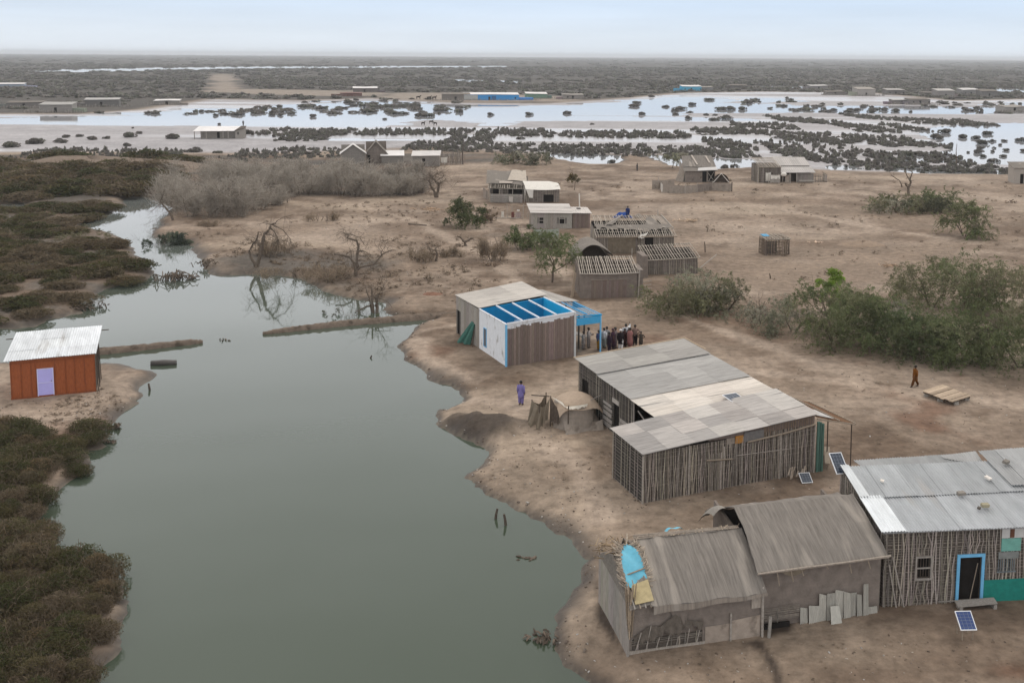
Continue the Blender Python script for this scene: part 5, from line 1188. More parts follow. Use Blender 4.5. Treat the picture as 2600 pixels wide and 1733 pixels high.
P = MB(); P.loft([[(x_, .02, 2.05),(x_, .9, 2.55),(x_, 2.2, 3.0),(x_, 3.2, 2.6),(x_, 3.96, 2.15)] for x_ in (-.03,.06)]); P.build('gable_mat', M_THATCH2, r)
P = MB(); P.tint = (1.25,1.2,1.15); P.grid(lambda u,v: (.95+4.75*u, -.30-.02*v, 2.0-.03*u-.30*v*(1-.6*u)+.03*math.sin(14*u)), 30, 3); P.build('eave_mat', M_THATCH, r)
g_ = random.Random(6)
P = MB()
P.grid(lambda u,v: (lerp(.02,.9,u), lerp(-.2,2.3,v), lerp(lerp(1.95,2.1,u), lerp(2.75,3.4,u), v)+.12*math.sin(math.pi*v)-.02), 4, 8); P.build('end_thatch', M_THATCH2, r)
def arch(u, v):
    hw_ = .47*math.sqrt(max(0, 1-v**3.2)); x = .56+(u-.5)*2*hw_+.05*v
    return (x, lerp(.50,2.2,v), lerp(2.40,3.36,v)+.15*math.sin(math.pi*v)+.05+.035*math.sin(11*v+7*u)-.05*math.sin(math.pi*u))
P = MB(); P.grid(arch, 10, 14); P.build('blue_patch', M_TARPBL, r, smooth=True)
P = MB(); g2_ = random.Random(44)
for k in range(46):
    v = k/45; 
    for u in (0,1):
        q = Vector(arch(u, v)); f = g2_.uniform(.7,1.25); P.tint = (f,f*.93,f*.84); d = Vector((g2_.uniform(-.05,.05)+(.10 if u else -.10), g2_.uniform(-.2,.2), .03+g2_.uniform(0,.08))); P.tube([q-d*.5, q+d, q+d*1.9+Vector((0,.12,-.02))], .026, 4)
P.build('straw_rim', M_STICK, r)
P = MB(); P.slab([(.25,-.15,2.12),(1.0,-.15,2.2),(1.0,.6,2.66),(.3,.6,2.5)], .03); P.build('yellow_board', mat('yellow_board', (.42,.34,.19), .85, .2), r)
for k in range(4): rod(r, 'ladder_stick', (.2+.22*k,-.28,2.0), (.15+.24*k,1.5+.2*k,3.0+.1*k), .03, M_WOOD if k % 2 else M_PLANK)
rod(r, 'ladder_stick', (.15,.95,2.72), (1.0,1.0,2.92), .03, M_WOOD)
P = MB()
for k in range(60):
    f = g_.uniform(.7,1.5); P.tint = (f,f*.9,f*.75); x = g_.uniform(-.5,.9); y = g_.uniform(1.9,3.2); P.tube([(x,y,3.0+.3*g_.random()-.25*abs(x-.5)),(x+g_.uniform(-.5,.5),y+g_.uniform(-.3,.3),2.95+.45*g_.random())], .018, 3)
P.build('loose_straw', M_WOOD, r)
P = MB()
for k in range(26):
    f = g_.uniform(.75,1.4); P.tint = (f,f*.95,f*.88); x = g_.uniform(-.08,.5); P.tube([(x*.3,-.1+g_.uniform(-.1,.1),1.2+g_.uniform(-.5,.7)),(x*.8,.3*g_.random(),2.4+.5*g_.random())], .022, 3)
P.build('corner_sticks', M_WOOD, r)
P = MB()
for k in range(3): P.tint = (.8,.75,.7); P.tube([(1.0,2.35+.1*k,3.47+.03*k),(3.2,2.4+.06*k,3.50),(w,2.36+.08*k,3.46)], .035, 5)
for k in range(30): x = g_.uniform(1,w); P.tint = (1.1,1,.85); P.tube([(x,2.3,3.48),(x+g_.uniform(-.4,.4),2.6,3.52)], .014, 3)
P.build('ridge_poles', M_STICK, r)
P = MB(); P.grid(lambda u,v: (2.55+.75*u, 2.75+.3*v, 3.42+.14*math.sin(math.pi*u)-.1*v+.05*math.sin(9*u)), 8, 4); P.build('tarp_scrap', M_TARPBL, r, smooth=True)
RD = r
e = empty('mat_hut', r.location, r.rotation_euler.z, 'higher hut with a steep grey reed-mat roof joined to the metal-roofed house', 'hut')
E0, E1 = w+.14, 11.2
P = MB(); wall_cells(P, (E0,.55), (E1,.55), 2.75, 2.75, .12); P.build('front_wall', M_CLAY, e)
P = MB(); wall_cells(P, (E0,5.4), (E0,.68), 3.3, 2.7, .1); P.build('end_wall', M_CLAY, e)
P = MB(); wall_cells(P, (E1-.1,.68), (E1-.1,5.4), 2.7, 3.3, .1); P.build('end_wall', M_CLAY, e)
P = MB(); wall_cells(P, (E1-.12,5.42), (E0,5.42), 2.8, 2.8, .1); P.build('back_wall', M_CLAY, e)
prof = arc(.12,2.62,5.7,2.7,3.1,4.0,7,.11)
barrel(e, 'roof', E0-.3, E1+.1, prof, M_THATCH, 34, 9, .045, .05, (0,.03), xl=lambda t: .25*math.sin(math.pi*t))
P = MB(); P.grid(lambda u,v: (E0-.30-.55*u, 3.4+1.8*v, 3.86-.30*u-1.05*v*v-.1*v+.12*math.sin(math.pi*u)), 5, 8); P.build('curled_mat', mat('pale_matting', (.25,.225,.195), .95, .3, 6, (3,3,3)), e, smooth=True)
P = MB(); P.tint = (1.0,.95,.9); P.tube([(E0-.3,.06,2.62),(E0+1.5,.05,2.66),(E0+3.5,.07,2.65),(E1+.15,.06,2.70)], .035, 5); P.tube([(E0-.3,.12,2.56),(E1+.1,.1,2.62)], .03, 5); P.build('eave_pole', M_STICK, e)
g_ = random.Random(12)
for x, L in ((E0+.55,.65),(E0+1.15,.55),(E0+1.6,.35),(E0+2.7,.2),(E0+3.75,.5),(E0+4.6,.4)): rod(e, 'hanging_stick', (x,.15,2.62), (x+.12,.12,2.62-L), .025, M_WOOD)
P = MB(); P.grid(lambda u,v: (E0+.7+1.2*u, .14, 2.55-.25*math.sin(math.pi*u)*v), 10, 2); P.build('hanging_cloth', M_TARPB, e)
wattle(e, 'log_stack', (E0+.05,.42), (E0+1.75,.42), .85, .95, 21, .9, .02, [], .055, z0=.12, open_=True)
P = MB(); P.box(E0+.1,E0+1.3,.35,.42,-.2,.25); P.build('drain_hole', M_DARK, e)
g_ = random.Random(33)
x = E0+1.8; k = 0
while x < E1-.15:
    ww = g_.uniform(.16,.5); h = (.72,.78,1.22,1.18,1.3,1.2,1.05,1.0,1.4,.35,1.12,1.15,1.35,1.2,.95,.8)[k % 16]
    P = MB(); f = g_.uniform(.85,1.2); P.tint = (f,f*.99,f*.95); y = .36+g_.uniform(-.05,.05); corr(P,(x,y,-.15),(x+ww,y+.02,-.15),(x+ww+g_.uniform(-.05,.05),y+.08,h-g_.uniform(0,.12)),(x,y+.08,h), .085, .014, 'v')
    P.build('scrap_sheet', mat('scrap_tin', (.40,.385,.355), .6, .2, 3, (3,3,.6), metal=.1, stains=((.22,.19,.16), 1.6, .6, (1,1,1))), e); x += ww*1.02; k += 1
P = MB(); P.tint = (1.2,1.2,1.15); P.slab([(E0+3.0,.02,-.05),(E0+3.5,.02,-.05),(E0+3.45,.25,.7),(E0+3.05,.25,.72)], .02); P.build('leaning_sheet', mat('scrap_tin'), e)

# ================================================================== metal-roofed lattice house at the bottom right corner
zF = lambda x, y: (1950+x*.27625, 1133+y*.27625)
r, w = house('tin_roof_house', zF(1045,1470), zF(2353,1400), 'lattice house with a wide corrugated metal roof, blue door frame and teal lower wall', 'house')
WF = 10.5; HF = 3.36
hl = [(1.45,2.05,1.2,2.1),(3.32,4.33,.1,2.05)]
wattle(r, 'front_wall', (0,0), (WF,0), HF, HF, 61, .098, .026, hl, .13, lean=.15)
wattle(r, 'end_wall', (0,4.9), (0,.04), 4.05, HF, 62, .13, .024, [(.9,1.7,1.6,3.2)], .14)
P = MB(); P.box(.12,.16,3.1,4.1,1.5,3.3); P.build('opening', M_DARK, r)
plank_wall(r, 'back_wall', (WF,5.0), (.02,5.0), 4.05, 4.05, 63, .3, M_PLANK)
P = MB(); P.box(1.4,2.1,.13,.17,1.1,2.2); wn = P.build('window', M_DARK, r)
P = MB(); frame_rect(P,1.45,2.05,1.2,2.1,-.02,.07,.05); P.box(1.38,2.12,-.085,-.025,1.12,1.2); P.box(1.45,2.05,-.06,-.03,1.62,1.68); P.build('frame', M_PLANK, wn)
P = MB()
for k in range(5): x = 1.5+.12*k; P.box(x,x+.018,-.02,.0,1.2,2.1)
P.build('bars', M_DARKW, wn)
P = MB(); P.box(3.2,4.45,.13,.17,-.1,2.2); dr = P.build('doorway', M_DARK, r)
P = MB(); frame_rect(P,3.34,4.31,.1,2.05,-.045,.13,.05); P.build('door_frame', M_LBLUE, dr)
rod(dr, 'leaning_stick', (3.85,-.08,.1), (4.2,.05,1.7), .018, M_WOOD)
P = MB(); P.box(4.46,WF,-.075,-.052,-.25,.98); P.build('lower_panel', M_TEAL, r)
P = MB(); P.box(5.15,6.02,-.075,-.052,2.24,2.80); P.build('upper_panel', M_MINT, r)
P = MB(); P.box(5.15,6.5,-.073,-.05,2.82,3.24); P.build('white_board', mat('white_board', (.55,.54,.52), .8, .1), r)
P = MB(); P.box(5.5,5.7,-.085,-.074,2.84,3.22); P.build('rust_patch', mat('rust', (.14,.06,.035), .9, .2), r)
P = MB(); P.box(5.05,5.95,-.072,-.052,1.9,2.2); P.build('patch_board', mat('patch_tin', (.21,.22,.21), .7, .2, 4), r)
P = MB()
for k in range(9): x = 5.05+.09*k; P.box(x,x+.02,-.08,-.052,1.35,1.88)
P.box(5.0,5.85,-.09,-.081,1.3,1.35); P.build('grille', mat('blue_grey_bar', (.17,.20,.215), .6, .2), r)
P = MB(); P.box(2.45,4.6,-.14,-.10,.14,.18); P.build('rail', M_PLANK, r)
rod(r, 'brace_pole', (.35,-.09,2.2), (.95,-.12,-.1), .035); rod(r, 'brace_pole', (.2,-.09,1.9), (.6,-.12,-.1), .03)
T1 = [(.98,.98,.98),(.92,.92,.92),(1.03,1.03,1.03),(.88,.88,.88)]
roof_sheets(r, 'roof', (-.28,-.32,HF+.06), (WF,-.42,HF+.06), (WF,2.35,HF+.45), (-.2,2.25,HF+.43), 9, 1, T1, 71, M_TIN, pitch=.135, amp=.026, ridges='v', lap=.12)
roof_sheets(r, 'roof', (-.2,2.12,HF+.45), (WF,2.2,HF+.47), (WF,4.75,HF+.82), (-.08,4.75,HF+.82), 8, 1, [(.86,.86,.85),(.8,.8,.79),(.9,.9,.89)], 72, M_TIN, pitch=.135, amp=.026, ridges='v', lap=.12)
P = MB(); P.tint = (1.7,1.7,1.68); corr(P,(-.3,-.34,HF+.115),(.78,-.34,HF+.115),(.82,2.3,HF+.50),(-.22,2.3,HF+.50),.135,.026,'v'); P.build('white_sheet', M_TIN, r)
P = MB(); P.tint = (1.45,1.45,1.42); corr(P,(-.22,2.2,HF+.51),(.25,2.2,HF+.51),(.3,4.8,HF+.89),(-.1,4.8,HF+.89),.135,.026,'v'); P.build('white_sheet', M_TIN, r)
roof_sheets(r, 'upper_roof', (7.0,2.5,HF+.62), (WF,2.5,HF+.62), (WF,5.6,HF+1.12), (6.95,5.4,HF+1.06), 4, 1, [(.92,.9,.87),(.84,.82,.79)], 73, M_TIN, pitch=.135, amp=.026, ridges='v')
roof_sheets(r, 'rear_roof', (1.2,4.7,HF+.55), (6.3,4.7,HF+.6), (5.9,6.0,HF+.68), (1.0,5.9,HF+.62), 4, 1, [(.85,.83,.8),(.78,.77,.74)], 74, M_TIN, pitch=.135, amp=.026, ridges='v')
P = MB(); P.tint = (.85,.82,.78); corr(P,(5.3,5.5,HF+.72),(6.95,4.7,HF+.62),(7.1,5.9,HF+.86),(5.25,5.75,HF+.76),.135,.02,'v'); P.build('loose_sheet', M_TIN, r)
P = MB(); P.slab([(3.0,-.75,.26),(4.75,-.7,.3),(4.8,-.3,.33),(3.05,-.3,.28)], .05); P.build('step', M_PLANK, r)
for x in (3.1,4.6): P = MB(); P.box(x,x+.14,-.7,-.35,-.2,.2); P.build('step_leg', M_PLANK, r)
RF = r
SL = lambda y: HF+.09+.155*(y+.32)
for k, (x, y, sx, sy, sz, lb, tn) in enumerate(((4.95,1.05,.34,.2,.14,'pale yellowish brick weighing down the metal roof near its eave',(1.15,1.1,.85)),(4.35,2.0,.36,.2,.13,'grey brick in the middle of the metal roof',(.85,.82,.8)),(6.2,3.1,.22,.3,.07,'flat white stone lying on the metal roof',(2.3,2.3,2.35)),(7.6,4.1,.32,.22,.12,'dark brick on the upper sheets of the metal roof',(.7,.68,.66)),(4.6,.9,.16,.13,.09,'small dark stone beside the yellowish brick on the roof',(.4,.38,.36)),(1.25,3.25,.2,.16,.05,'crumpled white scrap on the upper half of the metal roof',(2.4,2.4,2.4)))):
    P = MB(); P.tint = tn; q = [(x_*sx/2*g_.uniform(.85,1.1), y_*sy/2*g_.uniform(.85,1.1), z_) for z_ in (0,sz) for x_, y_ in ((-1,-1),(1,-1),(1,1),(-1,1))]; P.hexa(q)
    o = P.build('roof_stone', M_STONE); o.location = at_local(r, x, y, (SL(y) if y < 2.2 else SL(y)+.03)+(.06 if k < 5 else .04)+(.12 if k == 3 else 0)); o.rotation_euler = (.15,0,r.rotation_euler.z+.2*k); tag(o, lb, 'stone')
solar('blue solar panel tilted on a wooden stand on the ground before the tin-roofed house', at_local(r,2.0,-2.85,.50), r.rotation_euler.z-.06, .62, .66, .78, M_PANEL, True)
solar('dark solar panel leaning up behind the top left corner of the metal roof', at_local(r,-.35,4.55,HF+.55), r.rotation_euler.z+.08, .65, .62, 1.1, M_PANELD, False)
# ================================================================== the cluster of old stick houses in the middle
z1 = lambda x, y: (1150+x*.27625, 400+y*.27625)
r, w = house('pole_roof_shed', z1(1170,1295), z1(1690,1284), 'clay shed with two wide doors under a bare roof frame of pale poles', 'shed')
P = MB(); wall_cells(P, (0,0), (w,0), 2.42, 2.48, .1); P.build('front_wall', M_CLAY, r)
P = MB(); wall_cells(P, (0,4.0), (0,.1), 2.9, 2.42, .1); P.build('side_wall', M_CLAY, r)
P = MB(); wall_cells(P, (w,.1), (w,4.0), 2.48, 2.95, .1); P.build('side_wall', M_CLAY, r)
wattle(r, 'back_wall', (w,4.0), (0,4.0), 2.9, 2.9, 2, .2, .025)
P = MB(); P.box(.1,w-.1,.12,3.9,-.2,.05); P.build('dark_floor', M_DARK, r)  # floor painted near-black as the shade below the roof poles
for x0, x1 in ((1.05,2.55),(2.72,4.45)): plank_wall(r, 'door', (x0,-.03), (x1,-.03), 1.75, 1.78, int(x0*10), .22, M_BROWNP, var=.1)
rod(r, 'lintel', (1.0,-.08,1.80), (2.6,-.08,1.83), .025, M_WOOD); rod(r, 'lintel', (2.75,-.08,1.84), (4.5,-.08,1.86), .025, M_WOOD)
pole_roof(r, 'roof_frame', (-.1,-.15,2.5), (w+.05,-.15,2.55), (w+.15,4.1,3.2), (.15,4.1,3.15), 24, 5, .038, 4)
P = MB(); P.box(w+.05,w+.55,-.1,2.6,-.3,2.75); P.build('side_pier', M_CLAY, r)
rod(r, 'eave_pole', (-.15,-.2,2.46), (w+.1,-.2,2.52), .055, M_STICK, mid=(w/2,-.22,2.40)); rod(r, 'post', (w+.1,-.15,-.2), (w+.2,-.15,2.9), .06)
for k in range(3): P = MB(); f = 1+.2*k; P.tint = (f,f*.95,f*.9); P.slab([(-.95+.1*k,.3+.25*k,-.05),(-.72+.1*k,.3+.25*k,-.05),(-.28,.9+.25*k,2.2),(-.5,.9+.25*k,2.2)], .03); P.build('leaning_board', M_WOOD, r)
for k in range(5): rod(r, 'side_rail', (w+.3,-.3+.1*k,.2+.32*k), (w+1.5,.4,.15+.36*k), .03)
r, w = house('thatched_arch_hut', z1(1150,1010), z1(1450,1000), 'low mat hut with an arched open front behind the pole-roofed shed', 'hut')
n = 11
P = MB(); rings = []
ar = lambda t, yy: (lerp(-.3,w+.3,t), yy, .95+1.5*math.sin(math.pi*t)**.75+.1*math.sin(7*t+yy))
P.grid(lambda u,v: (lambda p: (p[0],p[1],p[2]+.06))(ar(u, lerp(-.4,4.2,v))), 16, 10); P.grid(lambda u,v: ar(u, lerp(-.38,4.2,v)), 16, 10); P.build('roof', M_THATCH2, r)
P = MB(); wall_cells(P, (0,4.1), (0,0), 1.1, 1.1, .1); P.build('side_wall', M_CLAY, r); P = MB(); wall_cells(P, (w,0), (w,4.1), 1.1, 1.1, .1); P.build('side_wall', M_CLAY, r)
P = MB(); P.loft([[(lerp(.1,w-.1,k/12), yy, (.9+1.35*math.sin(math.pi*k/12)**.75)) for k in range(13)]+[(w-.1,yy,-.2),(.1,yy,-.2)] for yy in (2.0,2.1)]); P.build('back_wall', M_DARKW, r)
wattle(r, 'gable_sticks', (.2,.05), (w-.2,.05), 1.0, 1.0, 8, .2, .025, open_=True)
r, w = house('ruined_house', z1(1320,880), z1(2030,872), 'old house with a collapsing roof of bare rafters and sagging mats', 'house')
wattle(r, 'front_wall', (0,0), (w,0), 2.2, 2.2, 4, .16, .03, [(5.7,6.7,0,1.9)], .2, backmat=M_CLAY)
P = MB(); P.box(5.6,6.8,.14,.18,-.1,2.0); P.build('doorway', M_DARK, r)
drape(r, 'wall_mat', [(1.3,-.08,1.9),(4.6,-.1,1.95)], [(1.3,-.1,.0),(4.6,-.12,.0)], M_TARPB, 4, .04, 24, 6, 3, .1)
wattle(r, 'side_wall', (0,5.6), (0,.1), 2.6, 2.2, 5, .16, .03); wattle(r, 'side_wall', (w,.1), (w,5.6), 2.2, 2.6, 6, .16, .03)
wattle(r, 'back_wall', (w,5.6), (0,5.6), 2.9, 2.9, 7, .2, .03)
P = MB(); P.box(.1,w-.1,.2,5.5,-.2,.06); P.build('dark_floor', M_DARK, r)  # near-black floor paints in the shade under the rafters
P = MB(); P.box(.15,w-.15,5.42,5.5,.1,2.85); P.build('sooty_wall', M_DARK, r)  # back wall painted near-black to darken the unlit inside
pole_roof(r, 'lower_rafters', (-.1,-.5,2.05), (w+.2,-.5,2.1), (w+.2,1.6,2.65), (-.1,1.6,2.62), 38, 12, .036, 3, skip=.12)
pole_roof(r, 'upper_rafters', (.1,2.6,2.8), (w-.4,2.6,2.85), (w-.9,5.7,3.5), (.2,5.7,3.5), 36, 13, .042, 3, skip=.12)
drape(r, 'sagging_mat', [(.1,2.9,3.0),(3,2.8,2.95),(5,2.7,3.0),(w,2.7,3.0)], [(.2,1.7,2.7),(3,1.5,2.6),(6,.9,2.45),(w,1.7,2.75)], M_THATCH2, 6, .09, 40, 6, 4, .08, .14)
drape(r, 'fallen_mat', [(2.9,4.6,3.38),(3.5,4.6,3.42)], [(1.0,2.4,2.95),(2.2,2.4,2.95)], M_THATCH2, 2, .06, 12, 6, 6, 0, .1)
drape(r, 'fallen_mat', [(6.5,4.3,3.35),(7.3,4.6,3.45)], [(6.2,2.6,2.95),(7.9,2.6,2.95)], M_THATCH2, 2, .08, 12, 6, 7, -.15, .1)
drape(r, 'fallen_mat', [(w-1.3,5.6,3.5),(w-.5,5.5,3.5)], [(w-1.0,2.6,2.9),(w+.1,2.4,2.85)], M_PALECLAY, 2, .04, 12, 6, 8, 0, .06)
drape(r, 'white_rag', [(5.1,-.4,2.35),(6.2,.3,2.5)], [(4.8,-.7,1.95),(5.4,-.6,1.9)], M_TARPW, 3, .08, 12, 5, 9, .1, .1)
rod(r, 'diagonal_pole', (1.2,2.2,2.85), (3.8,5.4,3.6), .07); rod(r, 'tall_pole', (w-.7,5.6,-.2), (w-.9,5.7,4.2), .06); rod(r, 'end_rafter', (w-.5,5.6,3.6), (w+.2,1.5,2.7), .07); rod(r, 'front_beam', (-.2,-.55,2.0), (w+.3,-.55,2.08), .05, M_WOOD)
r, w = house('pole_roof_house', z1(1775,1075), z1(2250,1062), 'low house with bare pale rafters half hidden behind the thicket', 'house')
wattle(r, 'front_wall', (0,0), (w,0), 1.6, 1.6, 21, .16, .028, backmat=M_CLAY); wattle(r, 'side_wall', (0,3.2), (0,.1), 2.1, 1.6, 22, .16, .028); wattle(r, 'side_wall', (w,.1), (w,3.2), 1.6, 2.1, 23, .16, .028)
wattle(r, 'back_wall', (w,3.2), (0,3.2), 2.2, 2.2, 24, .2, .03)
P = MB(); P.box(.1,w-.1,.2,3.1,-.2,.06); P.build('dark_floor', M_DARK, r)  # shade of the inside painted onto the floor
pole_roof(r, 'roof_frame', (-.1,-.2,1.62), (w+.2,-.2,1.68), (w+.1,3.3,2.6), (-.1,3.3,2.55), 20, 25, .04, 3)
P = MB(); P.box(-.75,-.15,-1.5,1.2,-.3,2.3); P.build('side_pier', M_CLAY, r)
rod(r, 'sloping_branch', (w+.2,.0,.4), (w+2.6,1.6,1.5), .05); rod(r, 'pole', (-1.2,1.5,-.2), (-1.15,1.5,2.6), .05)

# the tin-roofed house with two windows
r, w = house('two_window_house', z1(715,655), z1(1095,652), 'grey board house with two dark windows and a pale ribbed roof', 'house')
hl = [(1.12,1.68,.75,1.55),(3.85,4.5,.75,1.55)]
plank_wall(r, 'front_wall', (0,0), (w,0), 2.2, 2.2, 3, .45, M_PLANK, hl, .12)
P = MB(); wall_cells(P, (-.02,3.4), (-.02,.03), 2.8, 2.2, .1); P.build('side_wall', M_PALECLAY, r)
P = MB(); wall_cells(P, (w,.05), (w,3.4), 2.2, 2.8, .1); wall_cells(P, (w,3.42), (.1,3.42), 2.8, 2.8, .1); P.build('rear_wall', M_PLANK, r)
for k, (x0, x1, z0, z1_) in enumerate(hl):
    P = MB(); P.box(x0-.03,x1+.03,.05,.09,z0-.03,z1_+.03); wn = P.build('window', M_DARK, r)
    P = MB(); P.tint = (1.5,1.5,1.5); frame_rect(P,x0,x1,z0,z1_,-.03,.05,.03)
    zz = 1.12 if k == 0 else 1.38
    P.box(x0,x1,-.05,-.02,zz,zz+.06); P.build('frame', M_PLANK, wn)
for x in (2.2,2.75,3.1): rod(r, 'post', (x,-.06,-.2), (x,-.06,2.15), .03)
roof_sheets(r, 'roof', (-.12,-.3,2.2), (w+.12,-.3,2.2), (w-.1,3.6,2.98), (-.45,3.6,2.98), 1, 5, [(1.35,1.3,1.26),(1.28,1.22,1.18),(1.42,1.37,1.33)], 4, M_SHEET, pitch=.25, amp=.018, ridges='u', lap=.1, lift=.03)
plank_wall(r, 'wing_wall', (w+.08,.25), (w+2.45,.25), 2.1, 2.1, 9, .3, M_BROWNP, var=.2)
P = MB(); P.tint = (.7,.7,.7); wall_cells(P, (w+2.45,.3), (w+2.45,2.6), 2.1, 2.4, .08); wall_cells(P, (w+2.4,2.6), (w+.1,2.6), 2.4, 2.4, .08); P.build('wing_wall', M_BROWNP, r)
roof_sheets(r, 'wing_roof', (w+.02,-.1,2.22), (w+2.65,-.1,2.2), (w+2.3,2.5,2.68), (w-.25,2.5,2.7), 4, 1, [(1.3,1.24,1.2),(1.0,.95,.9),(1.5,1.45,1.4)], 14, M_SHEET, pitch=.3, amp=.02, ridges='v')
P = MB(); P.box(w+.75,w+1.3,1.55,2.0,2.56,2.66); P.build('roof_hole', M_DARK, r)
e = empty('pale_post', at_local(r,w+1.4,2.9,0), 0, 'tall pale post behind the wing of the two-window house', 'post'); rod(e, 'shaft', (0,0,-.3), (-.12,0,4.2), .09, M_TARPW); rod(e, 'cap', (-.125,0,4.2), (-.13,0,4.27), .11, M_TARPW)
e, w_ = house('cloth_screen', z1(742,772), z1(975,768), 'pale grey-green cloth screen on posts before the two-window house', 'screen'); hs_ = hgt(G(*z1(742,772)), z1(742,658)[1])
drape(e, 'cloth', [(0,0,hs_),(w_,.1,hs_)], [(-.1,-.05,.05),(w_-.1,.05,.05)], mat('pale_green_cloth', (.34,.37,.31), .9, .12, 3), 5, .06, 26, 8, 3, .06, .05)
for x in (0,w_/2,w_): rod(e, 'post', (x,.08,-.2), (x,.08,hs_+.1), .04)
# washing line between huts
A = G(*z1(440,555)); e = empty('washing_line', (A[0],A[1],gz(A[0],A[1])), 0, 'crooked posts with clothes hung between them beside the two-window house', 'washing line')
for k, (x, h) in enumerate(((1.0,2.0),(1.6,1.7),(3.1,2.0),(3.7,1.9))): rod(e, 'post', (x,.1*k,-.2), (x+.15*(k-1),.1*k,h), .05)
rod(e, 'line', (1.0,.05,1.9), (3.6,.3,1.85), .012, mid=(2.3,.2,1.5))
for k, (x, wd_, z0, z1_, c) in enumerate(((.1,.35,.2,1.0,M_TARPW),(1.5,.4,.1,.95,mat('maroon_cloth', (.16,.06,.05), .9, .15)),(2.1,.75,.1,.9,mat('grey_rose_cloth', (.36,.29,.27), .9, .15)),(2.3,.35,1.0,1.3,M_TARPW))): drape(e, 'cloth', [(x,.0,z1_),(x+wd_,.05,z1_)], [(x,-.05,z0),(x+wd_,.0,z0)], c, 2, .04, 10, 5, k, .04, .04)
rod(e, 'ground_pole', (-.8,-.3,.06), (3.2,-.2,.1), .06)
# mat hut with low plank fence and the white tent
r, w = house('collapsing_mat_hut', z1(345,412), z1(640,416), 'mat-roofed hut with a broken lattice porch and low plank fence', 'hut')
plank_wall(r, 'fence', (0,0), (w,0), 1.35, 1.4, 2, .35, M_PLANK); 
P = MB()
for z in (.25,.6,.95): P.tint = (.9,.9,.9); P.bar((.05,-.05,z),(w-.1,-.05,z+.05),.05,.18)
P.build('fence_rail', M_PLANK, r)
P = MB(); P.tint = (1.7,1.7,1.7); P.box(2.9,3.5,-.12,-.08,.1,1.0); P.build('white_sack', M_PLANK, r)
plank_wall(r, 'side_fence', (-1.9,6.0), (-.05,.1), 1.6, 1.4, 4, .4, M_PALECLAY, var=.25)
wattle(r, 'front_wall', (-.6,4.2), (w+.1,4.2), 2.0, 2.0, 5, .25, .035, [(.5,1.4,0,1.8),(3.0,5.2,.3,1.7)], .25)
P = MB(); P.box(-.4,w,4.6,4.7,-.1,1.95); P.build('dark_room', M_DARK, r)  # near-black panel painted as the shade behind the porch
wattle(r, 'side_wall', (-.9,8.2), (-.65,4.2), 3.4, 2.1, 6, .2, .035, backmat=M_CLAY); wattle(r, 'side_wall', (w+.1,4.2), (w+.1,8.2), 2.1, 3.4, 7, .2, .035, backmat=M_CLAY)
P = MB(); wall_cells(P, (w,8.2), (-.8,8.2), 3.4, 3.4, .1); P.build('back_wall', M_CLAY, r)
pole_roof(r, 'porch_lattice', (-.7,2.6,2.0), (w+.3,2.6,2.0), (w+.2,4.4,2.45), (-.8,4.4,2.45), 16, 8, .045, 3, skip=.1)
for x in (-.5,1.2,3.2,w): rod(r, 'porch_post', (x,2.7,-.2), (x,2.7,2.0), .05)
P = MB(); P.grid(lambda u,v: (lerp(-1.2,w+.2,u)-.5*v, lerp(4.2,9.4,v), lerp(2.45,4.1,v)+.08*math.sin(5*u+3*v)+.05*math.sin(11*u)), 14, 8); P.build('roof', M_THATCH2, r)
P = MB(); P.tint = (1.35,1.3,1.22); P.grid(lambda u,v: (lerp(2.9,w+.2,u)-.8*(1-u)*(1-v)-.5*v, lerp(5.4,9.5,v), lerp(2.93,4.22,v)+.05*math.sin(6*u)), 8, 8); P.build('roof_cloth', mat('sandy_tarp', (.34,.305,.27), .9, .2, 3), r)
P = MB(); P.tint = (1.3,1.25,1.2); P.slab([(.9,4.0,2.62),(3.0,4.0,2.66),(3.0,4.9,2.85),(.8,5.0,2.86)], .05); P.build('loose_board', M_PLANK, r)
r, w = house('tent_hut', z1(680,410), z1(970,407), 'hut covered with a sagging cream-white tarp roof', 'hut')
wattle(r, 'front_wall', (0,0), (w,0), 2.05, 2.05, 6, .3, .035, [(2.6,4.2,0,1.2)], .25, backmat=M_CLAY)
P = MB(); P.box(2.5,4.3,.14,.2,-.1,1.25); P.build('doorway', M_DARK, r)
wattle(r, 'side_wall', (0,4.2), (0,.1), 2.6, 2.05, 7, .3, .035, backmat=M_CLAY); wattle(r, 'side_wall', (w,.1), (w,4.2), 2.05, 2.6, 8, .3, .035, backmat=M_CLAY); wattle(r, 'back_wall', (w,4.2), (0,4.2), 2.6, 2.6, 9, .3, .035, backmat=M_CLAY)
P = MB(); P.grid(lambda u,v: (lerp(-.25,w+.15,u)-.1*v*(1-2*u), lerp(-.35,4.5,v), lerp(2.1,2.85,v)-.28*math.sin(math.pi*u)*(1-v)*.5+.12*math.sin(math.pi*v)-.28*max(0,u-.75)*4*v*v), 16, 10); P.build('tarp_roof', M_TARPW, r, smooth=True)
drape(r, 'tarp_corner', [(-.22,-.36,2.1),(.95,-.38,2.0)], [(.3,-.4,.75),(.9,-.42,.7)], M_TARPW, 1, .03, 8, 5, 2, 0, .03)
drape(r, 'tarp_side', [(-.27,1.6,2.35),(-.27,-.3,2.1)], [(-.3,.9,1.0),(-.25,-.2,1.2)], M_TARPW, 1, .05, 8, 5, 3, 0, .05)
rod(r, 'rope', (w+.1,1.4,2.55), (2.2,-.45,1.5), .03); rod(r, 'post', (-.4,-.2,-.2), (-.4,-.2,1.6), .06)

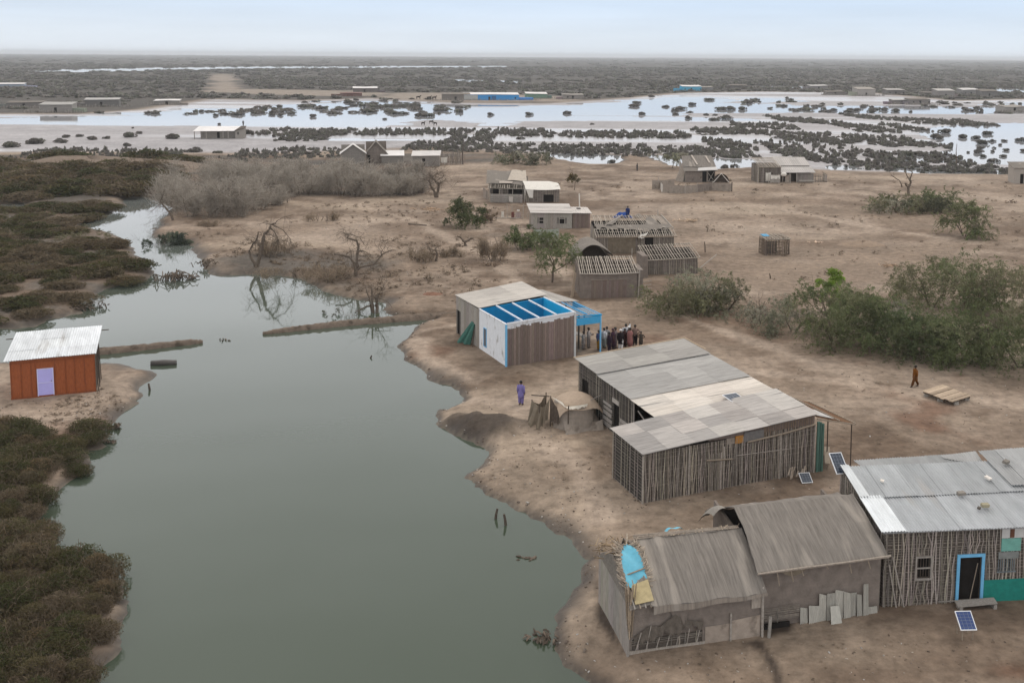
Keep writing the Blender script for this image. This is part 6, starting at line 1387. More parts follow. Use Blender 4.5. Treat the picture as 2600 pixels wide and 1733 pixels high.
# ================================================================== huts further out
za = lambda x, y: (650+x*.27625, 80+y*.27625)
def gable_hut(name, a, b, h, ridge, depth, label, roofm, tint, wallm=M_PLANK, white=False, group=None, door=None):
    r, w = house(name, a, b, label, 'hut', group)
    P = MB(); wall_cells(P, (0,0), (w,0), h, h, .12, [door] if door else [])
    P.add([(0,0,h),(w,0,h),(w/2,0,ridge),(0,.12,h),(w,.12,h),(w/2,.12,ridge)], [(0,1,2),(5,4,3),(0,2,5,3),(1,4,5,2)])
    P.build('gable_wall', wallm, r)
    P = MB(); wall_cells(P, (0,depth), (0,.13), h, h, .12); P.build('side_wall', wallm, r)
    P = MB(); wall_cells(P, (w,.13), (w,depth), h, h, .12); P.build('side_wall', wallm, r)
    P = MB(); wall_cells(P, (w,depth+.12), (0,depth+.12), ridge-.3, ridge-.3, .1); P.build('back_wall', wallm, r)
    for s in (0,1):
        P = MB(); P.tint = tint; x = -.35 if s == 0 else w+.35
        q = [(x,-.4,h-.25),(w/2,-.4,ridge+.06),(w/2,depth+.4,ridge+.06),(x,depth+.4,h-.25)]
        P.slab(q if s == 0 else q[::-1], .06); P.build('roof', roofm, r)
    if door: P = MB(); P.box(door[0],door[1],.14,.2,0,door[3]); P.build('doorway', M_DARK, r)
    return r, w
def shed_hut(name, a, b, h, hb, depth, label, roofm, tint, wallm=M_PLANK, group=None, door=None, over=.25, z=None, n=3, wtint=(1,1,1), parts=True):
    r, w = house(name, a, b, label, 'hut', group, z)
    P = MB(); P.tint = wtint; wall_cells(P, (0,0), (w,0), h, h, .12, [door] if door else []); wall_cells(P, (0,depth), (0,.121), hb, h, .12); wall_cells(P, (w,.121), (w,depth), h, hb, .12); wall_cells(P, (w-.121,depth), (.121,depth), hb, hb, .12); P.build('wall', wallm, r)
    g = random.Random(int(w*1000)); P = MB()
    for i in range(n):
        f = g.uniform(.92,1.06); P.tint = tuple(c*f for c in tint); x0, x1 = lerp(-over,w+over,i/n), lerp(-over,w+over,(i+1)/n)
        P.slab([(x0,-over,h+.03+.004*i),(x1,-over,h+.03+.004*i),(x1,depth+over,hb+.05),(x0,depth+over,hb+.05)], .06)
    P.build('roof', roofm, r)
    if door: P = MB(); P.box(door[0]-.05,door[1]+.05,.14,.2,-.1,door[3]+.05); P.build('doorway', M_DARK, r)
    return r, w
M_GREYW = mat('grey_wall', (.235,.212,.19), .9, .25, 3, spec=.1)
gable_hut('gable_hut', za(785,1215), za(1000,1212), 2.3, 4.0, 5.0, 'gabled hut with white-edged roof, leftmost of the row behind the bare thicket', M_SHEET, (1.5,1.5,1.5), M_GREYW)
gable_hut('gable_hut', za(1012,1205), za(1195,1203), 1.9, 4.4, 5.0, 'gabled brown mat hut second from the left in the row behind the thicket', M_THATCH2, (.9,.9,.9), M_CLAY, door=(.3,.9,0,1.6))
shed_hut('flat_roof_hut', za(1155,1208), za(1345,1206), 1.55, 2.3, 3.4, 'small hut with a white flat roof between the mat gable hut and grey hut', M_SHEET, (1.75,1.75,1.78), M_GREYW)
shed_hut('flat_roof_hut', za(1440,1240), za(1680,1240), 2.2, 2.9, 3.4, 'grey-roofed hut at the right of the row behind the thicket', M_SHEET, (1.35,1.33,1.33), M_GREYW, door=(2.0,2.6,0,1.6))
r, w = house('stick_pen', za(1690,1225), za(1900,1222), 'open pen of uneven tall sticks at the right end of the row of huts', 'pen')
for k, (a, b) in enumerate((((0,0),(w,0)),((0,5),(0,0)),((w,0),(w+.6,5)),((w,5),(0,5)))): wattle(r, 'stick_fence', a, b, 2.2, 2.4, 40+k, .22, .05, [], .6, open_=True, lean=.2, m=M_STICK)
for x, y, h in ((w+.6,5,3.6),(w,0,3.0),(0,5,3.2)): rod(r, 'post', (x,y,-.2), (x,y,h), .12, M_DARKW)
drape(r, 'pale_cloth', [(.2,-.15,1.6),(1.6,-.15,1.7)], [(.2,-.2,.5),(1.5,-.2,.4)], M_TARPW, 2, .05, 8, 4, 3)
# gabled mat hut with its cloth fence
zb = lambda x, y: (1300+x*.27625, 80+y*.27625)
r, w = house('steep_mat_hut', zb(1590,1385), zb(1870,1385), 'tall narrow mat hut with a steep patched roof inside a cloth fence', 'hut')
P = MB(); wall_cells(P, (0,0), (w,0), 2.2, 2.2, .12, [(3.2,4.0,0,2.0),(4.3,w-.15,.2,2.0)]); P.build('front_wall', M_CLAY, r)
P = MB(); P.box(2.9,w-.1,.3,.4,-.1,2.1); P.build('dark_room', M_DARK, r)  # near-black panel painted as the shade behind the openings
P = MB(); wall_cells(P, (-.3,4.6), (0,.0), 3.6, 2.3, .12); P.build('side_wall', M_PLANK, r); P = MB(); wall_cells(P, (w,.13), (w,4.6), 2.3, 3.6, .12); P.build('side_wall', M_PLANK, r)
P = MB(); P.loft([[(-1.6,2.0,-.2),(-.2,1.6,3.3),(0,.3,2.3),(-.3,.2,-.2)],[(-1.5,2.6,-.2),(-.15,2.4,3.4),(.05,1.0,2.6),(-.2,1.0,-.2)]]); P.build('side_flap', M_PALECLAY, r)
P = MB(); P.grid(lambda u,v: (lerp(-.35,w+.25,u)+.5*v*(1-u), lerp(.6,4.8,v), lerp(2.75,4.55,v)+.06*math.sin(7*u+4*v)), 12, 6); P.build('roof', M_THATCH, r)
P = MB(); P.grid(lambda u,v: (lerp(-.3,w+.3,u), lerp(-.5,.9,v), lerp(2.05,2.8,v)+.05*math.sin(9*u)), 12, 3); P.build('porch_roof', M_THATCH2, r)
P = MB(); P.tint = (1.3,1.3,1.3); P.slab([(2.2,-.62,2.18),(w+.3,-.6,2.3),(w+.2,.5,2.78),(2.5,.4,2.6)], .05); P.build('pale_sheet', M_SHEET, r)
for a, b in (((2.5,1.2,3.12),(2.0,4.6,4.62)),((4.9,1.8,3.4),(4.6,4.2,4.5))): P = MB(); P.tint = (1.5,1.45,1.4); P.bar(a,b,.3,.06); P.build('roof_plank', M_PLANK, r)
rod(r, 'brace', (4.0,-.2,2.0), (5.4,-.2,.1), .05); rod(r, 'brace', (4.3,-.2,.1), (5.3,-.2,1.9), .05)
fence_pts = [G(*zb(*p)) for p in ((1345,1425),(1385,1482),(1590,1490),(1700,1478),(1840,1460),(2020,1470))]
e = empty('cloth_fence', tuple(fence_pts[1]), 0, 'low fence of patched pale cloth and mats around the steep mat hut', 'fence')
loc = lambda p: (p[0]-fence_pts[1][0], p[1]-fence_pts[1][1])
FM = [M_TARPW, M_PALECLAY, M_PALECLAY, M_CLAY, M_PALECLAY]
for k in range(5):
    (ax, ay), (bx, by) = loc(fence_pts[k]), loc(fence_pts[k+1])
    drape(e, 'cloth_panel', [(ax,ay,1.35),((ax+bx)/2,(ay+by)/2,1.45),(bx,by,1.35)], [(ax,ay,.0),(bx,by,.0)], FM[k], 3, .07, 20, 5, k, .08, .05)
    rod(e, 'post', (ax,ay,-.2), (ax,ay,1.6), .07)
(bx, by) = loc(fence_pts[5]); rod(e, 'post', (bx,by,-.2), (bx,by,1.6), .09, M_DARKW)
drape(e, 'cloth_panel', [(-1.5,3.5,1.7),(2.6,5.5,1.7)], [(-1.5,3.5,.1),(2.6,5.5,.1)], M_PALECLAY, 3, .1, 16, 5, 9, .1)
e = empty('upturned_basket', at_local(r,w+.9,-.6,0), 0, 'dark curved basket-like shelter right of the steep mat hut', 'basket'); P = MB(); P.grid(lambda u,v: (1.5*math.cos(math.pi*u)*math.sin(math.pi*v*.5+.05), 1.0*math.cos(math.pi*v*.5)-.4, 1.7*math.sin(math.pi*u)*math.sin(math.pi*v*.5+.05)), 12, 6); P.build('shell', M_DARKW, e); rod(e, 'rim', (-1.4,-.4,.1), (1.45,-.4,.1), .08, M_TARPW, mid=(0,-.45,1.75))
# board house with pale porch roof
zc = lambda x, y: (1950+x*.27625, 80+y*.27625)
r, w = house('board_house', zc(-90,1390), zc(120,1388), 'tall dark stick-walled room left of the pale porch roof', 'house')
wattle(r, 'front_wall', (0,0), (w,0), 2.9, 2.9, 2, .2, .035, [(2.0,2.6,.3,1.9)], .25); wattle(r, 'side_wall', (0,4), (0,0), 3.4, 2.9, 3, .3, .04, backmat=M_PALECLAY); wattle(r, 'side_wall', (w,0), (w,4), 2.9, 3.4, 4, .3, .04); wattle(r, 'back_wall', (w,4), (0,4), 3.4, 3.4, 5, .3, .04)
pole_roof(r, 'roof_frame', (-.1,-.2,2.95), (w,-.2,2.95), (w-.2,4.2,4.3), (-.1,4.2,4.3), 22, 3, .05, 3)
drape(r, 'white_cloth', [(1.3,-.2,1.9),(2.3,-.2,2.0)], [(1.3,-.25,.3),(2.3,-.25,.4)], M_TARPW, 2, .06, 8, 5, 2)
r2, w = house('board_house', zc(125,1385), zc(420,1385), 'board house with two pale stepped roofs and an open dark porch', 'house')
P = MB(); wall_cells(P, (0,1.4), (w,1.4), 2.3, 2.3, .1); P.build('front_wall', M_DARKW, r2)
plank_wall(r2, 'porch_wall', (2.8,0), (w+.1,0), 1.65, 1.65, 4, .4, M_GREYW, var=.1)
P = MB(); wall_cells(P, (0,5), (0,1.3), 3.2, 2.5, .1); wall_cells(P, (w,1.3), (w,5), 2.5, 3.2, .1); wall_cells(P, (w,5), (0,5), 3.2, 3.2, .1); P.build('side_wall', M_GREYW, r2)
roof_sheets(r2, 'porch_roof', (-.3,-.5,1.85), (w+.3,-.5,1.85), (w+.1,1.8,2.7), (-.4,1.8,2.7), 4, 1, [(1.2,1.17,1.15),(1.05,1.02,1.0)], 5, M_SHEET, pitch=.4, amp=.02, ridges='v')
roof_sheets(r2, 'roof', (-.4,1.9,2.85), (w,1.9,2.85), (w-.2,5.4,4.1), (-.5,5.4,4.2), 4, 1, [(1.0,.97,.95),(1.1,1.06,1.04)], 6, M_SHEET, pitch=.4, amp=.02, ridges='v')
for x in (.1,1.4,2.7): rod(r2, 'porch_post', (x,-.3,-.2), (x,-.3,1.9), .07)
wattle(r2, 'side_pen', (w+.2,.1), (w+2.6,.1), 1.5, 1.4, 9, .35, .05, [], .5, open_=True); wattle(r2, 'side_pen', (w+2.6,.1), (w+2.6,3), 1.5, 1.6, 10, .35, .05, [], .5, open_=True)
e = empty('bench_table', at_local(r2,3.4,-1.6,0), .05, 'long low bench before the porch of the board house', 'bench'); P = MB(); P.bar((-.6,0,.5),(2.2,0,.5),.8,.06); P.build('seat', M_PLANK, e)
for x in (-.4,2.0): rod(e, 'leg', (x,-.25,-.1), (x,-.25,.48), .04); rod(e, 'leg', (x,.25,-.1), (x,.25,.48), .04)
e = empty('hung_sacks', at_local(r2,-2.2,-2.2,0), .05, 'white sacks and cloths hung on a rail left of the porch', 'sacks')
rod(e, 'rail', (-.8,0,1.6), (3.2,0,1.6), .04)
for x in (-.8,1.0,3.2): rod(e, 'post', (x,0,-.1), (x,0,1.8), .05)
for k, (x, ww, z0, m_) in enumerate(((-.6,1.9,.2,M_PLANK),(-.5,1.7,.9,M_TARPW),(2.2,.7,.2,M_PALECLAY))): drape(e, 'cloth', [(x,-.05-.03*k,1.6),(x+ww,-.05-.03*k,1.6)], [(x,-.1-.03*k,z0),(x+ww,-.1-.03*k,z0)], m_, 2, .06, 10, 5, k)
P = MB(); P.grid(lambda u,v: (1.9+.55*math.cos(6.283*u)*math.sin(math.pi*v), .55*math.sin(6.283*u)*math.sin(math.pi*v)-.1, 1.75+.42*math.cos(math.pi*v)), 10, 6); P.build('white_bundle', M_TARPW, e)
shed_hut('stick_hut', zc(2258,1398), zc(2420,1402), 2.9, 3.6, 4.0, 'grey stick hut cut off by the right edge of the view', M_THATCH2, (1,1,1), M_STICK, door=(1.1,1.7,0,1.8), n=2)
# lone open-fronted hut on the flats
zd = lambda x, y: (x*.27625, 80+y*.27625)
r, w = house('open_front_hut', zd(1785,987), zd(2190,983), 'lone hut on the mud flats with a white sloping roof and open left bay', 'hut', z=-.42)
P = MB(); wall_cells(P, (1.6,.8), (w-2.4,.8), 2.0, 2.0, .12, [(4.3,5.0,0,1.7)]); P.build('front_wall', M_GREYW, r)
P = MB(); wall_cells(P, (w-2.4,.0), (w,.0), 1.9, 2.6, .12, [(.6,1.0,.9,1.6)]); P.build('end_wall', M_PLANK, r)
P = MB(); wall_cells(P, (w,.13), (w,6), 2.6, 2.6, .12); wall_cells(P, (1.6,6), (1.6,.93), 2.6, 2.0, .12); wall_cells(P, (w,6), (1.6,6), 2.6, 2.6, .12); P.build('side_wall', M_GREYW, r)
P = MB(); P.box(5.7,6.7,.95,1.0,0,1.75); P.build('doorway', M_DARK, r)
P = MB(); P.tint = (1.75,1.75,1.78); P.slab([(-.2,-.4,2.15),(w-2.5,-.4,2.0),(w-1.2,6.2,2.75),(.6,6.2,2.95)], .08); P.build('roof', M_SHEET, r)
P = MB(); P.slab([(w-2.5,-.3,2.08),(w+.2,-.3,2.72),(w+.2,6.3,2.78),(w-1.2,6.25,2.82)], .06); P.build('side_roof', M_DARKW, r)
for x, y in ((.1,0),(1.2,5.5),(3.2,-.2),(7.6,-.2),(8.9,-.2)): rod(r, 'post', (x,y,-.3), (x,y,2.1), .13, M_PLANK)

# ================================================================== the far village across the flats
def far_house(name, tx, x0, x1, yb, yt, label, wall, roof, depth=5, z=-.45, door=True, rt=(1,1,1), wm=None, win=0, cat='house'):
    a = (tx+x0*.27625, 80+yb*.27625); b = (tx+x1*.27625, 80+yb*.27625); A = G(*a, z)
    h = hgt(A, 80+yt*.27625)-z
    r, w = house(name, a, b, label, cat, None, z)
    hw = h*.78
    m_ = wm or M_PAINT
    P = MB(); P.tint = wall; hl = []
    if door: hl.append((w*.44, w*.44+min(1.1,w*.2), 0, min(1.9,hw*.8)))
    for k in range(win): x = w*(.12+.8*k/max(1,win-1)) if win > 1 else w*.2; hl.append((min(x,w-1.0), min(x,w-1.0)+.8, .8, min(1.6,hw*.8)))
    hl = [q for i, q in enumerate(hl) if all(q[1] < o[0] or q[0] > o[1] for o in hl[:i])]
    wall_cells(P, (0,0), (w,0), hw, hw, .2, hl); wall_cells(P, (0,depth), (0,.201), h*.9, hw, .2); wall_cells(P, (w,.201), (w,depth), hw, h*.9, .2); wall_cells(P, (w-.201,depth), (.201,depth), h*.9, h*.9, .2); P.build('wall', m_, r)
    g = random.Random(int(x0*7+tx)); ja, jb, jc = g.uniform(-.12,.25), g.uniform(-.12,.25), g.uniform(-.2,.1)
    P = MB(); P.tint = tuple(c*.92 for c in rt); P.slab([(-.2,-.35,hw+.05+ja),(w*.5,-.4,hw+.05+jc+.1),(w*.5,depth+.2,h+jc),(-.2,depth+.2,h+ja*.5)], .12); P.slab([(w*.5,-.4,hw+.06+jc+.1),(w+.2,-.3,hw+.05+jb),(w+.2,depth+.2,h+jb*.5),(w*.5,depth+.2,h+.01+jc)], .12); P.build('roof', roof, r)
    k_ = g.choice((-1, 1)); sw = w*g.uniform(.2,.45); x_ = -sw-.05 if k_ < 0 else w+.05; hs = hw*g.uniform(.45,.75)
    P = MB(); P.tint = tuple(c*g.uniform(.75,1.0) for c in wall); wall_cells(P, (x_,.6), (x_+sw,.6), hs, hs*g.uniform(.8,1.1), depth*.6); P.build('side_shed', M_PAINT, r)
    P = MB(); xx = -w*.4
    while xx < w*1.4: f = g.uniform(.6,1.2); P.tint = (f,f,f); P.bar((xx,-2.5+g.uniform(-.2,.2),-.2),(xx+g.uniform(-.15,.15),-2.5,g.uniform(.5,1.3)), g.uniform(.25,.5), .1); xx += g.uniform(.2,.6)
    P.build('stick_fence', M_PLANK, r)
    for q in hl: P = MB(); P.box(q[0]-.1,q[1]+.1,.22,.3,max(0,q[2]-.1),q[3]+.1); P.build('doorway' if q[2] == 0 else 'window', M_DARK, r)
    return r, w, h
WH = (1.8,1.8,1.82)
far_house('grey_block_house', 0, 365, 515, 745, 652, 'grey block house with a flat top rising from the scrub at the far left', (.27,.25,.23), M_SHEET, 6, win=0, rt=(.9,.9,.88))
far_house('low_hut', 0, 780, 965, 690, 612, 'long low hut with a thin white ridge in the scrub of the far left', (.16,.15,.14), M_SHEET, 3, rt=(1.1,1.1,1.1))
far_house('low_hut', 0, 60, 250, 700, 640, 'low grey hut with mat roof near the far left edge', (.2,.18,.165), M_THATCH2, 5)
far_house('low_hut', 0, 1418, 1492, 675, 625, 'tiny white-roofed shed between scrub patches on the far left', (.24,.22,.2), M_SHEET, 4, rt=WH)
far_house('low_hut', 0, -30, 33, 520, 474, 'pale blue-grey house cut by the left edge of the view', (.30,.34,.40), M_SHEET, 6, rt=WH, door=False)
far_house('white_roof_hut', 650, 892, 1012, 562, 508, 'dark hut with a bright white roof on the sand strip', (.15,.13,.12), M_SHEET, 6, rt=WH)
far_house('rust_shed', 650, 775, 832, 598, 560, 'small rust-brown shed on the sand strip left of the white-roofed hut', (.17,.085,.07), M_PAINT, 4, rt=(.2,.11,.09), door=False)
far_house('mat_house', 650, 1712, 1905, 634, 566, 'brown mat house adjoining the long blue building', (.2,.175,.155), M_THATCH2, 8)
r, w, h = far_house('long_blue_building', 650, 1912, 2405, 634, 566, 'long bright blue building with a white roof at the edge of the flats', (.05,.28,.62), M_SHEET, 8, rt=WH, win=3)
P = MB(); P.tint = (.42,.42,.40); P.box(-.02,w*.25,-.09,-.02,-.2,h*.72); P.build('grey_end_panel', M_PAINT, r)
P = MB(); P.tint = (.03,.12,.28); P.box(w*.5,w*.58,-.1,-.02,-.2,h*.6); P.build('dark_blue_gate', M_PAINT, r)
far_house('green_house', 1300, 130, 232, 618, 560, 'faded green house right of the long blue building', (.15,.24,.18), M_SHEET, 6, rt=WH, door=False)
far_house('grey_block_house', 1300, 468, 562, 624, 572, 'small grey roofless-looking block house in the middle distance of the flats', (.26,.235,.215), M_PLANK, 5, win=1)
far_house('blue_house', 1300, 1565, 1680, 548, 495, 'turquoise blue house with a white roof alone before the far scrub', (.10,.40,.58), M_SHEET, 6, rt=WH, win=2)
far_house('grey_lean_to', 1300, 1684, 1720, 546, 505, 'narrow grey lean-to beside the turquoise house', (.24,.23,.22), M_PLANK, 5, door=False)
far_house('leaning_shed', 1300, 2005, 2062, 528, 488, 'small dark leaning shed in scrub right of the turquoise house', (.14,.125,.115), M_THATCH2, 4, door=False)
far_house('mat_house', 1950, 392, 482, 534, 490, 'low pale hut on the far right shore, leftmost of that village', (.24,.22,.21), M_SHEET, 6, rt=(1.2,1.2,1.2))
far_house('mat_house', 1950, 540, 612, 584, 545, 'tiny brown hut left of the tall pale block house', (.2,.18,.165), M_THATCH2, 5)
far_house('pale_block_house', 1950, 825, 938, 592, 513, 'tall pale square block house with a dark doorway on the far right', (.34,.31,.285), M_PLANK, 8, rt=(1.2,1.2,1.2))
far_house('mat_house', 1950, 1098, 1208, 582, 528, 'wide-roofed brown hut right of the tall pale block house', (.16,.145,.135), M_SHEET, 7, rt=(1.0,.97,.95), win=2)
far_house('mat_house', 1950, 1430, 1535, 594, 557, 'low mat hut left of the arched hut', (.2,.18,.165), M_THATCH2, 6)
far_house('arched_hut', 1950, 1558, 1682, 604, 528, 'hut with a pale roof and rounded front on the far right', (.27,.245,.23), M_SHEET, 7, rt=(1.15,1.13,1.1))
far_house('pale_roof_house', 1950, 1790, 1940, 586, 523, 'pale-roofed long house near the far right edge', (.25,.235,.225), M_SHEET, 7, rt=(1.4,1.4,1.4), win=2)
far_house('low_hut', 1950, 1960, 2090, 600, 535, 'grey stick hut right of the pale-roofed long house', (.19,.175,.165), M_THATCH2, 6)
far_house('broken_hut', 1950, 1310, 1480, 672, 615, 'broken wide mat hut in front of the far right village', (.21,.19,.175), M_THATCH2, 7, win=2)
far_house('low_hut', 1950, 1150, 1275, 668, 622, 'low hut with dark opening left of the broken wide mat hut', (.2,.18,.165), M_SHEET, 5, rt=(1.1,1.1,1.1))
far_house('pale_block_house', 1950, 2180, 2350, 738, 680, 'pale block house by the right edge beyond the flooded bushes', (.30,.275,.25), M_PLANK, 8, rt=(1.1,1.1,1.1))

# nothing in this village stands quite plumb
_g = random.Random(21)
for o in list(bpy.data.objects):
    if o.parent is None and o.type == 'EMPTY' and o.name.split('.')[0] in ('pole_roof_shed','ruined_house','pole_roof_house','two_window_house','collapsing_mat_hut','tent_hut','gable_hut','flat_roof_hut','stick_pen','steep_mat_hut','board_house','stick_hut','open_front_hut','stick_cage'):
        o.rotation_euler.x += _g.uniform(-.022, .022); o.rotation_euler.y += _g.uniform(-.022, .022)

# ================================================================== people
DG = bpy.context.evaluated_depsgraph_get
def person(foot, H, face, label, top, legs, hair=M_HAIR, group=None, style='kameez', cap=None, vest=None, arms=(('down',), ('down',)), stride=0.0, z=None, shawl=None, seated=False):
    """standing figure; local -y is the way it faces. arms: 'down', 'hip', 'fwd', 'up'"""
    x, y = foot[0], foot[1]; z = gz(x, y) if z is None else z
    root = empty('person', (x, y, z), face, label, 'person', group)
    k = H
    sh = .115*k; V, E_, Rr = [], [], []
    def add(p, r, par=None):
        V.append((p[0]*1.0, p[1], p[2])); Rr.append(r*k); 
        if par is not None: E_.append((par, len(V)-1))
        return len(V)-1
    pel = add((0,0,.52*k), .075); ab = add((0,.004*k,.62*k), .07, pel); ch = add((0,0,.73*k), .082, ab); nb = add((0,.004*k,.815*k), .04, ch); nk = add((0,0,.85*k), .033, nb)
    h1 = add((0,-.008*k,.895*k), .050, nk); h2 = add((0,-.004*k,.945*k), .056, h1); add((0,.006*k,.982*k), .034, h2)
    hands = []
    for s, a in ((-1, arms[0]), (1, arms[1])):
        a = a[0] if isinstance(a, tuple) else a
        s0 = add((s*sh*.85,0,.795*k), .042, ch)
        if a == 'down': el, wr, hd = (s*.145*k,.015*k,.63*k), (s*.155*k,-.015*k,.485*k), (s*.152*k,-.025*k,.435*k)
        elif a == 'hip': el, wr, hd = (s*.235*k,.05*k,.66*k), (s*.115*k,-.02*k,.575*k), (s*.09*k,-.03*k,.55*k)
        elif a == 'fwd': el, wr, hd = (s*.14*k,-.06*k,.66*k), (s*.07*k,-.17*k,.66*k), (s*.05*k,-.21*k,.665*k)
        elif a == 'back': el, wr, hd = (s*.15*k,.07*k,.64*k), (s*.06*k,.10*k,.53*k), (s*.02*k,.105*k,.50*k)
        else: el, wr, hd = (s*.19*k,-.03*k,.86*k), (s*.17*k,-.05*k,1.0*k), (s*.165*k,-.05*k,1.05*k)
        e0 = add(el, .030, s0); w0 = add(wr, .020, e0); hnd = add(hd, .022, w0); hands.append((Vector(wr), Vector(hd), s))
    for s in (-1, 1):
        st = stride*s*k
        hp = add((s*.055*k,0,.49*k), .064, pel); kn = add((s*.058*k,-st*.55-.012*k,.28*k), .043, hp); an = add((s*.058*k,-st+ (.02*k if st < 0 else 0),.05*k+(.02*k if st < 0 else 0)), .026, kn); add((s*.064*k,-st-.075*k,.022*k), .022, an)
    me = bpy.data.meshes.new('body'); me.from_pydata(V, E_, [])
    o = link('body', me, None, root)
    m = o.modifiers.new('skin', 'SKIN'); m.use_smooth_shade = True
    for i, r_ in enumerate(Rr): me.skin_vertices[0].data[i].radius = (r_, r_*.82 if i < 4 else r_)
    me.skin_vertices[0].data[pel].use_root = True
    o.modifiers.new('sub', 'SUBSURF').levels = 1
    PEOPLE.append((o, hands, k))
    # face, hair
    P = MB(); P.tube([(0,-.050*k,.925*k),(0,-.068*k,.902*k),(0,-.052*k,.897*k)], [.006*k,.010*k,.006*k], 5)
    for s in (-1,1): P.tube([(s*.054*k,.0,.93*k),(s*.062*k,.006*k,.915*k),(s*.054*k,.0,.895*k)], [.006*k,.010*k,.006*k], 5)
    P.tint = (.25,.2,.2)
    for s in (-1,1): P.tube([(s*.022*k-.008*k,-.056*k,.93*k),(s*.022*k+.008*k,-.056*k,.93*k)], .004*k, 4)
    P.tint = (.6,.35,.3); P.tube([(-.018*k,-.054*k,.877*k),(.018*k,-.054*k,.877*k)], .004*k, 4); P.build('face', M_SKIN, root)
    P = MB()
    def hr(u, v):
        a = 6.283*u; t = v*1.75; f = 1+.12*max(0, math.sin(a))
        return (.064*k*math.sin(t)*math.cos(a), .004*k+.066*k*f*math.sin(t)*math.sin(a), .938*k+.066*k*math.cos(t)*(1 if math.sin(a) > -.3 or t < 1.1 else .75))
    P.grid(hr, 14, 6); P.build('hair' if not cap else 'cap', cap or hair, root, smooth=True)
    # clothes
    def ring(z, rx, ry, cx=0, cy=0, n=14, f=0.0, ph=0): return [(cx+rx*k*math.cos(6.283*i/n)*(1+f*math.sin(5*6.283*i/n+ph)), cy+ry*k*math.sin(6.283*i/n)*(1+f*math.sin(4*6.283*i/n+ph)), z*k) for i in range(n)]
    if style == 'kameez': rs = [(.30,.132,.098,.10),(.40,.128,.095,.06),(.50,.112,.088,.03),(.60,.102,.080,.02),(.70,.118,.088,.01),(.77,.132,.080,0),(.815,.095,.060,0),(.838,.046,.046,0)]
    elif style == 'shirt': rs = [(.47,.108,.088,.04),(.54,.105,.084,.02),(.62,.104,.080,.02),(.70,.118,.088,.01),(.77,.132,.080,0),(.815,.095,.060,0),(.838,.046,.046,0)]
    else: rs = [(.20,.150,.125,.10),(.34,.150,.125,.09),(.46,.150,.122,.07),(.58,.152,.118,.05),(.68,.158,.112,.03),(.76,.152,.100,.01),(.815,.110,.075,0),(.842,.055,.056,0)]
    P = MB(); P.loft([ring(z_, a, b, f=f, ph=z_*9, cy=.003*k) for z_, a, b, f in rs]); ob = P.build('kameez' if style == 'kameez' else style, top, root, smooth=True)
    if style != 'shawl':
        for (wr, hd, s), a in zip(hands, arms):
            a = a[0] if isinstance(a, tuple) else a
            s0 = Vector((s*.118*k,0,.795*k)); q = [v for v in V]
            el = {'down': (s*.147*k,.015*k,.63*k), 'hip': (s*.235*k,.05*k,.66*k), 'fwd': (s*.14*k,-.06*k,.66*k), 'back': (s*.15*k,.07*k,.64*k)}.get(a, (s*.19*k,-.03*k,.86*k))
            P = MB(); P.tube([s0, el, Vector(el).lerp(wr, .9)], [.046*k,.038*k,.030*k], 8); P.build('sleeve', top, root, smooth=True)
    P = MB()
    for s in (-1,1):
        st = stride*s*k
        P.tube([(s*.045*k,0,.54*k),(s*.062*k,-st*.25,.40*k),(s*.062*k,-st*.55-.01*k,.28*k),(s*.060*k,-st*.9+(.015*k if st < 0 else 0),.10*k),(s*.060*k,-st+(.02*k if st < 0 else 0),.065*k+(.02*k if st < 0 else 0))], [.078*k,.076*k,.062*k,.055*k,.042*k], 9)
    P.build('trousers', legs, root, smooth=True)
    if vest: P = MB(); P.loft([ring(z_, a*1.1, b*1.14, f=f) for z_, a, b, f in [(.42,.118,.092,.03),(.52,.112,.088,.02),(.60,.106,.084,.01),(.70,.122,.092,.01),(.77,.134,.084,0),(.812,.10,.064,0),(.834,.055,.052,0)]]); P.build('vest', vest, root, smooth=True)
    P = MB()
    for s in (-1,1): st = stride*s*k; P.tube([(s*.060*k,-st+.03*k,.022*k),(s*.062*k,-st-.04*k,.026*k),(s*.066*k,-st-.095*k,.018*k)], [.026*k,.028*k,.018*k], 6)
    P.build('sandals', M_DARKW, root)
    return root
PEOPLE = []
cl = lambda n, c: mat(n, c, .9, .15, 9, spec=.08)
zB = lambda x, y: (1150+x*.27625, 680+y*.27625)
GP = 'people gathered by the blue awning'
def pp(x, y): return G(*zB(x, y))
person(pp(1340,757), 1.62, 2.2, 'person in a blue shirt and orange-brown trousers standing by the light blue awning post', cl('slate_blue_cloth',(.075,.095,.19)), cl('ochre_cloth',(.28,.15,.03)), group=GP, style='shirt')
person(pp(1388,738), 1.66, 2.5, 'person in a white shirt and grey patterned skirt-cloth next to the awning post', cl('white_cloth',(.60,.60,.62)), cl('grey_check_cloth',(.26,.28,.27)), group=GP, style='shirt')
person(pp(1413,722), 1.62, 2.8, 'person half hidden behind the boy, in a grey shirt', cl('grey_cloth',(.28,.27,.27)), cl('dark_grey_cloth',(.09,.085,.085)), group=GP, style='shirt')
person(pp(1437,775), 1.62, 2.0, 'person in very dark purple kameez at the front left of the crowd', cl('dark_plum_cloth',(.028,.016,.026)), cl('dark_plum_cloth',(.028,.016,.026)), group=GP)
person(pp(1470,748), 1.68, 1.7, 'person wrapped in a plum shawl with a dark head wrap', cl('plum_cloth',(.060,.030,.046)), cl('dark_plum_cloth',(.028,.016,.026)), group=GP, style='shawl', cap=cl('plum_cloth',(.060,.030,.046)))
person(pp(1492,738), 1.70, 1.2, 'person in grey-mauve kameez standing behind the one with the plum shawl', cl('mauve_cloth',(.19,.155,.15)), cl('mauve_cloth',(.19,.155,.15)), group=GP)
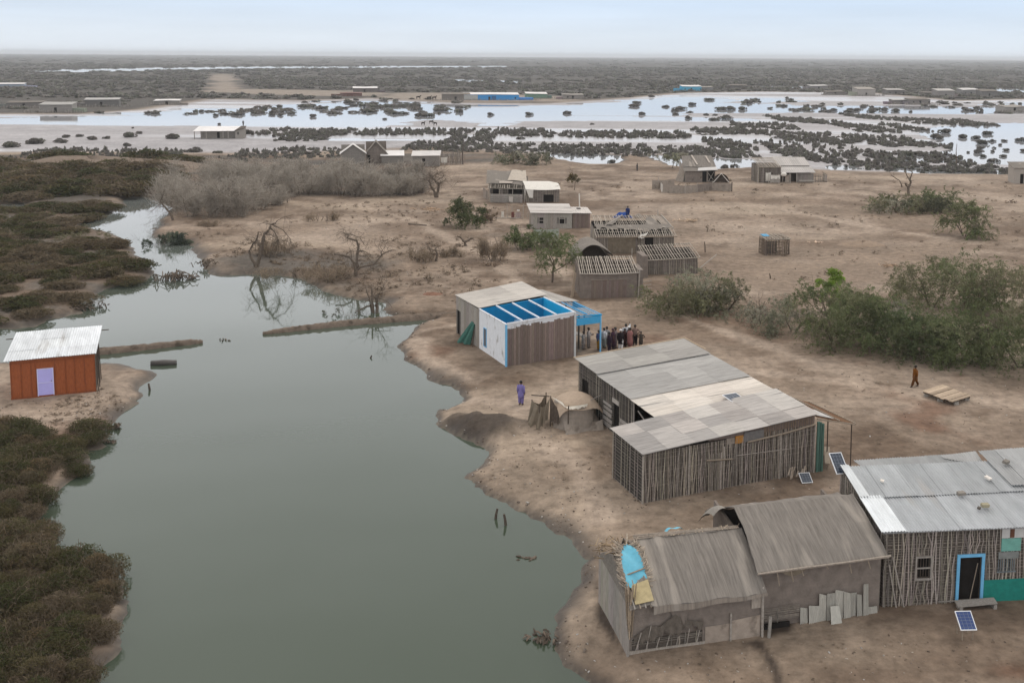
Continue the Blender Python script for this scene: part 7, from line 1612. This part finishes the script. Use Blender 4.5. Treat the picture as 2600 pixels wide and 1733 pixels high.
person(pp(1540,754), 1.70, 2.7, 'person with white cap, black waistcoat and wide white trousers', cl('black_cloth',(.022,.016,.018)), cl('bright_white_cloth',(.70,.68,.67)), group=GP, cap=cl('bright_white_cloth',(.70,.68,.67)), vest=cl('black_cloth',(.022,.016,.018)))
person(pp(1578,724), 1.50, 2.2, 'young person in a dark maroon kameez in the middle of the crowd', cl('dark_maroon_cloth',(.045,.018,.016)), cl('dark_maroon_cloth',(.045,.018,.016)), group=GP)
person(pp(1588,706), 1.72, 3.0, 'person in a white kameez at the back of the crowd holding a raised stick', cl('white_cloth',(.60,.60,.62)), cl('white_cloth',(.60,.60,.62)), group=GP, arms=('up','down'))
st_ = bpy.data.objects[-1] if False else None
p9 = pp(1588,706); e = MB(); e.tube([(p9[0]-.75,p9[1]-.1,2.05),(p9[0]+.25,p9[1]+.05,1.72)], .018, 5); o = e.build('stick', M_DARKW); tag(o, 'thin stick held up by the person in white at the back', 'stick')
person(pp(1616,722), 1.68, 1.4, 'person with a white cap in dark clothes half hidden behind the pink kameez', cl('dark_brown_cloth',(.05,.032,.028)), cl('dark_brown_cloth',(.05,.032,.028)), group=GP, cap=cl('bright_white_cloth',(.70,.68,.67)))
person(pp(1627,738), 1.68, 2.4, 'person in a long dusty pink shalwar kameez', cl('dusty_pink_cloth',(.27,.125,.115)), cl('dusty_pink_cloth',(.27,.125,.115)), group=GP, style='shawl')
person(pp(1672,711), 1.70, -.3, 'person with a hand on the hip in a tan shirt and black trousers', cl('tan_cloth',(.22,.155,.13)), cl('black_cloth',(.022,.016,.018)), group=GP, style='shirt', arms=('down','hip'))
person(pp(1727,726), 1.28, -.5, 'child with hands on hips in a dark olive kameez at the right of the crowd', cl('dark_olive_cloth',(.06,.05,.04)), cl('dark_olive_cloth',(.06,.05,.04)), group=GP, arms=('hip','hip'))
person(pp(1246,735), 1.66, 1.2, 'person in a white shirt and grey trousers leaning at the serving table', cl('offwhite_cloth',(.40,.36,.34)), cl('grey_brown_cloth',(.20,.17,.155)), group=GP, style='shirt', arms=('fwd','fwd'))
person(pp(1200,748), 1.45, 1.0, 'dark-haired person behind the serving table under the awning', cl('pale_grey_cloth',(.33,.30,.28)), cl('grey_brown_cloth',(.20,.17,.155)), group=GP, arms=('fwd','down'))
person(pp(625,1256), 1.66, 2.7, 'boy in a lavender shalwar kameez with a dark navy waistcoat sleeve, alone by the pond', cl('lavender_cloth',(.19,.16,.37)), cl('lavender_cloth',(.19,.16,.37)), vest=None)
PB = bpy.data.objects[[o.name for o in bpy.data.objects if o.get('label','').startswith('boy in a lavender')][0]]
P = MB(); P.loft([[(.13+.062*math.cos(6.283*i/10), .045*math.sin(6.283*i/10)+.01, z_) for i in range(10)] for z_ in (.98,1.1,1.25,1.36)]); P.build('dark_sleeve', cl('navy_cloth',(.02,.018,.05)), PB, smooth=True)
person(D(2101,888), 1.55, -1.35, 'person in an orange-brown shalwar kameez walking left across the open ground', cl('rust_cloth',(.165,.062,.012)), cl('dark_rust_cloth',(.095,.038,.012)), stride=.19)
person(G(*z1(1606,552)), 1.75, 2.8, 'person in dark blue standing over a heap of blue cloth', cl('navy_blue_cloth',(.02,.035,.12)), cl('navy_blue_cloth',(.02,.035,.12)))
A = G(*z1(1560,545)); P = MB(); P.grid(lambda u,v: (1.5*(u-.5)*2*(1-.25*v), .75*(v-.5)*2, (.85*math.cos((u-.5)*2.6)*math.cos((v-.5)*2.6)+.08*math.sin(17*u+5*v))), 14, 8); o = P.build('cloth_heap', cl('royal_blue_cloth',(.025,.07,.27))); o.location = (A[0],A[1],gz(A[0],A[1])-.1); tag(o, 'heap of bright blue cloth on the sand beyond the ruined house', 'cloth heap')
A = G(*z1(1705,548)); P = MB(); P.grid(lambda u,v: (.7*(u-.5)*2*(1-.3*v), .4*(v-.5)*2, .65*math.cos((u-.5)*2.6)*math.cos((v-.5)*2.6)), 8, 6); o = P.build('sack_heap', M_PALECLAY); o.location = (A[0],A[1],gz(A[0],A[1])-.05); tag(o, 'pale sacks heaped right of the blue cloth', 'sacks')
person(G(0+2236*.27625, 80+862*.27625, WZ), 1.72, .6, 'person wading in shallow water beside the lone open-fronted hut', cl('dark_grey_cloth',(.09,.085,.085)), cl('dark_grey_cloth',(.09,.085,.085)), z=WZ-.08)
person(G(650+994*.27625, 80+720*.27625, WZ), 1.75, 0, 'lone far person standing in the bright water beyond the flats', cl('black_cloth',(.022,.016,.018)), cl('black_cloth',(.022,.016,.018)), z=WZ-.08)
person(G(*z1(1690,-1)) if False else G(1300+1150*.27625, 80+1278*.27625), 1.6, 1, 'person in dark clothes standing alone on the sand near the grey shore bush', cl('dark_grey_cloth',(.09,.085,.085)), cl('dark_grey_cloth',(.09,.085,.085)))
dg = DG(); dg.update()
NEWM = [(o, bpy.data.meshes.new_from_object(o.evaluated_get(dg)), hands, k) for o, hands, k in PEOPLE]
import bmesh
for o, me, hands, k in NEWM:
    o.modifiers.clear(); bm = bmesh.new(); bm.from_mesh(me)
    P = MB()
    for wr, hd, s in hands:      # five separate fingers on each hand
        d = (hd-wr).normalized(); side = d.cross(Vector((0, 1, 0))); side = side.normalized() if side.length > .1 else Vector((0, 1, 0))
        for f, L in ((-1.4,.036),(-.5,.043),(.5,.046),(1.4,.040)):
            b_ = hd+d*.012*k+side*f*.0065*k; P.tube([b_, b_+d*L*k*.55, b_+d*L*k*.9+Vector((0,-.012*k,0))], [.0052*k,.0048*k,.0035*k], 5)
        b_ = hd-d*.005*k-side*.018*k; P.tube([b_, b_-side*.018*k+d*.012*k, b_-side*.020*k+d*.030*k], [.0062*k,.0056*k,.004*k], 5)
    vs = [bm.verts.new(v) for v in P.V]
    for f_ in P.F: bm.faces.new([vs[i] for i in f_])
    nm = bpy.data.meshes.new('body'); bm.to_mesh(nm); bm.free(); nm.materials.append(M_SKIN)
    T = np.ones((len(nm.vertices), 4), np.float32); a = nm.attributes.new('tint', 'FLOAT_COLOR', 'POINT'); a.data.foreach_set('color', T.ravel())
    for p_ in nm.polygons: p_.use_smooth = True
    o.data = nm
# animals
def goat(p, face, label, k=1.0, group=None, z=WZ-.02):
    V = [(0,0,.62),(0,-.30,.62),(0,.28,.63),(0,-.44,.80),(0,-.50,.92),(0,-.62,.88)]; R0 = [.16,.15,.15,.08,.075,.045]; E_ = [(0,1),(0,2),(1,3),(3,4),(4,5)]
    for s in (-1,1):
        for (y, par, kn) in ((-.32,1,.0),(.30,2,.05)):
            i = len(V); V += [(s*.09,y,.46),(s*.09,y-.02+kn,.26),(s*.09,y,.03)]; R0 += [.07,.035,.028]; E_ += [(par,i),(i,i+1),(i+1,i+2)]
        i = len(V); V += [(s*.07,-.47,.99)]; R0 += [.025]; E_ += [(4,i)]
    i = len(V); V += [(0,.44,.70)]; R0 += [.03]; E_ += [(2,i)]
    me = bpy.data.meshes.new('goat'); me.from_pydata(V, E_, []); o = link('goat', me)
    o.modifiers.new('s', 'SKIN'); o.modifiers.new('b', 'SUBSURF').levels = 1
    for j, r_ in enumerate(R0): me.skin_vertices[0].data[j].radius = (r_, r_)
    me.skin_vertices[0].data[0].use_root = True
    dg = DG(); dg.update(); nm = bpy.data.meshes.new_from_object(o.evaluated_get(dg)); o.modifiers.clear(); o.data = nm; nm.materials.clear(); nm.materials.append(M_DARKW); T = np.ones((len(nm.vertices), 4), np.float32)*.5
    a = nm.attributes.new('tint', 'FLOAT_COLOR', 'POINT'); a.data.foreach_set('color', T.ravel())
    o.location = (p[0], p[1], z); o.rotation_euler = (0, 0, face); o.scale = (k, k, k); tag(o, label, 'goat', group); return o
g0 = goat(za_ := G(650+1535*.27625, 80+864*.27625, WZ), 1.2, 'small dark dog on the flats, left of the three', 1.5, 'goats crossing the flats')  # the three on the flats are dogs, made with the goat mesh
for (x, y, rz, lb) in ((1608,850,1.5,'dark goat with raised head, furthest of the three on the flats'),(1648,866,-1.0,'dark dog turned right, last of the three on the flats')):
    o = g0.copy(); COL.objects.link(o); p = G(650+x*.27625, 80+y*.27625, WZ); o.location = (p[0], p[1], WZ-.02); o.rotation_euler = (0, 0, rz); o['label'] = lb
for (x, y, lb) in ((1492,624,'dark animal grazing on the sand, left of those by the mat house'),(1590,628,'dark animal grazing nearest the mat house, middle one'),(1637,628,'dark animal grazing just left of the mat house wall')):
    o = g0.copy(); COL.objects.link(o); p = G(650+x*.27625, 80+y*.27625, -.4); o.location = (p[0], p[1], -.42); o.rotation_euler = (0, 0, 1.4); o.scale = (2.6,2.6,2.2); o['label'] = lb; o['group'] = 'animals on the sand strip'

# ================================================================== things lying about
def blob(name, px, py, rx, ry, h, m, label, cat, seed=1, z=None, rz=0.0, n=0.25):
    p = D(px, py) if z is None else D(px, py, z); q = random.Random(seed)
    P = MB(); a, b = q.uniform(0,6), q.uniform(0,6)
    P.grid(lambda u,v: (lambda r_, t: (rx*r_*math.cos(t)*(1+n*math.sin(3*t+a)*.5), ry*r_*math.sin(t)*(1+n*math.cos(2*t+b)*.5), h*max(0,(1-r_**2))**.8*(1+n*math.sin(4*t+6*r_+a))+n*.3*h*math.sin(9*t+7*r_)*(1-r_)-.06*r_))(v, 6.283*u), 26, 8)
    o = P.build(name, m, None, smooth=True); o.location = (p[0], p[1], gz(p[0],p[1]) if z is None else z); o.rotation_euler = (0,0,rz); return tag(o, label, cat)
blob('earth_mound', 992, 674, 1.1, .8, .16, mat('red_earth', (.20,.105,.07), .95, .3, 4, bump=.4), 'patch of turned reddish earth on the pale ground above the spit', 'earth mound', 4)
blob('earth_mound', 1980, 562, 3.0, 1.6, .45, mat('sand_mound', (.27,.20,.145), .95, .2, 2, bump=.3), 'low round sand mound with a dug edge on the open ground', 'earth mound', 5)
blob('earth_mound', 1165, 540, 2.8, 1.8, .35, mat('brown_mound', (.19,.145,.11), .95, .25, 2, bump=.3), 'low brown mound left of the two-window house', 'earth mound', 6)
blob('earth_mound', 330, 388, 16, 7, 1.7, mat('brown_mound'), 'long brown earth bank at the back of the left scrub field', 'earth bank', 7)
blob('earth_mound', 200, 376, 18, 7, 1.5, mat('brown_mound'), 'second long earth bank further left in the scrub field', 'earth bank', 8)
def logthing(name, pts, r_, m, label, cat, seed=1):
    P = MB(); P.tube(pts, r_, 7); o = P.build(name, m, None, smooth=True); return tag(o, label, cat)
a, b = D(347,838,WZ), D(405,836,WZ); mb = MB(); A = Vector(a); B = Vector(b)
logthing('floating_log', [A+Vector((0,0,.1)), A.lerp(B,.5)+Vector((0,0,.13)), B+Vector((0,0,.1))], [.24,.25,.22], mat('wet_log', (.085,.075,.068), .5, .3, 4, bump=.3), 'thick grey log floating just off the orange cabin', 'log')
a, b = Vector(D(938,516)), Vector(D(980,519)); logthing('fallen_branch', [a+Vector((0,0,.12)), a.lerp(b,.4)+Vector((0,.1,.08)), b+Vector((0,0,.1))], [.10,.13,.08], M_BARK, 'dark crooked branch lying on the bare sand', 'branch')
for k, (x, y, h, lb, wz) in enumerate(((1137,1190,.55,'left stake of two standing in the pond near the bank',1),(1163,1205,.6,'right stake of two standing in the pond near the bank',1),(850,822,.25,'short dark stump just breaking the pond surface',1),(345,895,.5,'thin stake in the water off the orange cabin bank',1),(660,466,1.0,'small dark post on the sand above the dead trees',0),(1620,578,1.2,'dark post on the sand right of the bare rafters',0),(1624,532,.5,'dark stump right of the ruined house',0),(1770,640,.5,'dark stub on the sand above the thicket',0))):
    z = WZ if wz else None; p = D(x,y,WZ) if wz else D(x,y); zz = WZ-.3 if wz else gz(p[0],p[1])-.2
    e = MB(); e.tube([(p[0],p[1],zz),(p[0]+.06*(-1)**k,p[1],zz+h*.6+.2),(p[0]+.12*(-1)**k,p[1]+.05,zz+h+.25)], [.085,.075,.06], 6); o = e.build('stake', M_DARKW if wz else M_BARK); tag(o, lb, 'stake')
def tangle(px, py, rx, ry, h, n, label, seed, z=None, name='driftwood', tint=(1,1,1), cat='driftwood'):
    p = D(px,py,WZ if z is None else z); q = random.Random(seed); P = MB()
    for k in range(n):
        f = q.uniform(.6,1.3); P.tint = tuple(c*f for c in tint); x, y = q.gauss(0,rx*.5), q.gauss(0,ry*.5); L = q.uniform(.3,1.0)*rx*.7; a = q.uniform(0,6.283); e_ = q.uniform(-.2,.75)
        P.tube([(x,y,q.uniform(-.1,h*.5)),(x+L*.5*math.cos(a),y+L*.5*math.sin(a),h*q.uniform(.3,.9)),(x+L*math.cos(a),y+L*math.sin(a),max(0,h*q.uniform(0,.5)+L*e_*.3))], [.06,.05,.02], 4)
    o = P.build(name, M_BARK); o.location = p; return tag(o, label, cat)
tangle(398,642,1.9,1.3,1.0,60,'dark tangle of drowned branches in the narrows of the creek',1)
tangle(436,640,1.0,.6,.4,22,'smaller drift of branches right of the dark tangle in the creek',2)
tangle(237,707,.55,.4,.7,8,'broken dark stump sticking out of the water by the left bank',3)
tangle(176,712,1.6,.8,.5,26,'branches trailing into the water at the tip of the left scrub',4)
tangle(515,781,.5,.25,.15,7,'small floating twig cluster in the middle of the pond',5)
tangle(1247,1470,.55,.4,.28,26,'dark clump of weed and rubbish floating at the near bank',6)
tangle(254,1016,.35,.25,.2,14,'small dark tuft in the water below the cabin bank',7)
tangle(262,984,.45,.35,.4,26,'dark twiggy tuft at the corner of the cabin bank',8)
tangle(1210,1283,.5,.2,.06,12,'faint floating twigs in the pond off the near bank',9)
tangle(1130,610,1.2,.7,.5,34,'loose dead branches on the slope left of the umbrella-crowned tree',10,0,tint=(1.5,1.4,1.3))
tangle(470,612,1.0,1.2,.9,30,'dark undercut roots on the creek bank corner',11,-.3)
tangle(1585,507,2.0,.7,.25,24,'scatter of pale broken sticks beyond the ruined house',12,0,'broken_sticks',(4,3.8,3.5),'sticks')
tangle(990,481,2.6,1.4,.25,22,'pale heap of cut branches left of the collapsing mat hut',13,0,'broken_sticks',(3.2,2.8,2.4),'sticks')
tangle(2045,612,1.6,.8,.3,18,'pale dry sticks at the back edge of the big thicket',14,0,'broken_sticks',(2.8,2.5,2.2),'sticks')
tangle(1875,558,.8,.5,.25,10,'white rag and sticks right of the small cage',15,0,'broken_sticks',(5,4.8,4.6),'sticks')
# straight narrow earth dykes across the far end of the pond
def dyke(pts, widths, label, seed):
    P0 = [Vector(D(a, b, WZ)) for a, b in pts]; q = np.random.default_rng(seed); rings = []; n = 14
    for i in range(len(P0)-1):
        for k in range(n):
            t = k/n; c = P0[i].lerp(P0[i+1], t); w_ = widths[i]+(widths[i+1]-widths[i])*t; d = (P0[i+1]-P0[i]).normalized(); s_ = Vector((-d.y, d.x, 0)); h_ = .16+.30*min(1, w_/.5)
            rings.append([c+s_*(u*w_*(1+q.normal()*.06))+Vector((0, 0, z_*h_*(1+q.normal()*.08) if z_ > 0 else z_)) for u, z_ in ((-1.5,-.5),(-1.0,.05),(-.75,.6),(-.3,1.0),(.3,1.0),(.75,.6),(1.0,.05),(1.5,-.5))])
    P = MB(); P.loft(rings); o = P.build('earth_dyke', mat('dyke_earth', (.165,.128,.100), .9, .4, 2.5, bump=.5, bscale=7, spec=.1, stains=((.075,.058,.045), 1.3, .55, (1,1,1))), None, smooth=True); tag(o, label, 'dyke')
dyke([(604,768),(640,763),(693,757),(805,745),(905,737),(990,731),(1062,727)], [.12,.28,.36,.42,.46,.5,.55], 'long narrow earth dyke running out from the white and blue house', 3)
dyke([(466,787),(440,789),(325,802),(205,814)], [.12,.30,.42,.46], 'short narrow earth dyke beside the orange cabin', 4)
# boarded raft of planks
c4_ = [D(*q_, .32) for q_ in ((2116,899),(2164,884),(2232,909),(2186,923))]; O = c4_[0]
e = empty('plank_platform', (O[0],O[1],gz(O[0],O[1])), 0, 'weathered plank platform lying on stones on the open ground', 'platform')
c4_ = [Vector((q_[0]-O[0], q_[1]-O[1], .34)) for q_ in c4_]; g_ = random.Random(5); P = MB()
for k in range(8):
    f = g_.uniform(1.0,1.7); P.tint = (f,f*.95,f*.9); t0, t1_ = (k+.04)/8, (k+(.94 if k in (2,4,5) else .985))/8; o_ = g_.uniform(-.06,.06); z_ = Vector((0,0,g_.uniform(-.02,.03)))
    a0, a1, b0, b1 = c4_[0].lerp(c4_[3],t0), c4_[0].lerp(c4_[3],t1_), c4_[1].lerp(c4_[2],t0), c4_[1].lerp(c4_[2],t1_); d_ = (b0-a0).normalized()*o_
    P.slab([a0+d_+z_, a1+d_+z_, b1+d_+z_, b0+d_+z_], .045)
P.build('planks', M_WOOD, e)
for t in (.1,.5,.9): P = MB(); P.bar(c4_[0].lerp(c4_[1],t)-Vector((0,0,.10)), c4_[3].lerp(c4_[2],t)-Vector((0,0,.10)), .09, .1); P.build('bearer', M_DARKW, e)
for u, v in ((.1,.1),(.1,.85),(.55,.1),(.9,.9),(.95,.3)):
    q_ = c4_[0].lerp(c4_[3],u).lerp(c4_[1].lerp(c4_[2],u),v); ax, ay = q_.x, q_.y; P = MB(); P.hexa([(ax-.17,ay-.14,-.1),(ax+.17,ay-.14,-.1),(ax+.15,ay+.14,-.1),(ax-.17,ay+.12,-.1),(ax-.13,ay-.1,.18),(ax+.14,ay-.1,.19),(ax+.11,ay+.1,.18),(ax-.1,ay+.1,.18)]); P.build('stone', M_STONE, e)
# little cage hut
p1, p2 = D(1759,586), D(1813,584); r, w = house('stick_cage', (1759*KD,587*KD), (1812*KD,585*KD), 'small square cage of crossed sticks alone on the sand', 'cage')
for k, (a, b) in enumerate((((0,0),(w,0)),((0,1.9),(0,0)),((w,0),(w,1.9)),((w,1.9),(0,1.9)))): wattle(r, 'stick_side', a, b, 1.95, 1.95, 90+k, .22, .04, [], .4, open_=True, lean=.06, m=mat('brown_stick', (.20,.155,.12), .9, .3, 6))
P = MB(); P.box(.15,w*.62,.9,.96,-.1,1.5); P.build('inner_dark_panel', M_WATTLE, r)  # dark panel added inside to paint the shade within the cage
pole_roof(r, 'roof_frame', (-.1,-.15,1.98), (w+.1,-.15,1.98), (w,2.1,2.15), (0,2.1,2.15), 6, 4, .04, 4)
P = MB(); P.tint = (.5,.7,.9); P.slab([(.1,1.0,2.12),(.9,1.0,2.12),(.8,1.9,2.22),(.05,1.9,2.22)], .03); P.build('blue_cloth', M_TARPBL, r)
# pole fence bits, sheets and a plank on the flats
a = D(1240,920)
tag(logthing('driftwood_plank', [Vector(D(85,1108,WZ))+Vector((0,0,.1)), Vector(D(195,1076,WZ))+Vector((0,0,.1))], [.06,.05], M_PLANK, 'thin grey pole edging the bank below the dark green bushes', 'pole'))
# litter: bits of rubbish, twigs and stones nobody would count
lg = np.random.default_rng(77)
LV, LF, LT = [], [], []
lgr = lambda n: int(n*.55)
def litter(cx, cy, n, sx, sy, smin=.02, smax=.08, cols=((.36,.31,.26),(.26,.21,.17),(.12,.09,.07),(.15,.115,.09),(.20,.16,.13),(.10,.075,.06),(.40,.375,.35))):
    for _ in range(max(1, lgr(n))):
        x, y = cx+lg.normal()*sx, cy+lg.normal()*sy
        h, sd = ground(np.array([x]), np.array([y]))
        if sd[0] < .15: continue
        s = lg.uniform(smin, smax); a = lg.random()*6.283; z = float(h[0]); L = s*lg.uniform(.8, 2.4); ca, sa = math.cos(a), math.sin(a)
        c = np.array(cols[lg.integers(0, len(cols))])*lg.uniform(.7, 1.15); b = len(LV)
        for dz in (0, s*lg.uniform(.3, .8)):
            for (u, v) in ((-L,-s),(L,-s),(L,s),(-L,s)): LV.append((x+(u*ca-v*sa)*.5*lg.uniform(.8,1.1), y+(u*sa+v*ca)*.5*lg.uniform(.8,1.1), z-.01+dz)); LT.append(c)
        for f_ in ((4,5,6,7),(0,1,5,4),(1,2,6,5),(2,3,7,6),(3,0,4,7)): LF.append([b+i for i in f_])
for px, py, n, sx, sy in ((1250,1130,170,2.6,2.6),(1180,1080,90,1.5,1.5),(1330,1200,130,1.6,1.6),(1350,1320,110,.7,2.6),(1300,1480,120,.5,1.5),(1500,1160,110,2.0,1.2),(1700,1120,70,2.5,.8),(1560,1540,110,2.6,.8),(1850,1500,110,3,1.0),(2200,1500,120,3,1.2),(2100,980,120,6,4),(1990,900,140,8,4),(100,950,300,4.0,2.2),(200,930,150,1.6,1.8),(1100,900,50,2,3),(1250,990,70,1.8,1.6),(1400,700,40,5,3),(1000,600,150,5,5),(900,650,120,3,4),(1100,620,120,5,6),(1850,600,90,12,10),(1900,480,110,14,14),(1700,540,80,10,8),(950,500,90,12,12),(720,520,70,14,9),(2250,880,70,4,2),(1450,1050,60,1.2,1.2),(1600,820,70,6,3),(2250,1000,110,5,3),(1400,480,60,14,9)):
    p = D(px, py); litter(p[0], p[1], n, sx, sy, .012+.0002*p[1], .035+.0006*p[1])
for pth in (POND,):
    for i in range(len(pth)):
        (ax, ay, _), (bx, by, _) = pth[i], pth[(i+1) % len(pth)]
        if ay > 130 or ax < -16: continue
        L = math.hypot(bx-ax, by-ay)
        for k in range(int(L*5)):
            t = lg.random(); litter(ax+(bx-ax)*t, ay+(by-ay)*t, 1, .35, .35, .03, .10, ((.14,.11,.09),(.10,.08,.065),(.2,.16,.13),(.42,.38,.34)))
me = mesh_np('litter', np.array(LV), np.array(LF), np.array(LT)); me.materials.append(mat('litter_bits', (1,1,1), .9, .15, 9, spec=.1))
tag(link('litter', me), 'scattered twigs, stones and scraps over the bare ground', 'litter', None, 'stuff')

# ------------------------------------------------------------------ the pale air
HZ = MB(); HZ.box(-49000, 49000, -60, 14500, WZ-4, 34)
hm = bpy.data.materials.new('haze_air'); hm.use_nodes = True; N = hm.node_tree; N.nodes.clear()
out = N.nodes.new('ShaderNodeOutputMaterial'); pv = N.nodes.new('ShaderNodeVolumePrincipled')
pv.inputs['Color'].default_value = (.93,.96,1.0,1); pv.inputs['Density'].default_value = HAZE; pv.inputs['Anisotropy'].default_value = .2
N.links.new(pv.outputs[0], out.inputs['Volume'])
hz = HZ.build('haze', hm); tag(hz, 'thin pale air over the whole plain', 'haze', None, 'stuff')
